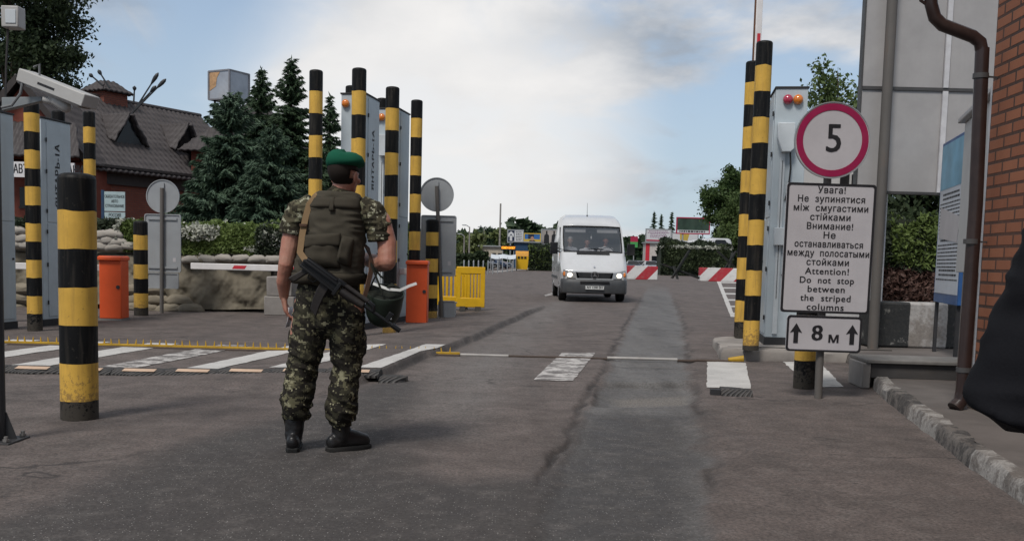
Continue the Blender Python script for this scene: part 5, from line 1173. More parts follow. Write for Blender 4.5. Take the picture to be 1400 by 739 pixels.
M_CHR = paint('chrome', (.7, .7, .72), .15, metal=1.0, dirt=.1, bump=0); M_HLG = emis('headlight_glow', (1.0, 0.90, 0.74), 2.4); M_REFL = paint('headlight_reflector', (.52, .52, .53), .18, metal=.7, bump=0); M_INTER = paint('interior_grey', (.05, .05, .055), .8); M_SEAT = paint('seat_grey', (.09, .095, .105), .9)
def wheel(parent, x, y, r=.34, w=.2, side=1):
    b = MB(); M = Matrix.Rotation(PI / 2, 3, 'Y'); b.lathe([(r * .62, -w / 2), (r * .93, -w / 2), (r, -w * .36), (r, w * .36), (r * .93, w / 2), (r * .62, w / 2)], 30, (0, 0, 0), 0, True, M)
    o = b.build('wheel', M_TYRE, parent, loc=(x, y, r)); b = MB(); b.lathe([(r * .02, .0), (r * .2, .012), (r * .3, -.01), (r * .55, -.03), (r * .63, .006), (r * .63, -.02)], 24, (side * (w / 2 + .004), 0, 0), 0, False, Matrix.Rotation(side * PI / 2, 3, 'Y')); b.build('rim', M_RIM, o)
    return o
def hull(sections, half):
    """sections: (y, ...) ; half(section) -> half outline from bottom centre to top centre; returns vertex grid"""
    rows = []
    for s in sections:
        h = half(s); full = [(-x, z) for x, z in h] + [(x, z) for x, z in reversed(h[1:-1])] if False else [(x, z) for x, z in h] + [(-x, z) for x, z in reversed(h[1:-1])]
        rows.append([(x, s[0], z) for x, z in full])
    return rows
def hull_faces(rows, classify):
    out = {}
    n = len(rows[0])
    for i in range(len(rows) - 1):
        for j in range(n):
            k = (j + 1) % n; jj = min(j, n - 1 - j) if j < n // 2 else n - 1 - j
            out.setdefault(classify(i, jj), []).append((rows[i][j], rows[i + 1][j], rows[i + 1][k], rows[i][k]))
    return out
def faces_obj(name, quads, mat, parent, caps=(), ang=35, bevel=0):
    mb = MB(); ix = {}; F_ = []
    def vid(p):
        k = tuple(round(c, 4) for c in p)
        if k not in ix: ix[k] = len(mb.v); mb.v.append(k)
        return ix[k]
    for q in list(quads) + list(caps):
        f = []
        for p in q:
            i = vid(p)
            if i not in f: f.append(i)
        if len(f) > 2: F_.append(tuple(f))
    mb.f = F_; mb.m = [0] * len(F_)
    return mb.build(name, mat, parent, ang=ang)
vq = at(813.5, 28.6); van = thing('delivery_van', 'white high roof van with lit headlights driving towards the checkpoint', 'van', (vq.x, 28.6, 0), R(0.6))
SECT = [(.05, .84, .80, .70, .38), (.10, .92, .89, .80, .36), (.2, 1.01, .94, .84, .34), (.45, 1.19, .962, .87, .32), (.72, 1.39, .965, .885, .30), (.80, 1.44, .966, .90, .30), (1.0, 1.66, .967, .905, .30), (1.3, 1.95, .967, .905, .30), (1.56, 2.20, .967, .895, .30), (1.72, 2.33, .967, .87, .30), (2.0, 2.47, .967, .83, .30), (2.4, 2.57, .967, .79, .30), (3.0, 2.62, .967, .77, .30), (4.4, 2.62, .967, .77, .30), (5.45, 2.58, .965, .77, .32), (5.56, 2.48, .93, .72, .40)]
def vhalf(s):
    y, zt, w, wt, zb = s; belt = min(1.42, zt - .16)
    return [(0, zb), (w * .8, zb), (w * .98, zb + .06), (w, zb + .22), (w, min(.95, zt - .2)), (w, belt), (w * .4 + wt * .6, zt - (zt - belt) * .34) if zt > 1.7 else (w * .6 + wt * .4, zt - .11), (wt + .02, zt - .06), (wt - .05, zt - .012), (wt * .5, zt), (0, zt)]
rows = hull(SECT, vhalf)
def vcls(i, j):
    if 5 <= i <= 7 and j in (8, 9): return 'glass'
    if i in (6, 7, 8) and j == 5: return 'side'
    return 'body'
fc = hull_faces(rows, vcls); M_SIDEG = M_GLASS
body = faces_obj('body', fc['body'], M_VAN, van, [tuple(rows[-1])], 30)
so = body.modifiers.new('solid', 'SOLIDIFY'); so.thickness = .03; so.offset = -1
ws = faces_obj('windscreen', fc['glass'], M_GLASS, van); faces_obj('side_window', fc['side'], M_DGLASS, van)
# rubber surround of the windscreen
gl = [rows[i] for i in (5, 6, 7, 8)]; loop = [Vector(r[8]) for r in gl] + [Vector(gl[-1][9]), Vector(gl[-1][10]), Vector(gl[-1][11]), Vector(gl[-1][12])] + [Vector(r[12]) for r in reversed(gl[:-1])] + [Vector(gl[0][11]), Vector(gl[0][10]), Vector(gl[0][9]), Vector(gl[0][8])]
b = MB(); b.tube([p + Vector((0, -.008, .006)) for p in loop], .02, 6); b.build('seal', M_BLKP, ws)
for s in (-1, 1):
    b = MB(); p0 = Vector((s * .62, .79, 1.455)); p1 = Vector((s * .62 - .55, .86, 1.535)); b.bar(p0, p1, .018, .018); b.bar(p1 + Vector((-.2, -.004, -.02)), p1 + Vector((.2, -.0, .01)), .014, .02); b.build('wiper', M_BLKP, van)
b = MB(); b.box((0, .70, 1.398), (.96, .10, .03), Matrix.Rotation(R(33), 3, 'X')); b.build('hood_vent', M_BLKP, van)
# bumper
pl = [(-.955, .34), (-.95, .16), (-.90, .02), (-.72, -.07), (-.4, -.115), (0, -.13), (.4, -.115), (.72, -.07), (.90, .02), (.95, .16), (.955, .34)]
prof = [(.24, .05), (.27, .0), (.36, -.02), (.52, -.02), (.62, .0), (.655, .04), (.64, .16), (.3, .16)]
b = MB(); b.loft([[Vector((x * (1 - max(0, d) * .25), y + d, z)) for z, d in prof] for x, y in pl]); bp = b.build('bumper', M_PLAS, van)
for x0_, x1_ in ((-.74, -.36), (.36, .74)): b = MB(); b.loft([[Vector((x, y, z)) for y, z in ((-.152 + abs(x) * .09 - .004 + (abs(x) > .6) * .01, .36), (-.152 + abs(x) * .09 - .004 + (abs(x) > .6) * .01, .46), (.0, .46), (.0, .36))] for x in (x0_, (x0_ + x1_) / 2, x1_)]); b.build('air_opening', M_BLKP, bp, bevel=.01)
b = MB(); b.bx(-.42, .42, -.158, -.1, .525, .60); b.build('air_opening', M_BLKP, bp, bevel=.01)
M_PLATE = paint('plate_white', (.62, .62, .60), .4, .04, .2, bump=0)
b = MB(); b.bx(-.27, .27, -.170, -.158, .36, .475); npl = b.build('number_plate', M_PLATE, van, bevel=.004); text_mesh('lettering', 'АН 1290 ВН', .098, M_INK2, npl, face_M((0, -.1715, .418)), bold=.003, sx=.88)
b = MB(); ringp(b, rrect(.53, .112, .012), rrect(.515, .097, .01), -.1715, -.170, c=(0, 0, .4175)); b.build('plate_rim', M_INK2, npl)
# grille with three pointed star
b = MB(); b.prism([(-.50, .84), (.50, .84), (.42, .675), (-.42, .675)], -.035, .06); gr = b.build('grille', M_BLKP, van)
for z in (.70, .735, .77, .805): b = MB(); b.bx(-.44 - (z - .7) * .4, .44 + (z - .7) * .4, -.045, -.034, z - .006, z + .006); b.build('slat', M_PLAS, gr)
b = MB(); ringp(b, circ(.112, 32), circ(.096, 32), -.062, -.04, c=(0, 0, .765))
for k in range(3):
    a = PI / 2 + k * 2 * PI / 3; tip = (math.cos(a) * .1, math.sin(a) * .1); s_ = (math.cos(a + PI / 3) * .022, math.sin(a + PI / 3) * .022); s2 = (math.cos(a - PI / 3) * .022, math.sin(a - PI / 3) * .022); b.prism([(0, 0), s2, tip, s_], -.06, -.045, c=(0, 0, .765))
b.build('star_emblem', M_CHR, gr)
b = MB(); b.prism([(-.55, .865), (.55, .865), (.50, .842), (-.50, .842)], -.02, .06); b.build('grille_brow', M_VAN, van)
b = MB(); b.prism([(-.52, .672), (.52, .672), (.55, .64), (-.55, .64)], -.06, .06); b.build('lower_panel', M_VAN, van)
b = MB(); b.cyl((0, .16, 1.005), (0, .15, 1.01), .03, n=12); b.build('hood_badge', M_CHR, van)
for s in (-1, 1):
    t_ = [(s * .54, .845), (s * .90, .925), (s * .93, .80), (s * .90, .665), (s * .50, .665)]
    V0 = [Vector((x, -.02 + (abs(x) - .5) * .26, z)) for x, z in t_]; V1 = [Vector((x * .97, .16, z)) for x, z in t_]
    b = MB(); b.loft([V0, V1] if s < 0 else [list(reversed(V0)), list(reversed(V1))]); hl_ = b.build('headlight', M_REFL, van, bevel=.01)
    b = MB(); b.ell((s * .71, .012, .765), (.072, .035, .062), 20); b.build('bulb_glow', M_HLG, hl_)
    b = MB(); b.ell((s * .87, .06, .79), (.035, .03, .07), 12); b.build('indicator', M_AMB, hl_)
    b = MB(); b.tube([(s * .96, 1.0, 1.42), (s * 1.06, .97, 1.45)], .025, 8); b.bx(min(s * 1.03, s * 1.25), max(s * 1.03, s * 1.25), .93, 1.06, 1.36, 1.70); mr = b.build('mirror', M_BLKP, van, bevel=.03)
    for y in (.98, 4.5): wheel(van, s * .855, y, .355, .22, s)
b = MB(); b.cyl((-.08, 2.3, 2.55), (-.08, 2.34, 2.95), .007, .004, 6); b.cyl((-.08, 2.3, 2.52), (-.08, 2.3, 2.58), .02, n=8); b.build('antenna', M_BLKP, van)
b = MB(); b.bx(-.86, .86, .95, 5.3, .36, .46); b.bx(-.86, .86, .86, 1.2, .46, 1.30); b.build('dashboard', M_INTER, van, bevel=.03)
b = MB(); b.bx(-.9, .9, 2.6, 2.64, .46, 2.2); b.build('bulkhead', paint('bulkhead', (.16, .16, .165), .9), van)
for x in (-.62, -.12, .46):
    b = MB(); b.bx(x - .22, x + .22, 1.95, 2.10, .95, 1.62); b.bx(x - .13, x + .13, 1.97, 2.08, 1.62, 1.84); b.bx(x - .22, x + .22, 1.45, 2.0, .75, .95); b.build('seat', M_SEAT, van, bevel=.04)
for x in (-.48, .48): b = MB(); b.box((x, 1.58, 2.08), (.62, .02, .16), Matrix.Rotation(R(-35), 3, 'X')); b.build('sun_visor', paint('visor_grey', (.28, .28, .28), .8), van, bevel=.008)
b = MB(); P = [Vector((.46 + .2 * math.cos(a), 1.28 - .1 * math.sin(a), 1.42 + .17 * math.sin(a))) for a in [2 * PI * k / 24 for k in range(25)]]; b.tube(P, .016, 6); b.bar(P[0], P[12], .03, .02); b.bar((P[0] + P[12]) / 2, P[18], .03, .02); b.build('steering_wheel', M_BLKP, van)
b = MB(); b.bx(-.09, .09, 1.5, 1.53, 1.98, 2.05); b.build('inside_mirror', M_BLKP, van, bevel=.01); b = MB(); b.tube([(0, 1.5, 1.97), (0, 1.5, 1.90)], .004, 5); b.ell((0, 1.5, 1.87), (.025, .012, .05), 8); b.build('hanging_charm', M_PLATE, van)
b = MB(); b.bx(-.98, -.962, 1.9, 5.3, .62, .70); b.bx(.962, .98, 1.9, 5.3, .62, .70); b.build('side_rubbing_strip', M_PLAS, van)

SED = [(0, .60, .70, .60, .25), (.1, .72, .82, .72, .22), (.6, .86, .87, .78, .2), (1.25, .96, .885, .80, .2), (1.6, 1.2, .885, .72, .2), (2.0, 1.42, .885, .62, .2), (2.6, 1.46, .885, .60, .2), (3.1, 1.41, .885, .60, .2), (3.75, 1.06, .885, .74, .2), (4.3, 1.0, .86, .76, .22), (4.42, .8, .78, .7, .3)]
def chalf(s):
    y, zt, w, wt, zb = s; belt = min(.93, zt - .06); return [(0, zb), (w * .85, zb), (w, zb + .1), (w, .55 if zt > .7 else zt - .1), (w * .985, belt), (wt + .02, zt - .035), (wt - .06, zt - .004), (wt * .5, zt), (0, zt)]
def sedan(label, loc, col, rz=0.0, sc=1.0, lit=False):
    t = thing('parked_car', label, 'car', loc, rz, 'cars beyond the barrier blocks'); t.scale = (sc,) * 3; rows = hull(SED, chalf)
    fc = hull_faces(rows, lambda i, j: 'ws' if (i in (3, 4) and j in (6, 7)) or (i == 7 and j in (6, 7)) else ('sg' if i in (4, 5, 6, 7) and j == 4 else 'body'))
    faces_obj('body', fc['body'], paint('car_paint_' + label.split()[0], col, .3, .05, .2, coat=.5, metal=.3, bump=0), t, [tuple(rows[0]), tuple(reversed(rows[-1]))]); faces_obj('windscreen', fc['ws'], M_DGLASS, t); faces_obj('side_window', fc['sg'], M_DGLASS, t)
    b = MB(); b.bx(-.4, .4, -.02, .1, .5, .64); b.build('grille', M_BLKP, t, bevel=.01); b = MB(); b.bx(-.3, .3, -.03, .05, .36, .46); b.build('number_plate', M_PLATE, t)
    for s in (-1, 1):
        b = MB(); b.ell((s * .62, .06, .64), (.17, .09, .08), 10); b.build('headlight', M_REFL, t); b = MB(); b.bx(min(s * .86, s * 1.02), max(s * .86, s * 1.02), 1.45, 1.55, .95, 1.08); b.build('mirror', M_BLKP, t, bevel=.02)
        for y in (.8, 3.4): wheel(t, s * .80, y, .31, .18, s)
    return t
sedan('silver saloon car waiting nearest behind the striped barrier blocks', at(893, 119), (.40, .41, .43)); sedan('pale grey saloon car behind the silver one beyond the barrier blocks', at(878, 133), (.46, .47, .48)); sedan('dark saloon car beside the white van mirror beyond the barrier', at(868, 128), (.02, .022, .025)); sedan('white hatchback half hidden behind the silver car', at(901, 138), (.6, .6, .6))
sedan('black car parked under the white awning by the far posts', at(676, 112), (.012, .012, .014), R(60)); sedan('blue estate car parked beside the awning near the yellow skip', at(696, 122), (.02, .035, .07), R(60))
# coach
q = at(984, 107); t = thing('coach', 'white coach with dark windscreen behind the camouflaged bunker', 'coach', q, R(2)); zt_ = zat(984, 325, 107)
def bhalf(s): y, zt, w, wt, zb = s; return [(0, zb), (w * .9, zb), (w, zb + .15), (w, 1.6), (w, min(2.0, zt - .3)), (w * .99, zt - .35), (wt, zt - .08), (wt - .2, zt), (0, zt)]
BS = [(0, zt_ - .6, 1.12, .85, .4), (.08, zt_ - .18, 1.22, 1.0, .35), (.35, zt_ - .05, 1.27, 1.1, .35), (1, zt_, 1.275, 1.15, .35), (11, zt_, 1.275, 1.15, .35), (11.2, zt_ - .2, 1.2, 1.1, .4)]
rows = hull(BS, bhalf); fc = hull_faces(rows, lambda i, j: 'side' if i == 3 and j == 4 else 'body'); faces_obj('body', fc['body'], M_VAN, t, [tuple(rows[0]), tuple(reversed(rows[-1]))]); faces_obj('side_window', fc['side'], M_DGLASS, t)
b = MB(); b.loft([[Vector((x, -.03 + .12 * (x / 1.05) ** 4 - .03, 1.5)) for x in np.linspace(-1.05, 1.05, 9)] , [Vector((x, -.02 + .12 * (x / 1.05) ** 4, zt_ - .55)) for x in np.linspace(-1.0, 1.0, 9)], [Vector((x, .07 + .12 * (x / 1.05) ** 4, zt_ - .2)) for x in np.linspace(-.97, .97, 9)]], closed=False, cap=False); b.build('windscreen', M_DGLASS, t)
for s in (-1, 1):
    b = MB(); b.bx(min(s * 1.2, s * 1.42), max(s * 1.2, s * 1.42), -.35, -.2, 1.7, 2.35); b.bar((s * 1.2, .1, zt_ - .4), (s * 1.32, -.28, 2.3), .05, .05); b.build('mirror', M_BLKP, t); b = MB(); b.ell((s * .85, .0, .85), (.2, .08, .12), 10); b.build('headlight', M_REFL, t)
    for y in (2.4, 8.5): wheel(t, s * 1.1, y, .5, .3, s)

# ------------------------------------------------------------------ barrier blocks and steel hedgehogs on the far road
def chevron_mat():
    m, nt, b, o = new_mat('block_red_white'); oc = nd(nt, 'ShaderNodeTexCoord').outputs['Object']; s = nd(nt, 'ShaderNodeSeparateXYZ', {0: oc})
    f = mth(nt, 'FRACT', mth(nt, 'MULTIPLY', mth(nt, 'ADD', mth(nt, 'SUBTRACT', s.outputs[0], mth(nt, 'MULTIPLY', s.outputs[2], .95)), 20.9), .56)); g = noise(nt, oc, 3, 7, .65)
    c = mixc(nt, rng(nt, f, .49, .505), (.36, .018, .03), (.60, .585, .57)); c = mixc(nt, rng(nt, g, .5, .75, 0, .45), c, (.22, .19, .17)); nt.links.new(c, b.inputs['Base Color']); b.inputs['Roughness'].default_value = .7; return m
M_CHEV = chevron_mat()
for (xa, xb, lb) in ((858, 899.5, 'red and white striped concrete block directly beside the van'), (958, 1034, 'longer red and white striped concrete block ending behind the striped posts')):
    a = G(xa, 382.5); a.y = 70.0; a = at(xa, 70.0); L = (xb - xa) * 70 / F; t = thing('barrier_block', lb, 'concrete block', a, R(0), 'striped blocks across the far road'); h_ = zat(880, 363.5, 70)
    b = MB(); b.bx(0, L, 0, .7, .0, h_); b.build('block', M_CHEV, t, bevel=.03)
    for x in (L * .25, L * .75): b = MB(); b.tube([(x - .12, .35, h_ - .02), (x - .1, .35, h_ + .08), (x + .1, .35, h_ + .08), (x + .12, .35, h_ - .02)], .015, 6); b.build('lifting_loop', M_STEEL, t)
M_HEDG = paint('hedgehog_steel', (.010, .011, .010), .6, .3, .4, (.06, .035, .025))
def hedgehog(label, Y, beams):
    P0 = at(930 if Y < 70 else 990, Y); t = thing('steel_hedgehog', label, 'tank trap', P0, 0, 'tank traps on the far road')
    for (a, c2, da, dc) in beams:
        p = W(a[0], a[1], Y + da) - P0; q = W(c2[0], c2[1], Y + dc) - P0; b = MB(); b.bar(p, q, .15, .02); b.bar(p + Vector((.065, 0, .0)), q + Vector((.065, 0, 0)), .02, .15); b.build('beam', M_HEDG, t)
hedgehog('rusty black steel tank trap of crossed beams standing between the striped blocks', 66, [((904, 361), (955, 380), .8, -.5), ((942, 342), (918, 380), .6, -.6), ((926, 381), (921, 364), -.9, .5)])
hedgehog('second black steel tank trap half hidden by the striped posts', 74, [((980, 343), (1004, 366), .5, -.5), ((1006, 343), (990, 368), .6, -.6), ((996, 368), (1001, 345), -.8, .8)])
# camouflaged bunker beyond
YB2 = 99.0; t = thing('camouflaged_bunker', 'large flat topped bunker wrapped in green camouflage netting beyond the barrier blocks', 'bunker', at(950, YB2)); xo = at(950, YB2).x
hx0, hx1, hz = at(904, YB2).x - xo, at(1000, YB2).x - xo, zat(950, 337, YB2)
b = MB(); b.bx(hx0 + .1, hx1 - .1, .2, 4, 0, hz - .1); b.build('core', MATS['net_backing'], t); netting('netting', None, hx0, hx1, 0, .05, hz, 4, 8500, N_DRK, .26, t, bulge=.12); netting('netting', None, hx0 + .3, hx1, -.05, .6, hz - .1, .3, 4200, leafmat('net_far_green', (0.045, 0.065, 0.03), (0.10, 0.125, 0.06), .6, .2), .24, t, bulge=.14); netting('sandbag_rim', None, hx0, hx1, 0, hz - .12, hz, 4, 420, N_WHT, .24, t)
YB3 = 112; t = thing('camouflaged_bunker', 'dark netted bunker beside the yellow skip, left of the van'.replace(', left of', ' next to'), 'bunker', at(742, YB3)); xo = at(742, YB3).x; hx0, hx1, hz = at(723, YB3).x - xo, at(772, YB3).x - xo, zat(742, 340, YB3)
b = MB(); b.bx(hx0 + .1, hx1 - .1, .2, 4, 0, hz - .1); b.build('core', MATS['net_backing'], t); netting('netting', None, hx0, hx1, 0, .05, hz, 4, 5000, N_DRK, .26, t); netting('netting', None, hx0, hx1, -.05, .4, hz, 1, 420, N_GRN, .24, t)
# yellow skip
YS2 = 108; q = at(713.5, YS2); t = thing('waste_skip', 'yellow waste container with an orange lid beyond the far posts', 'waste container', q); w = 17.5 * YS2 / F / 2; h1 = zat(713, 350, YS2); h2 = zat(713, 343, YS2)
b = MB(); b.loft([[Vector((x * w * a, y * .55 * a, z)) for x, y in ((-1, -1), (1, -1), (1, 1), (-1, 1))] for a, z in ((.86, .15), (1, h1 * .8), (1, h1))]); b.build('body', M_YPL, t); b = MB(); b.loft([[Vector((x * w, y, h1 + .002 + (h2 - h1) * z)) for y, z in ((-.57, 0), (-.45, .6), (0, 1), (.45, .6), (.57, 0))] for x in (-1, 1)]); b.build('lid', paint('skip_lid', (.55, .26, .03), .5), t)
for x in (-.5, 0, .5): b = MB(); b.bx(x * w - .12, x * w + .12, -.6, -.5, h1 - .25, h1 - .05); b.build('lifting_pocket', M_BLKP, t)
for x in (-.8, .8): b = MB(); b.cyl((x * w - .05, -.3, .09), (x * w + .05, -.3, .09), .09, n=10); b.build('wheel', M_BLKP, t)
# row of posts, kerb line
b = MB(); b.tube([(0, 0, 0), (0, 0, .95)], .055, 8, dome=True); o0 = b.build('bollard', M_GALV); 
for i in range(11):
    o = o0 if i == 0 else o0.copy()
    if i: COL.objects.link(o)
    k = i / 10; q = G(634 + 66 * k, 377.5 - 6.0 * k); o.location = q; o.scale = (.85, .85, 1.05); tag(o, 'thin grey post in the row along the far edge of the yard', 'bollard', 'posts along the far edge')
# lamp posts and pole
for px, y1, Yl, lb in ((641, 310, 120, 'street lamp post with a small head in front of the distant wood'), (661, 312, 140, 'pale concrete lamp post before the green field'), (634, 322, 130, 'thin grey post lowest of the three lamp posts by the wood')):
    q = at(px, Yl); h = zat(px, y1, Yl); t = thing('street_lamp', lb, 'street lamp', q, 0, 'far lamp posts'); b = MB(); b.tube([(0, 0, 0), (0, 0, h)], [.11, .07], 8); b.build('post', M_CONC, t); b = MB(); b.tube([(0, 0, h - .05), (-.35, 0, h + .18), (-.6, 0, h + .2)], .05, 6); b.ell((-.65, 0, h + .2), (.28, .12, .07), 8); b.build('lamp_head', M_GALV, t)
q = at(682.5, 150); b = MB(); b.tube([(0, 0, 0), (0, 0, zat(682, 278, 150))], [.16, .12], 10); tag(b.build('mast', M_CONC, loc=q), 'tallest bare grey mast standing clear against the sky', 'mast')
# low hedge, awning, little buildings
def clump(name, label, x0, x1, Y, y_top, n, mat, size, z0=0.0, depth=1.5, kind=None, cat='hedge'):
    p0 = at((x0 + x1) / 2, Y); hw = (x1 - x0) / 2 * Y / F; h = zat((x0 + x1) / 2, y_top, Y); C = np.stack([RNG.uniform(-hw, hw, n), RNG.uniform(0, depth, n), 0 * RNG.random(n)], 1)
    top = z0 + (h - z0) * (0.82 + .2 * fbm(np.stack([C[:, 0], 0 * C[:, 0], 0 * C[:, 0]], 1), 6 / (hw + 1), 4)); C[:, 2] = z0 + (top - z0) * RNG.random(n) ** .6
    v, f = leaf_quads(C, size, .3); o = npmesh(name, v, f, mat); o.location = (p0.x, Y, 0); tag(o, label, cat, None, kind); return o
clump('hedge', 'dark clipped hedge along the far edge of the yard behind the posts', 600, 666, 101, 341, 3800, L_DARK, .36)
for (xa, xb, Y, y, n, m_, s) in ((560, 692, 330, 309, 5200, L_FAR, 2.6), (696, 790, 250, 296, 5200, L_FAR, 2.0), (855, 1010, 300, 322, 4200, L_FAR, 2.2), (380, 600, 360, 318, 5000, L_FAR, 2.8), (1000, 1420, 300, 330, 5200, L_FAR, 2.4), (-120, 400, 400, 325, 6000, L_FAR, 3.0)): clump('treeline', None, xa, xb, Y, y, n, m_, s, 0, 14, 'stuff')
broadleaf('yellow green willow at the foot of the bare mast', at(686, 160), 5, (zat(686, 327, 160), 1.5, 1.5, 2.1), 24, 1200, .5, L_WIL, group='bushes by the far lamp posts'); broadleaf('round yellow green bush beside the lamp posts behind the hedge', at(648, 135), 4, (zat(648, 338, 135), 2.6, 1.5, 1.7), 26, 1300, .42, L_WIL, group='bushes by the far lamp posts'); broadleaf('smaller yellow green bush beside the grey sign back', at(632, 138), 4, (zat(630, 335, 138), 1.6, 1.5, 1.9), 20, 900, .42, L_WIL, group='bushes by the far lamp posts')
FSP = 'far spruces against the sky'
for px, y, Y, lb in ((892, 289, 175, 'first dark spruce of three above the white billboard'), (902, 293, 180, 'smallest middle spruce of three above the white billboard'), (916, 290, 172, 'spruce standing closest to the dark red framed billboard')): spruce(lb, at(px, Y), zat(px, y, Y), 1.35, L_SPR2, 60, .55, FSP, 5)
def slab(label, name, cat, x0, x1, Y, yt, mat, depth=4.0, roofm=None, extra=None):
    q = at(x0, Y); w = (x1 - x0) * Y / F; h = zat((x0 + x1) / 2, yt, Y); t = thing(name, label, cat, q); b = MB(); b.bx(0, w, 0, depth, 0, h - .15); b.build('wall', mat, t); b = MB(); b.bx(-.2, w + .2, -.3, depth + .2, h - .148, h); b.build('roof', roofm or M_GALV, t); return t, w, h
M_BEI = paint('beige_wall', (.40, .35, .28), .8); t, w, h = slab('low beige building under the amber display board', 'low_building', 'building', 655, 687, 134, 335.5, M_BEI)
for x in (w * .55, w * .8): b = MB(); b.bx(x, x + .5, -.02, 0, 1.0, 2.0); b.build('window', M_DGLASS, t)
t, w, h = slab('dark blue shed behind the yellow skip and posters', 'blue_shed', 'shed', 702, 738, 146, 330, paint('shed_blue', (.018, .05, .10), .6)); b = MB(); b.bx(w * .4, w * .6, -.03, 0, 0, 2.2); b.build('door', M_CABD, t)
q = at(694.5, 128); t = thing('display_board', 'black roadside display board with glowing amber letters', 'display board', q); zA, zB = zat(694, 342, 128), zat(694, 335.5, 128); b = MB(); b.bx(-.95, .95, 0, .2, zA, zB); o = b.build('housing', M_BLKP, t); text_mesh('lettering', 'ОБМЕН ВАЛЮТ', .42, emis('amber_letters', (1.0, .36, .02), 1.3), o, face_M((0, -.012, (zA + zB) / 2)), bold=.01, sx=.55)
for x in (-.7, .7): b = MB(); b.cyl((x, .1, 0), (x, .1, zA), .05, n=8); b.build('post', M_GALV, t)
q = at(688, 106); t = thing('awning', 'pale sagging awning on thin poles behind the far posts', 'awning', q); zA = zat(690, 350, 106); w = 17 * 106 / F
b = MB(); b.loft([[Vector((x, y, zA + z - .12 * abs(math.sin(x * 2.2)))) for y, z in ((-.7, -.18), (0, .12), (1.2, .25), (2.2, .1), (2.2, .06), (1.2, .2), (0, .06), (-.7, -.22))] for x in np.linspace(-w, w, 12)]); b.build('canopy', paint('awning_cloth', (.50, .53, .56), .8), t)
for x in (-w, -w * .33, w * .33, w):
    for y in (-.65, 2.1): b = MB(); b.cyl((x, y, 0), (x, y, zA - .1), .03, n=6); b.build('pole', M_GALV, t)
t, w, h = slab('small red and white kiosk under the white billboard', 'far_kiosk', 'kiosk', 882, 906, 142, 331, paint('kiosk_pale', (.50, .45, .42), .7), 3); b = MB(); b.bx(0, .55, -.05, -.01, .3, h - .2); b.build('red_panel', M_BOOMR, t); b = MB(); b.bx(.9, w - .2, -.04, 0, 1.0, 2.2); b.build('window', M_DGLASS, t)
# billboards
def billboard(label, x0, y0, x1, y1, Y, frame, back, group='far billboards', posts=(.2, .8)):
    a, c2 = W(x0, y0, Y), W(x1, y1, Y); zA, zB = zat((x0 + x1) / 2, y1, Y), zat((x0 + x1) / 2, y0, Y); w = (x1 - x0) * Y / F; t = thing('billboard', label, 'billboard', (at(x0, Y).x, Y, 0), 0, group)
    b = MB(); b.bx(0, w, 0, .25, zA, zB); o = b.build('panel', back, t); b = MB(); ringp(b, [(0 - .05, zA - .05), (w + .05, zA - .05), (w + .05, zB + .05), (-.05, zB + .05)], [(.1, zA + .1), (w - .1, zA + .1), (w - .1, zB - .1), (.1, zB - .1)], -.03, .2); b.build('frame', frame, o)
    for k in posts: b = MB(); b.cyl((w * k, .14, 0), (w * k, .14, zA), .12, n=8); b.build('post', M_GALV, t)
    return o, w, zA, zB
def part_poly(parent, name, poly, mat, d=-.012): b = MB(); b.prism(poly, d, -.001); return b.build(name, mat, parent)
def fine_lines(parent, x0, x1, z0, z1, n, mat, hh=.5):
    b = MB(); st = (z1 - z0) / n
    for k in range(n):
        z = z1 - (k + .5) * st; ww = (x1 - x0) * random.uniform(.72, 1.0); c_ = (x0 + x1) / 2; x = c_ - ww / 2
        while x < c_ + ww / 2: l = random.uniform(.25, .7) * st * 1.6; b.bx(x, min(x + l, c_ + ww / 2), -.012, -.002, z - st * hh / 2, z + st * hh / 2); x += l + st * .3
    return b.build('printed_lettering', mat, parent, smooth=False)
M_NAVY = paint('billboard_navy', (.012, .02, .05), .6, bump=0); M_BW = paint('billboard_white', (.56, .56, .57), .6, .05, .15, bump=0); M_BBL = paint('billboard_blue', (.03, .12, .33), .6, bump=0); M_BYE = paint('billboard_yellow', (.46, .33, .06), .6, bump=0); M_SKN = paint('print_skin', (.36, .20, .14), .7, bump=0); M_BRED = paint('billboard_crimson', (.35, .02, .06), .6, bump=0); M_BGR = paint('billboard_dark_green', (.03, .055, .04), .6, .5, bump=0, scale=.6); M_MAG = paint('print_purple', (.20, .05, .16), .6, bump=0)
o, w, a, b2 = billboard('dark blue billboard half with a white double arrow, half pale print', 693, 314, 714.5, 331.5, 150, M_GALV, M_BW); m = w * .44; c_ = m / 2; hh = b2 - a
part_poly(o, 'navy_field', [(.1, a + .1), (m, a + .1), (m, b2 - .1), (.1, b2 - .1)], M_NAVY); part_poly(o, 'white_arrow', [(c_ - .18, a + .25), (c_ + .18, a + .25), (c_ + .18, a + hh * .45), (c_ + .42, a + hh * .45), (c_ + .4, a + hh * .7), (c_, b2 - .2), (c_ - .4, a + hh * .7), (c_ - .42, a + hh * .45), (c_ - .18, a + hh * .45)], M_BW, -.025); part_poly(o, 'dark_chevron', [(c_ - .3, a + hh * .45), (c_, a + hh * .7), (c_ + .3, a + hh * .45), (c_, a + hh * .58)], M_NAVY, -.03); fine_lines(o, m + .15, w - .2, a + .25, b2 - .2, 6, M_INK)
o, w, a, b2 = billboard('blue and yellow billboard with a portrait of a person in dark clothes', 715.5, 319, 738, 335, 148, M_BYE, M_BBL); hh = b2 - a; cx = w * .5
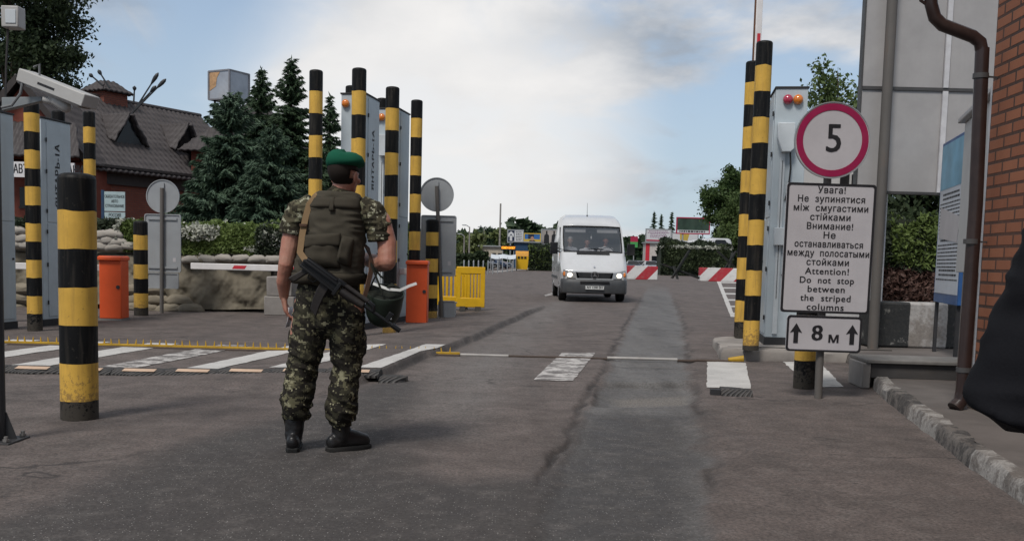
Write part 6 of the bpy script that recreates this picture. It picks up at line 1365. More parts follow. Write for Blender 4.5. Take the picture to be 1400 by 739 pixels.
part_poly(o, 'yellow_field', [(.1, a + .1), (w - .1, a + .1), (w - .1, a + hh * .52), (.1, a + hh * .52)], M_BYE); part_poly(o, 'dark_field', [(w * .25, a + hh * .52), (w * .6, a + hh * .52), (w * .6, b2 - .1), (w * .25, b2 - .1)], M_NAVY); part_poly(o, 'figure', [(cx - .55, a + .1), (cx + .55, a + .1), (cx + .42, a + hh * .4), (cx - .42, a + hh * .4)], M_INK, -.03); part_poly(o, 'face', [(cx + .26 * math.cos(k), a + hh * .56 + .33 * math.sin(k)) for k in np.linspace(0, 2 * PI, 14)[:-1]], M_SKN, -.04)
o, w, a, b2 = billboard('grey billboard with dark figures next to the van roof', 739, 313.5, 768, 334, 149, M_GALV, paint('billboard_grey', (.30, .27, .25), .6, .4, bump=0, scale=.5)); hh = b2 - a
for k in (.25, .6): part_poly(o, 'figure', [(w * k - .4, a + .1), (w * k + .4, a + .1), (w * k + .35, a + hh * .6), (w * k + .12, a + hh * .7), (w * k + .1, a + hh * .9), (w * k - .12, a + hh * .9), (w * k - .12, a + hh * .7), (w * k - .35, a + hh * .6)], M_INK, -.02)
o, w, a, b2 = billboard('white billboard with lines of purple print above the waiting cars', 881.5, 313, 916, 330.5, 150, M_GALV, M_BW); fine_lines(o, .25, w - .25, a + .55, b2 - .2, 5, M_MAG, .42); part_poly(o, 'crimson_band', [(.1, a + .1), (w - .1, a + .1), (w - .1, a + .32), (.1, a + .32)], M_BRED)
o, w, a, b2 = billboard('dark green picture billboard in a red frame, taller than its neighbours', 923, 297.5, 968, 319.5, 140, M_BRED, M_BGR); part_poly(o, 'pale_band', [(.1, a + .1), (w - .1, a + .1), (w - .1, a + .5), (.1, a + .5)], M_BW); fine_lines(o, .3, w - .4, a + .15, a + .48, 1, M_BRED, .7)
o, w, a, b2 = billboard('white billboard with a yellow patch under the red framed one', 917, 318, 953, 331.5, 152, M_GALV, M_BW); part_poly(o, 'yellow_patch', [(w * .32, a + .4), (w * .6, a + .3), (w * .66, b2 - .2), (w * .3, b2 - .15)], M_BYE)
q = at(866, 150); t = thing('fuel_sign', 'small red and green roadside sign beside the van mirror', 'road sign', q); zA = zat(866, 338, 150); zB = zat(866, 323, 150); zm = (zA + zB) / 2
b = MB(); b.bx(-.55, .55, 0, .2, zm + .01, zB); b.build('red_panel', M_BRED, t); b = MB(); b.bx(-.55, .55, 0, .2, zA, zm); b.build('green_panel', paint('sign_green', (.06, .3, .08), .6), t); b = MB(); b.cyl((0, .1, 0), (0, .1, zA), .08, n=8); b.build('post', M_GALV, t)
# ------------------------------------------------------------------ people
def camo_mat(name, cols, scale=1.0, px=0.011):
    m, nt, b, o = new_mat(name); oc = nd(nt, 'ShaderNodeTexCoord').outputs['Object']
    sn = nd(nt, 'ShaderNodeVectorMath', {0: oc, 1: (px, px, px)}, operation='SNAP').outputs[0]
    w = nd(nt, 'ShaderNodeMix', data_type='VECTOR'); 
    n1_ = noise(nt, nd(nt, 'ShaderNodeMapping', {'Vector': sn, 'Scale': (9.5 * scale, 9.5 * scale, 13 * scale)}).outputs[0], 1.0, 3.5, .68); n2_ = noise(nt, nd(nt, 'ShaderNodeMapping', {'Vector': sn, 'Location': (5, 3, 7), 'Scale': (12 * scale, 12 * scale, 16 * scale)}).outputs[0], 1.0, 3.5, .7); n3_ = noise(nt, nd(nt, 'ShaderNodeMapping', {'Vector': sn, 'Location': (15, 1, 2), 'Scale': (16 * scale, 16 * scale, 20 * scale)}).outputs[0], 1.0, 3, .7)
    c = mixc(nt, rng(nt, n1_, .525, .528), cols[0], cols[1]); c = mixc(nt, rng(nt, n2_, .568, .571), c, cols[2]); c = mixc(nt, rng(nt, n3_, .600, .603), c, cols[3]); g = noise(nt, oc, 6, 5)
    c = mixc(nt, rng(nt, g, .4, .8, 0, .25), c, (.05, .045, .03)); nt.links.new(c, b.inputs['Base Color']); b.inputs['Roughness'].default_value = .92; b.inputs['Specular IOR Level'].default_value = .15
    nt.links.new(bumpn(nt, noise(nt, oc, 420, 2), .25, .002), b.inputs['Normal']); return m
def skin_mat(name, c):
    m, nt, b, o = new_mat(name); oc = nd(nt, 'ShaderNodeTexCoord').outputs['Object']; g = noise(nt, oc, 14, 5); f = noise(nt, oc, 140, 3)
    cc_ = mixc(nt, rng(nt, g, .35, .7), c, (c[0] * .92, c[1] * .72, c[2] * .70)); cc_ = mixc(nt, rng(nt, f, .5, .8, 0, .3), cc_, (c[0] * .7, c[1] * .5, c[2] * .45))
    nt.links.new(cc_, b.inputs['Base Color']); b.inputs['Roughness'].default_value = .52; b.inputs['Subsurface Weight'].default_value = .08; b.inputs['Subsurface Radius'].default_value = (.01, .004, .002); nt.links.new(bumpn(nt, f, .12, .002), b.inputs['Normal']); return m
def cloth(name, c, wv=300, rough=.93, var=.14):
    if name in MATS: return MATS[name]
    m, nt, b, o = new_mat(name); oc = nd(nt, 'ShaderNodeTexCoord').outputs['Object']; g = noise(nt, oc, 5, 7, .65); f = noise(nt, oc, wv, 2)
    cc_ = mixc(nt, rng(nt, g, .3, .75), [x * (1 - var) for x in c], [x * (1 + var) for x in c]); cc_ = mixc(nt, rng(nt, f, .4, .8, 0, .3), cc_, [x * .6 for x in c]); nt.links.new(cc_, b.inputs['Base Color']); b.inputs['Roughness'].default_value = rough; b.inputs['Specular IOR Level'].default_value = .15
    nt.links.new(bumpn(nt, f, .3, .002), b.inputs['Normal']); MATS[name] = m; return m
def remeshed(mb, name, voxel, it, mat, parent, disp=None, clampz=None):
    o = mb.build(name + '_tmp', mat, None, smooth=False); r_ = o.modifiers.new('r', 'REMESH'); r_.mode = 'VOXEL'; r_.voxel_size = voxel
    s = o.modifiers.new('s', 'SMOOTH'); s.factor = .5; s.iterations = it
    dg = bpy.context.evaluated_depsgraph_get(); dg.update(); me = bpy.data.meshes.new_from_object(o.evaluated_get(dg)); me.name = name
    old = o.data; bpy.data.objects.remove(o); bpy.data.meshes.remove(old)
    n = len(me.vertices); P = np.empty(n * 3, np.float32); me.vertices.foreach_get('co', P); P = P.reshape(-1, 3)
    if disp is not None:
        N = np.empty(n * 3, np.float32); me.vertices.foreach_get('normal', N); P = P + N.reshape(-1, 3) * disp(P)[:, None]
    if clampz is not None: P[:, 2] = np.maximum(P[:, 2], clampz)
    me.vertices.foreach_set('co', P.astype(np.float32).ravel()); me.materials.clear(); me.materials.append(mat)
    return finish(name, me, parent, True, 0)
def hand(mb, wrist, d, n, th, curl=.35, sc=1.0, spread=.10):
    """palm from the wrist along d, palm facing n, thumb on the side th"""
    d, n, th = Vector(d).normalized(), Vector(n).normalized(), Vector(th); th = (th - d * th.dot(d)); th = (th - n * th.dot(n)).normalized(); w = Vector(wrist)
    mb.tube([w - d * .02 * sc, w + d * .02 * sc, w + d * .06 * sc, w + d * .088 * sc], [(.026 * sc, .021 * sc), (.032 * sc, .019 * sc), (.040 * sc, .016 * sc), (.040 * sc, .013 * sc)], 14, ref=n, dome=True)
    for k, (off, L) in enumerate(((.031, .92), (.0105, 1.0), (-.0105, .95), (-.031, .76))):
        p = w + d * (.085 - abs(k - 1.2) * .004) * sc + th * off * sc; dr = (d + th * off * spread * 30).normalized(); P = [p - dr * .02 * sc, p]; a = 0
        for s, l in enumerate((.043, .027, .021)):
            a += curl * (.8 if s == 0 else 1.1) * (1 + .12 * k); v = dr * math.cos(a) + n * math.sin(a); P.append(P[-1] + v * l * L * sc)
        mb.tube(P, [.0085 * sc, .0092 * sc, .0085 * sc, .0078 * sc, .0066 * sc], 9, ref=n, dome=True)
    p = w + d * .022 * sc + th * .024 * sc; v1 = (d * .62 + th * .75 + n * .22).normalized(); v2 = (d * .86 + th * .42 + n * .35).normalized(); v3 = (d * .93 + th * .1 + n * .5).normalized()
    mb.tube([p, p + v1 * .04 * sc, p + v1 * .04 * sc + v2 * .032 * sc, p + v1 * .04 * sc + v2 * .032 * sc + v3 * .024 * sc], [.0135 * sc, .0118 * sc, .0102 * sc, .008 * sc], 10, ref=n, dome=True)
def head(mb, c, yaw, pitch=0.0, sc=1.0):
    M = Matrix.Rotation(yaw, 3, 'Z') @ Matrix.Rotation(pitch, 3, 'X'); c = Vector(c)
    for p, r in (((0, -.012, .03), (.076, .096, .094)), ((0, .028, -.035), (.060, .066, .075)), ((0, .042, -.078), (.046, .048, .036)), ((0, .076, .012), (.050, .024, .018)), ((0, .100, -.022), (.0135, .018, .012)), ((0, .092, -.004), (.010, .014, .028)), ((0, .088, -.060), (.025, .011, .007)), ((0, .087, -.069), (.022, .011, .007)), ((0, .084, -.095), (.018, .012, .013)), ((.043, .066, -.03), (.024, .02, .02)), ((-.043, .066, -.03), (.024, .02, .02)), ((.078, -.002, -.015), (.010, .024, .032)), ((-.078, -.002, -.015), (.010, .024, .032)), ((.083, -.008, -.008), (.007, .020, .024)), ((-.083, -.008, -.008), (.007, .020, .024)), ((.072, -.004, -.04), (.010, .012, .012)), ((-.072, -.004, -.04), (.010, .012, .012))):
        mb.ell(c + M @ (Vector(p) * sc), [k * sc for k in r], 14, M=M)
    return M
M_EYE = paint('eye_white', (.6, .58, .55), .25, bump=0, dirt=0); M_IRIS = paint('eye_iris', (.06, .045, .03), .2, bump=0); M_LIP = paint('lip', (.30, .11, .09), .5, bump=0)
def face_bits(parent, c, M, sc=1.0):
    c = Vector(c)
    for s in (-1, 1):
        b = MB(); b.ell(c + M @ (Vector((s * .031, .077, -.008)) * sc), (.0115 * sc,) * 3, 10); e = b.build('eye', M_EYE, parent); b = MB(); b.ell(c + M @ (Vector((s * .031, .0865, -.008)) * sc), (.0055 * sc, .003 * sc, .0055 * sc), 8, M=M); b.build('iris', M_IRIS, e)
        b = MB(); P = [c + M @ (Vector((s * x, .089 - abs(x - .03) * .35, .012 - abs(x - .028) * .12)) * sc) for x in (.014, .028, .045)]; b.tube(P, .004 * sc, 6); b.build('eyebrow', M_HAIR, parent)
    b = MB(); P = [c + M @ (Vector((x, .0985 - abs(x) * .32, -.0645)) * sc) for x in (-.022, -.011, 0, .011, .022)]; b.tube(P, [.0015, .004, .0045, .004, .0015], 6); b.build('mouth', M_LIP, parent)
M_HAIR = cloth('hair_dark', (.020, .015, .012), 260, .75); M_HAIRG = cloth('hair_grey', (.30, .29, .28), 260, .75)
def hair(parent, c, M, mat, cut, sc=1.0, r=(.0795, .099, .097)):
    b = MB(); n = 30
    b.ell((0, -.012, .03), r, n); P = np.array(b.v); keep = [cut(p) for p in P]; P = P * (1 + .012 * fbm(P, 60, 2)[:, None])
    b.f = [f for f in b.f if all(keep[i] for i in f)]; b.v = [tuple(Vector(c) + M @ (Vector(p) * sc)) for p in P]; b.m = [0] * len(b.f); o = b.build('hair', mat, parent, ang=0); s = o.modifiers.new('solid', 'SOLIDIFY'); s.thickness = .006; s.offset = 1; return o
def wrinkle(a, b_, sc=(1, 1, 1)): return lambda P: a * fbm(P * np.array(sc), 7.0, 3) + b_ * (np.abs(vnoise(P * np.array(sc) * np.array([1, 1, 2.3]) + np.array([.3, .1, .7]) * P[:, 2:3], 11.0)) - .3)
# ---- the soldier
YS_ = 5.8; SB = Vector((W(440, 615, YS_).x, YS_, 0)); SS = YS_ / F
def S(px, py, dy=0.0): return W(px, py, YS_ + dy) - SB
M_SKIN = skin_mat('skin_tanned', (.40, .205, .145)); M_CAMO = camo_mat('camouflage_trousers', [(.015, .013, .011), (.040, .037, .025), (.102, .094, .056), (.225, .21, .135)], 1.3, .0085); M_CAMO2 = camo_mat('camouflage_shirt', [(.030, .026, .018), (.075, .066, .042), (.14, .135, .085), (.33, .32, .235)], 1.35, .0085)
sol = thing('person', 'soldier in a green beret, olive vest and camouflage seen from behind with a slung rifle', 'person', SB)
b = MB(); HC = S(471, 238.5); HY = R(-24); HM = head(b, HC, HY, R(-3))
b.tube([S(462, 282), S(466, 262), S(470, 244)], [(.07, .065), (.056, .058), (.056, .06)], 14, dome=True)
b.tube([S(449, 420), S(450, 395), S(452, 365), S(457, 325), S(460, 298), S(462, 278)], [(.14, .10), (.145, .10), (.14, .10), (.16, .115), (.17, .105), (.09, .08)], 18, dome=True); b.tube([S(410, 293), S(460, 284), S(514, 296)], [.055, .07, .055], 14, dome=True)
b.tube([S(405, 297), S(397, 330), S(391, 361, -.02), S(388, 384, .03), S(388, 405, .075)], [.057, .053, .044, (.043, .046), (.029, .026)], 14, dome=True); WL = S(388, 405, .075); hand(b, WL, (.10, .16, -1), (1, .35, .1), (.2, 1, .1), .30)
b.tube([S(521, 302), S(529, 332), S(529, 357, -.02)], [.058, .056, .054], 14, dome=True); b.tube([S(529, 357, -.02), S(521, 360, .06), S(505, 356, .17), S(492, 350, .25)], [.053, .052, .042, .03], 14, dome=True); hand(b, S(492, 350, .25), (-.75, .5, .15), (-.3, -.3, -.9), (.2, .8, .4), .5)
b.tube([S(426, 415), S(417, 460), S(411, 503, .02), S(405, 540), S(402, 580, -.02), S(401, 600, -.02)], [.10, .09, .062, .062, .045, .042], 14, dome=True); b.tube([S(475, 415), S(475, 460), S(473, 503, .02), S(468, 545), S(465, 580), S(465, 600)], [.10, .09, .062, .062, .045, .042], 14, dome=True)
bd = remeshed(b, 'body', .0042, 5, M_SKIN, sol, lambda P: .0012 * fbm(P, 30, 2))
face_bits(bd, HC, HM)
hair(sol, HC, HM, M_HAIR, lambda p: -.062 < p[2] < .075 and p[1] < .012 and not (abs(p[0]) > .066 and -.05 < p[2] < .012 and p[1] > -.035))
# trousers
b = MB(); b.tube([S(450, 380), S(450, 402), S(450, 428)], [(.170, .130), (.186, .145), (.190, .148)], 22, dome=True)
b.tube([S(427, 425), S(422, 458), S(415, 500, .02), S(408, 535), S(404.5, 553), S(404.5, 567), S(403, 576)], [(.108, .128), (.103, .118), (.091, .098), (.085, .095), (.094, .104), (.088, .094), (.062, .065)], 18, dome=True); b.tube([S(473, 425), S(473.5, 458), S(474, 500, .02), S(469, 540), S(466.5, 558), S(466.5, 572), S(465.5, 582)], [(.109, .128), (.103, .118), (.088, .095), (.082, .092), (.094, .102), (.086, .092), (.060, .064)], 18, dome=True)
b.ell(S(401, 467, .02), (.026, .08, .09), 12); b.ell(S(495, 470, .03), (.024, .08, .085), 12)
def leg_folds(P):
    low = np.clip((.62 - P[:, 2]) / .45, 0, 1); kn = np.exp(-((P[:, 2] - .48) / .09) ** 2); q = P * np.array([1, 1, 2.6]) + np.stack([0 * P[:, 0], 0 * P[:, 0], P[:, 0] * 1.2], 1)
    return .006 * fbm(P, 5, 3) + (.007 + .010 * low + .006 * kn) * (np.abs(vnoise(q, 8.5)) * -1.6 + .5) + .004 * (np.abs(vnoise(q + 3, 17)) * -1.5 + .5)
tr = remeshed(b, 'trousers', .0065, 4, M_CAMO, sol, leg_folds)
# shirt
b = MB(); b.tube([S(451, 392), S(455, 345), S(458, 310), S(461, 285), S(464, 270)], [(.165, .125), (.165, .125), (.175, .128), (.165, .115), (.085, .09)], 20, dome=True)
b.tube([S(430, 280), S(408, 291), S(401, 306), S(398, 321)], [.075, .080, .073, .069], 16, dome=False); b.tube([S(492, 283), S(512, 293), S(518, 311), S(520, 329)], [.075, .082, .076, .072], 16, dome=False); b.tube([S(464, 270), S(467, 257, .005)], [(.078, .075), (.066, .068)], 16)
remeshed(b, 'shirt', .0065, 4, M_CAMO2, sol, wrinkle(.006, -.012))
# vest
M_VEST = cloth('vest_olive', (.056, .049, .037), 240); VR = [(389, 448, .188, .148), (380, 449, .207, .163), (355, 452, .197, .163), (330, 456.5, .182, .158), (300, 459, .172, .150), (282, 461, .160, .130), (270, 462, .138, .108), (263.5, 464, .118, .092)]
b = MB(); rings = []
def vring(py, cx, a, d_, n=36): 
    c = S(cx, py); return [c + Vector((a * math.copysign(abs(math.cos(t)) ** .78, math.cos(t)), d_ * math.copysign(abs(math.sin(t)) ** .78, math.sin(t)), 0)) for t in [2 * PI * k / n for k in range(n)]]
rings = [vring(*q) for q in VR]; b.loft(rings)
vs = remeshed(b, 'vest', .007, 6, M_VEST, sol, wrinkle(.006, -.014, (1, 1, .9)))
def on_vest(px, py, off):
    y = [q[0] for q in VR][::-1]; a = np.interp(py, y, [q[2] for q in VR][::-1]); d_ = np.interp(py, y, [q[3] for q in VR][::-1]); cx = np.interp(py, y, [q[1] for q in VR][::-1]); c = S(cx, py); x = S(px, py).x - c.x; k = max(0, 1 - (min(1, abs(x) / a)) ** 2.56) ** (1 / 2.56)
    return Vector((S(px, py).x, -(d_ * k + off), S(px, py).z))
def patch(name, quad, th, mat, parent, off=.0, nu=14, nv=12, soft=.25):
    """padded piece of cloth sewn on the back of the vest; quad in photo points tl, tr, br, bl"""
    V = []; q = [Vector((x, y, 0)) for x, y in quad]
    for j in range(nv + 1):
        for i in range(nu + 1):
            u, v = i / nu, j / nv; p = (q[0] * (1 - u) + q[1] * u) * (1 - v) + (q[3] * (1 - u) + q[2] * u) * v; e = min(u, 1 - u, v, 1 - v) / soft; e = min(1, e) ** .5; w = float(vnoise([[p.x * .05, p.y * .05, th * 90]], 3)[0]) * .25
            V.append(on_vest(p.x, p.y, off + th * e * (1 + w) - .004))
    f = [(j * (nu + 1) + i, j * (nu + 1) + i + 1, (j + 1) * (nu + 1) + i + 1, (j + 1) * (nu + 1) + i) for j in range(nv) for i in range(nu)]; mb = MB(); mb.add(V, f); o = mb.build(name, mat, parent, ang=50); s = o.modifiers.new('solid', 'SOLIDIFY'); s.thickness = .01; s.offset = 0; return o
M_VEST2 = cloth('vest_pocket_olive', (.051, .044, .033), 240)
patch('yoke_flap', [(425, 271), (496, 272), (496, 287), (424, 284)], .016, M_VEST2, vs, .002); patch('yoke_loop', [(457, 272), (463, 272), (463, 290), (457, 290)], .01, M_VEST2, vs, .016, 4, 8)
patch('back_pocket', [(421, 326), (472, 323), (472, 366), (414, 364)], .034, M_VEST2, vs, .0); patch('pocket_flap', [(420, 323), (473, 320), (473, 336), (419, 339)], .014, M_VEST2, vs, .028); patch('side_pouch', [(474, 322), (489, 326), (484, 365), (466, 359)], .045, M_VEST2, vs, .0, 8, 12); patch('waist_band', [(399, 372), (501, 374), (501, 388), (399, 386)], .016, M_VEST2, vs, .0, 20, 6)
# beret
M_BER = cloth('beret_green', (.008, .078, .044), 420, .95, .1); b = MB(); BM = HM @ Matrix.Rotation(R(-4), 3, 'Y'); rr = []
for z, r, sx, sy in ((.022, .081, 0, -.012), (.036, .084, 0, -.012), (.042, .095, .004, -.012), (.058, .107, .010, -.008), (.078, .107, .013, -.006), (.104, .096, .012, -.006), (.122, .070, .008, -.008), (.131, .034, .006, -.008), (.132, .004, .006, -.008)):
    rr.append([HC + BM @ Vector((sx + r * math.cos(t) * .98, sy + r * 1.12 * math.sin(t), z + .006 * math.sin(3 * t + 1) * (z > .05) + .010 * math.cos(t) * (z > .05) * -1)) for t in [2 * PI * k / 34 for k in range(34)]])
b.loft(rr); be = b.build('beret', M_BER, sol, ang=0); b = MB(); b.loft([[HC + BM @ Vector((r * math.cos(t), -.012 + 1.16 * r * math.sin(t), z)) for t in [2 * PI * k / 30 for k in range(30)]] for r, z in ((.081, .014), (.0835, .016), (.0845, .026), (.083, .030))]); b.build('leather_band', cloth('beret_band', (.012, .014, .013)), be, ang=0)
# boots
M_BOOT = paint('boot_leather', (.011, .0105, .011), .38, .2, .35, (.05, .045, .04), 9, bump=.3); M_SOLE = paint('boot_sole', (.012, .012, .012), .8)
for ank, topc, ft in ((S(401, 606, -.02), S(403, 574, -.01), Vector((-.16, 1, 0))), (S(466, 606, 0), S(466, 579, .0), Vector((.80, .60, 0)))):
    ft.normalize(); a = Vector((ank.x, ank.y, 0)); b = MB(); b.tube([topc, (topc + ank) / 2, Vector((ank.x, ank.y, .09))], [(.056, .058), (.052, .055), (.05, .055)], 16, dome=True)
    sd = Vector((ft.y, -ft.x, 0)); b.tube([a - ft * .055 + Vector((0, 0, .055)), a + ft * .02 + Vector((0, 0, .075)), a + ft * .085 + Vector((0, 0, .066)), a + ft * .145 + Vector((0, 0, .054))], [(.037, .05), (.042, .066), (.046, .056), (.045, .044)], 16, ref=(0, 0, 1), dome=True)
    bo = remeshed(b, 'boot', .006, 3, M_BOOT, sol, lambda P: .003 * fbm(P * np.array([1, 1, 2]), 14, 3), .012)
    b = MB(); b.loft([[a + ft * x * k + sd * y * k + Vector((0, 0, z)) + ft * .05 * (1 - k) for x, y in [(-.088, -.025), (-.065, -.04), (.02, -.042), (.11, -.048), (.165, -.040), (.195, -.018), (.195, .018), (.165, .040), (.11, .048), (.02, .042), (-.065, .04), (-.088, .025)]] for k, z in ((.98, 0), (1.0, .01), (1.0, .026), (.95, .032))]); b.build('sole', M_SOLE, bo)
    b = MB()
    for k in range(5): z = .13 + .028 * k; c_ = a + ft * (.045 - .01 * k * .4); b.tube([c_ + sd * .03 + Vector((0, 0, z)), c_ + ft * .022 + Vector((0, 0, z + .004)), c_ - sd * .03 + Vector((0, 0, z))], .004, 6)
    b.build('laces', M_BLKP, bo)
# white paper held in the lowered hand
q = S(396.5, 433, .11); b = MB(); b.loft([[q + Vector((x + .03 * math.sin(z * 9), y, z)) for y in np.linspace(-.05, .06, 6)] for x, z in ((.0, -.06), (.002, -.02), (-.004, .03), (-.014, .06))], closed=False, cap=False); o = b.build('paper_slip', paint('paper', (.62, .62, .66), .8, .03, 0)); o.location = SB; s = o.modifiers.new('solid', 'SOLIDIFY'); s.thickness = .0015; tag(o, "folded white paper slip in the soldier's lowered hand", 'paper')
# rifle slung across the back
A_, B2 = S(414, 358, -.245), S(547, 452, -.215); rx = (B2 - A_).normalized(); LR = (B2 - A_).length; ry0 = Vector((0, 1, 0)); rz_ = rx.cross(ry0).normalized(); rz_ = rz_ if rz_.z > 0 else -rz_; ry_ = rz_.cross(rx).normalized(); RM = Matrix((rx, ry_, rz_)).transposed()
rifle = thing('rifle', "black assault rifle slung muzzle down across the soldier's back", 'rifle', SB + A_); M_GUN = paint('gun_metal', (.012, .012, .013), .38, .15, .2, (.04, .038, .035), metal=.3); M_GUNP = paint('gun_polymer', (.017, .014, .013), .5)
def gun(name, fn, mat, par=rifle, bev=.003):
    m_ = MB(); fn(m_); m_.v = [tuple(RM @ Vector(v)) for v in m_.v]; return m_.build(name, mat, par, bevel=bev)
k_ = LR / .72
rc = gun('receiver', lambda m: m.bx(0, .27 * k_, -.02, .02, -.028, .022), M_GUN); gun('dust_cover', lambda m: m.loft([[Vector((x, y, .022 + z)) for y, z in ((-.019, 0), (-.016, .014), (0, .02), (.016, .014), (.019, 0))] for x in (.01, .235 * k_)]), M_GUN, rc); gun('rear_sight', lambda m: m.bx(.235 * k_, .29 * k_, -.014, .014, .02, .045), M_GUN, rc)
gun('pistol_grip', lambda m: m.loft([[Vector((x + a * w, y * w2, z)) for a, y in ((-1, -1), (1, -1), (1, 1), (-1, 1))] for x, z, w, w2 in ((.045, -.026, .02, .014), (.03, -.06, .018, .014), (.01, -.105, .02, .015), (.004, -.122, .018, .013))]), M_GUNP, bev=.006); gun('trigger_guard', lambda m: m.tube([(.065, 0, -.026), (.07, 0, -.055), (.11, 0, -.058), (.125, 0, -.028)], .004, 6), M_GUN, bev=0)
gun('magazine', lambda m: m.loft([[Vector((x + a * .028 * math.cos(t), y * .013, z - a * .028 * math.sin(t))) for a, y in ((-1, -1), (1, -1), (1, 1), (-1, 1))] for x, z, t in ((.172, -.02, 0), (.176, -.08, .12), (.188, -.14, .25), (.207, -.20, .38))]), M_GUNP, bev=.004)
gun('handguard', lambda m: m.tube([(.28 * k_, 0, -.008), (.34 * k_, 0, -.01), (.45 * k_, 0, -.004)], [(.024, .028), (.026, .03), (.021, .024)], 12), M_GUNP); gun('gas_tube', lambda m: m.tube([(.28 * k_, 0, .03), (.46 * k_, 0, .03)], .014, 10), M_GUNP); gun('barrel', lambda m: m.tube([(.44 * k_, 0, 0), (.70 * k_, 0, 0)], .0095, 10), M_GUN); gun('muzzle_brake', lambda m: m.tube([(.655 * k_, 0, 0), (.72 * k_, 0, 0)], .0145, 12), M_GUN)
gun('front_sight', lambda m: (m.bx(.60 * k_, .63 * k_, -.008, .008, 0, .055), m.tube([(.46 * k_, 0, .03), (.50 * k_, 0, .026), (.52 * k_, 0, 0)], .014, 8)), M_GUN); gun('folded_stock', lambda m: (m.bar((.0, -.03, .015), (.24, -.03, .012), .012, .014), m.bar((.0, -.03, -.02), (.24, -.03, -.03), .012, .014), m.bx(.23, .25, -.037, -.023, -.05, .03)), M_GUN)
M_SLING = cloth('sling_tan', (.19, .125, .068), 300); M_SLB = cloth('sling_brown', (.085, .05, .035), 300); O_ = A_
P = [S(419, 358, -.235), on_vest(419, 345, .055), on_vest(421, 320, .05), on_vest(423.5, 298, .025), on_vest(427.5, 280, .022), S(431, 268, -.085), S(436, 262.5, -.02), S(441, 265, .06), S(446, 278, .125)]
b = MB(); b.ribbon([p - O_ for p in P], .036, .006, (1, 0, .15)); b.build('sling', M_SLING, rifle, ang=60); p = on_vest(422, 309, .055) - O_; b = MB(); b.box(p, (.042, .01, .016)); b.build('buckle', M_SLB, rifle, bevel=.002)
P = [S(446, 278, .125), S(470, 310, .185), S(492, 330, .18), S(502, 338, .11), S(507, 352, .02), S(507, 372, -.07), S(502, 392, -.16), S(497, 410, -.215)]; b = MB(); b.ribbon([p - O_ for p in P], .032, .006, [(0, -.3, 1)] * 3 + [(0, 1, .3)] * 2 + [(.5, 1, .0)] * 3); b.build('sling', M_SLB, rifle, ang=60)
# helmet hanging at the hip
hc = S(527, 399, .0); hm = thing('helmet', "dark green steel helmet hanging upside down at the soldier's hip", 'helmet', SB + hc); HMx = Matrix.Rotation(R(8), 3, 'Y') @ Matrix.Rotation(R(18), 3, 'X'); M_HEL = paint('helmet_green', (.014, .023, .016), .5, .15, .3, (.05, .055, .04)); M_STR = cloth('strap_dark', (.020, .022, .018), 300)
b = MB(); prof = [(.004, -.215), (.05, -.208), (.085, -.185), (.105, -.145), (.113, -.09), (.116, -.04), (.121, .0), (.119, .003), (.111, -.002), (.106, -.05), (.10, -.11), (.08, -.16), (.04, -.19), (.003, -.195)]
b.lathe(prof, 30, M=HMx @ Matrix.Diagonal((.93, 1.12, .97))); b.build('shell', M_HEL, hm, ang=0); b = MB(); b.lathe([(.105, -.006), (.10, -.03), (.085, -.06), (.03, -.09), (.004, -.095)], 24, M=HMx @ Matrix.Diagonal((.97, 1.12, 1.0))); b.build('lining', M_STR, hm, ang=0)
for P, w in (([(-.10, 0, 0), (-.075, .01, .06), (-.05, .0, .11), (-.085, -.02, .165)], .018), ([(.09, .02, 0), (.03, .03, .05), (-.03, .01, .09), (-.085, -.02, .165)], .018), ([(0, -.12, -.01), (-.03, -.1, .06), (-.085, -.02, .165)], .016), ([(.02, -.1, .03), (.05, -.06, .045), (.08, -.02, .02)], .03)): b = MB(); b.ribbon(P, w, .004, (.3, 1, .2)); b.build('strap', M_STR, hm, ang=60)
b = MB(); b.ribbon([(-.06, -.09, .05), (.03, -.1, .02), (.09, -.06, .015), (.14, -.02, .04), (.18, .0, .055)], .016, .003, (.0, .3, 1)); b.build('white_tape', paint('tape_white', (.6, .6, .58), .6, .05, .1), hm, ang=60); b = MB(); b.box(HMx @ Vector((.06, -.118, -.10)), (.014, .012, .03)); b.build('rivet_clip', M_GALV, hm)
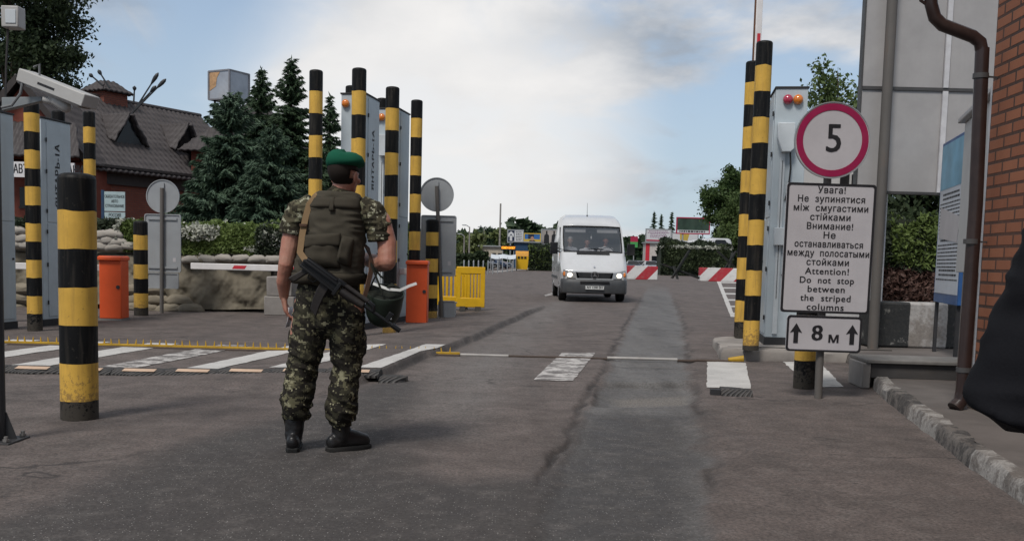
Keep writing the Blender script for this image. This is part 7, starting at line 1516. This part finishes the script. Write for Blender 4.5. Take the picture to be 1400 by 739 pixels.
# ---- generic figure for the other people
def figure(label, loc, J, top, legs_m, skin, hairm, yaw=0.0, voxel=.008, long_sleeve=True, head_sc=1.0, rotz=0.0, shoe=True, loose=1.0):
    t = thing('person', label, 'person', loc, rotz); V = {k: Vector(v) for k, v in J.items()}; b = MB(); M = head(b, V['head'], yaw, 0, head_sc); mid = (V['shL'] + V['shR']) / 2; hip = (V['hipL'] + V['hipR']) / 2
    b.tube([mid + Vector((0, 0, -.02)), V['head'] + M @ Vector((0, -.02, -.06))], [.058, .054], 12, dome=True); b.tube([hip, hip.lerp(mid, .5), mid.lerp(hip, .15)], [(.14, .10), (.135, .1), (.15, .1)], 14, dome=True); b.tube([V['shL'], mid + Vector((0, 0, .02)), V['shR']], [.05, .07, .05], 12, dome=True)
    for s in 'LR':
        e = V['el' + s]; w = V['wr' + s]; d = (w - e).normalized(); b.tube([V['sh' + s], e, w], [.052, .042, .028], 12, dome=True); hand(b, w, d + Vector((0, 0, -.15)), V.get('pn' + s, Vector((0, 0, -1))), V.get('th' + s, Vector((1 if s == 'L' else -1, .3, .2))), .5)
        b.tube([V['hip' + s], V['kn' + s], V['an' + s]], [.085, .058, .042], 12, dome=True); a = V['an' + s]; f = V['toe' + s] - a; f.z = 0; f.normalize(); b.tube([a + f * -.04, a + f * .08 + Vector((0, 0, -.03)), V['toe' + s]], [.035, .035, .03], 10, ref=(0, 0, 1), dome=True)
    bd = remeshed(b, 'body', min(voxel, .006), 4, skin, t); face_bits(bd, V['head'], M, head_sc); hair(t, V['head'], M, hairm, lambda p: (p[2] > .045 or p[1] < -.01) and p[2] > -.05 and not (abs(p[0]) > .066 and p[2] < .012 and p[1] > -.035), head_sc)
    b = MB(); b.tube([hip + Vector((0, 0, -.05)), hip.lerp(mid, .5), mid.lerp(hip, .12), mid + Vector((0, 0, .05))], [(.17 * loose, .13 * loose), (.165 * loose, .13 * loose), (.17 * loose, .125 * loose), (.075, .075)], 18, dome=True); b.tube([V['shL'], mid + Vector((0, 0, .03)), V['shR']], [.068 * loose, .088, .068 * loose], 16, dome=True); b.tube([mid + Vector((0, 0, .04)), mid + Vector((0, .01, .115))], [.085, .070], 16)
    for s in 'LR':
        e = V['el' + s]; w = V['wr' + s]; up_ = V['sh' + s]; b.tube([mid.lerp(up_, .55), up_, up_.lerp(e, .5)] + ([e, e.lerp(w, .5), w] if long_sleeve else [up_.lerp(e, .75)]), [.08 * loose, .075 * loose, .068 * loose] + ([.064 * loose, .056 * loose, .042 * loose] if long_sleeve else [.066 * loose]), 14, dome=long_sleeve and False)
    remeshed(b, 'jacket' if long_sleeve else 'shirt', voxel, 4, top, t, wrinkle(.006, -.012))
    b = MB(); b.tube([hip + Vector((0, 0, .1)), hip + Vector((0, 0, -.04))], [(.155, .12), (.175, .135)], 16, dome=True)
    for s in 'LR': b.tube([V['hip' + s], V['kn' + s], V['an' + s] + Vector((0, 0, .02))], [.105, .08, .068], 14)
    remeshed(b, 'trousers', voxel, 4, legs_m, t, wrinkle(.006, -.012))
    for s in 'LR':
        a = V['an' + s]; f = V['toe' + s] - a; f.z = 0; f.normalize(); b = MB(); b.tube([a + f * -.05 + Vector((0, 0, -.02)), a + f * .08 + Vector((0, 0, -.035)), V['toe' + s] + f * .02], [.046, .046, .04], 12, ref=(0, 0, 1), dome=True); b.tube([a + Vector((0, 0, .04)), a], [.05, .048], 12); remeshed(b, 'shoe', voxel, 2, M_BOOT, t, None, a.z - .095)
    return t
M_DKJ = cloth('jacket_black', (.007, .007, .009), 260)
figure('person in a black jacket cut by the frame, elbow bent, nearest the camera', (1.032, 1.36, -.012), dict(head=(0, .02, 1.66), shL=(-.19, 0, 1.41), shR=(.19, 0, 1.41), elL=(-.345, -.03, .99), wrL=(-.15, .18, .98), elR=(.27, -.03, 1.10), wrR=(.14, .2, 1.12), hipL=(-.09, 0, .92), hipR=(.09, 0, .92), knL=(-.11, .02, .5), knR=(.11, .02, .5), anL=(-.12, 0, .095), anR=(.12, 0, .095), toeL=(-.15, .17, .04), toeR=(.15, .17, .04), pnL=(.2, -.3, -1), pnR=(-.2, -.3, -1), thL=(.3, .5, .8), thR=(-.3, .5, .8)), M_DKJ, cloth('trousers_black', (.012, .012, .016)), M_SKIN, M_HAIR, loose=1.12)
M_WSH = cloth('shirt_white', (.55, .55, .56), 200); M_GSH = cloth('shirt_grey', (.36, .37, .40), 200); M_BTR = cloth('trousers_blue', (.02, .025, .045)); M_SK2 = skin_mat('skin_reddish', (.36, .16, .11)); M_SK3 = skin_mat('skin_pale', (.44, .27, .21))
for x, y0, lb, sh_, hm_, sk, drv, hz in ((.46, 1.72, 'driver in a white shirt holding the steering wheel of the van', M_WSH, M_HAIR, M_SK2, True, .0), (-.62, 1.72, 'grey haired passenger in a pale shirt at the side of the van cab', M_GSH, M_HAIRG, M_SK3, False, -.02), (-.10, 1.78, 'passenger in a white shirt in the middle of the van cab', M_WSH, M_HAIR, M_SK2, False, -.05)):
    o = van.matrix_world.copy() if False else Matrix.Translation(van.location) @ Matrix.Rotation(van.rotation_euler.z, 4, 'Z'); loc = o @ Vector((x, y0, 0))
    w = dict(wrL=(-.16, .36, 1.42), wrR=(.16, .36, 1.42), elL=(-.25, .12, 1.24), elR=(.25, .12, 1.24)) if drv else dict(wrL=(-.12, .34, 1.10), wrR=(.12, .34, 1.10), elL=(-.22, .06, 1.16), elR=(.22, .06, 1.16))
    figure(lb, loc, dict(head=(0, .05, 1.80 + hz), shL=(-.17, 0, 1.52 + hz), shR=(.17, 0, 1.52 + hz), hipL=(-.09, 0, 1.04), hipR=(.09, 0, 1.04), knL=(-.11, .40, 1.05), knR=(.11, .40, 1.05), anL=(-.1, .48, .62), anR=(.1, .48, .62), toeL=(-.1, .66, .55), toeR=(.1, .66, .55), **w), sh_, M_BTR, sk, hm_, voxel=.014, rotz=PI + R(.6), long_sleeve=False) if False else None
    J = dict(head=(0, .05, 1.80 + hz), shL=(-.17, 0, 1.52 + hz), shR=(.17, 0, 1.52 + hz), hipL=(-.09, 0, 1.04), hipR=(.09, 0, 1.04), knL=(-.11, .40, 1.05), knR=(.11, .40, 1.05), anL=(-.1, .48, .62), anR=(.1, .48, .62), toeL=(-.1, .62, .56), toeR=(.1, .62, .56), **w)
    figure(lb, loc, J, sh_, M_BTR, sk, hm_, voxel=.014, rotz=PI + R(.6), long_sleeve=False)
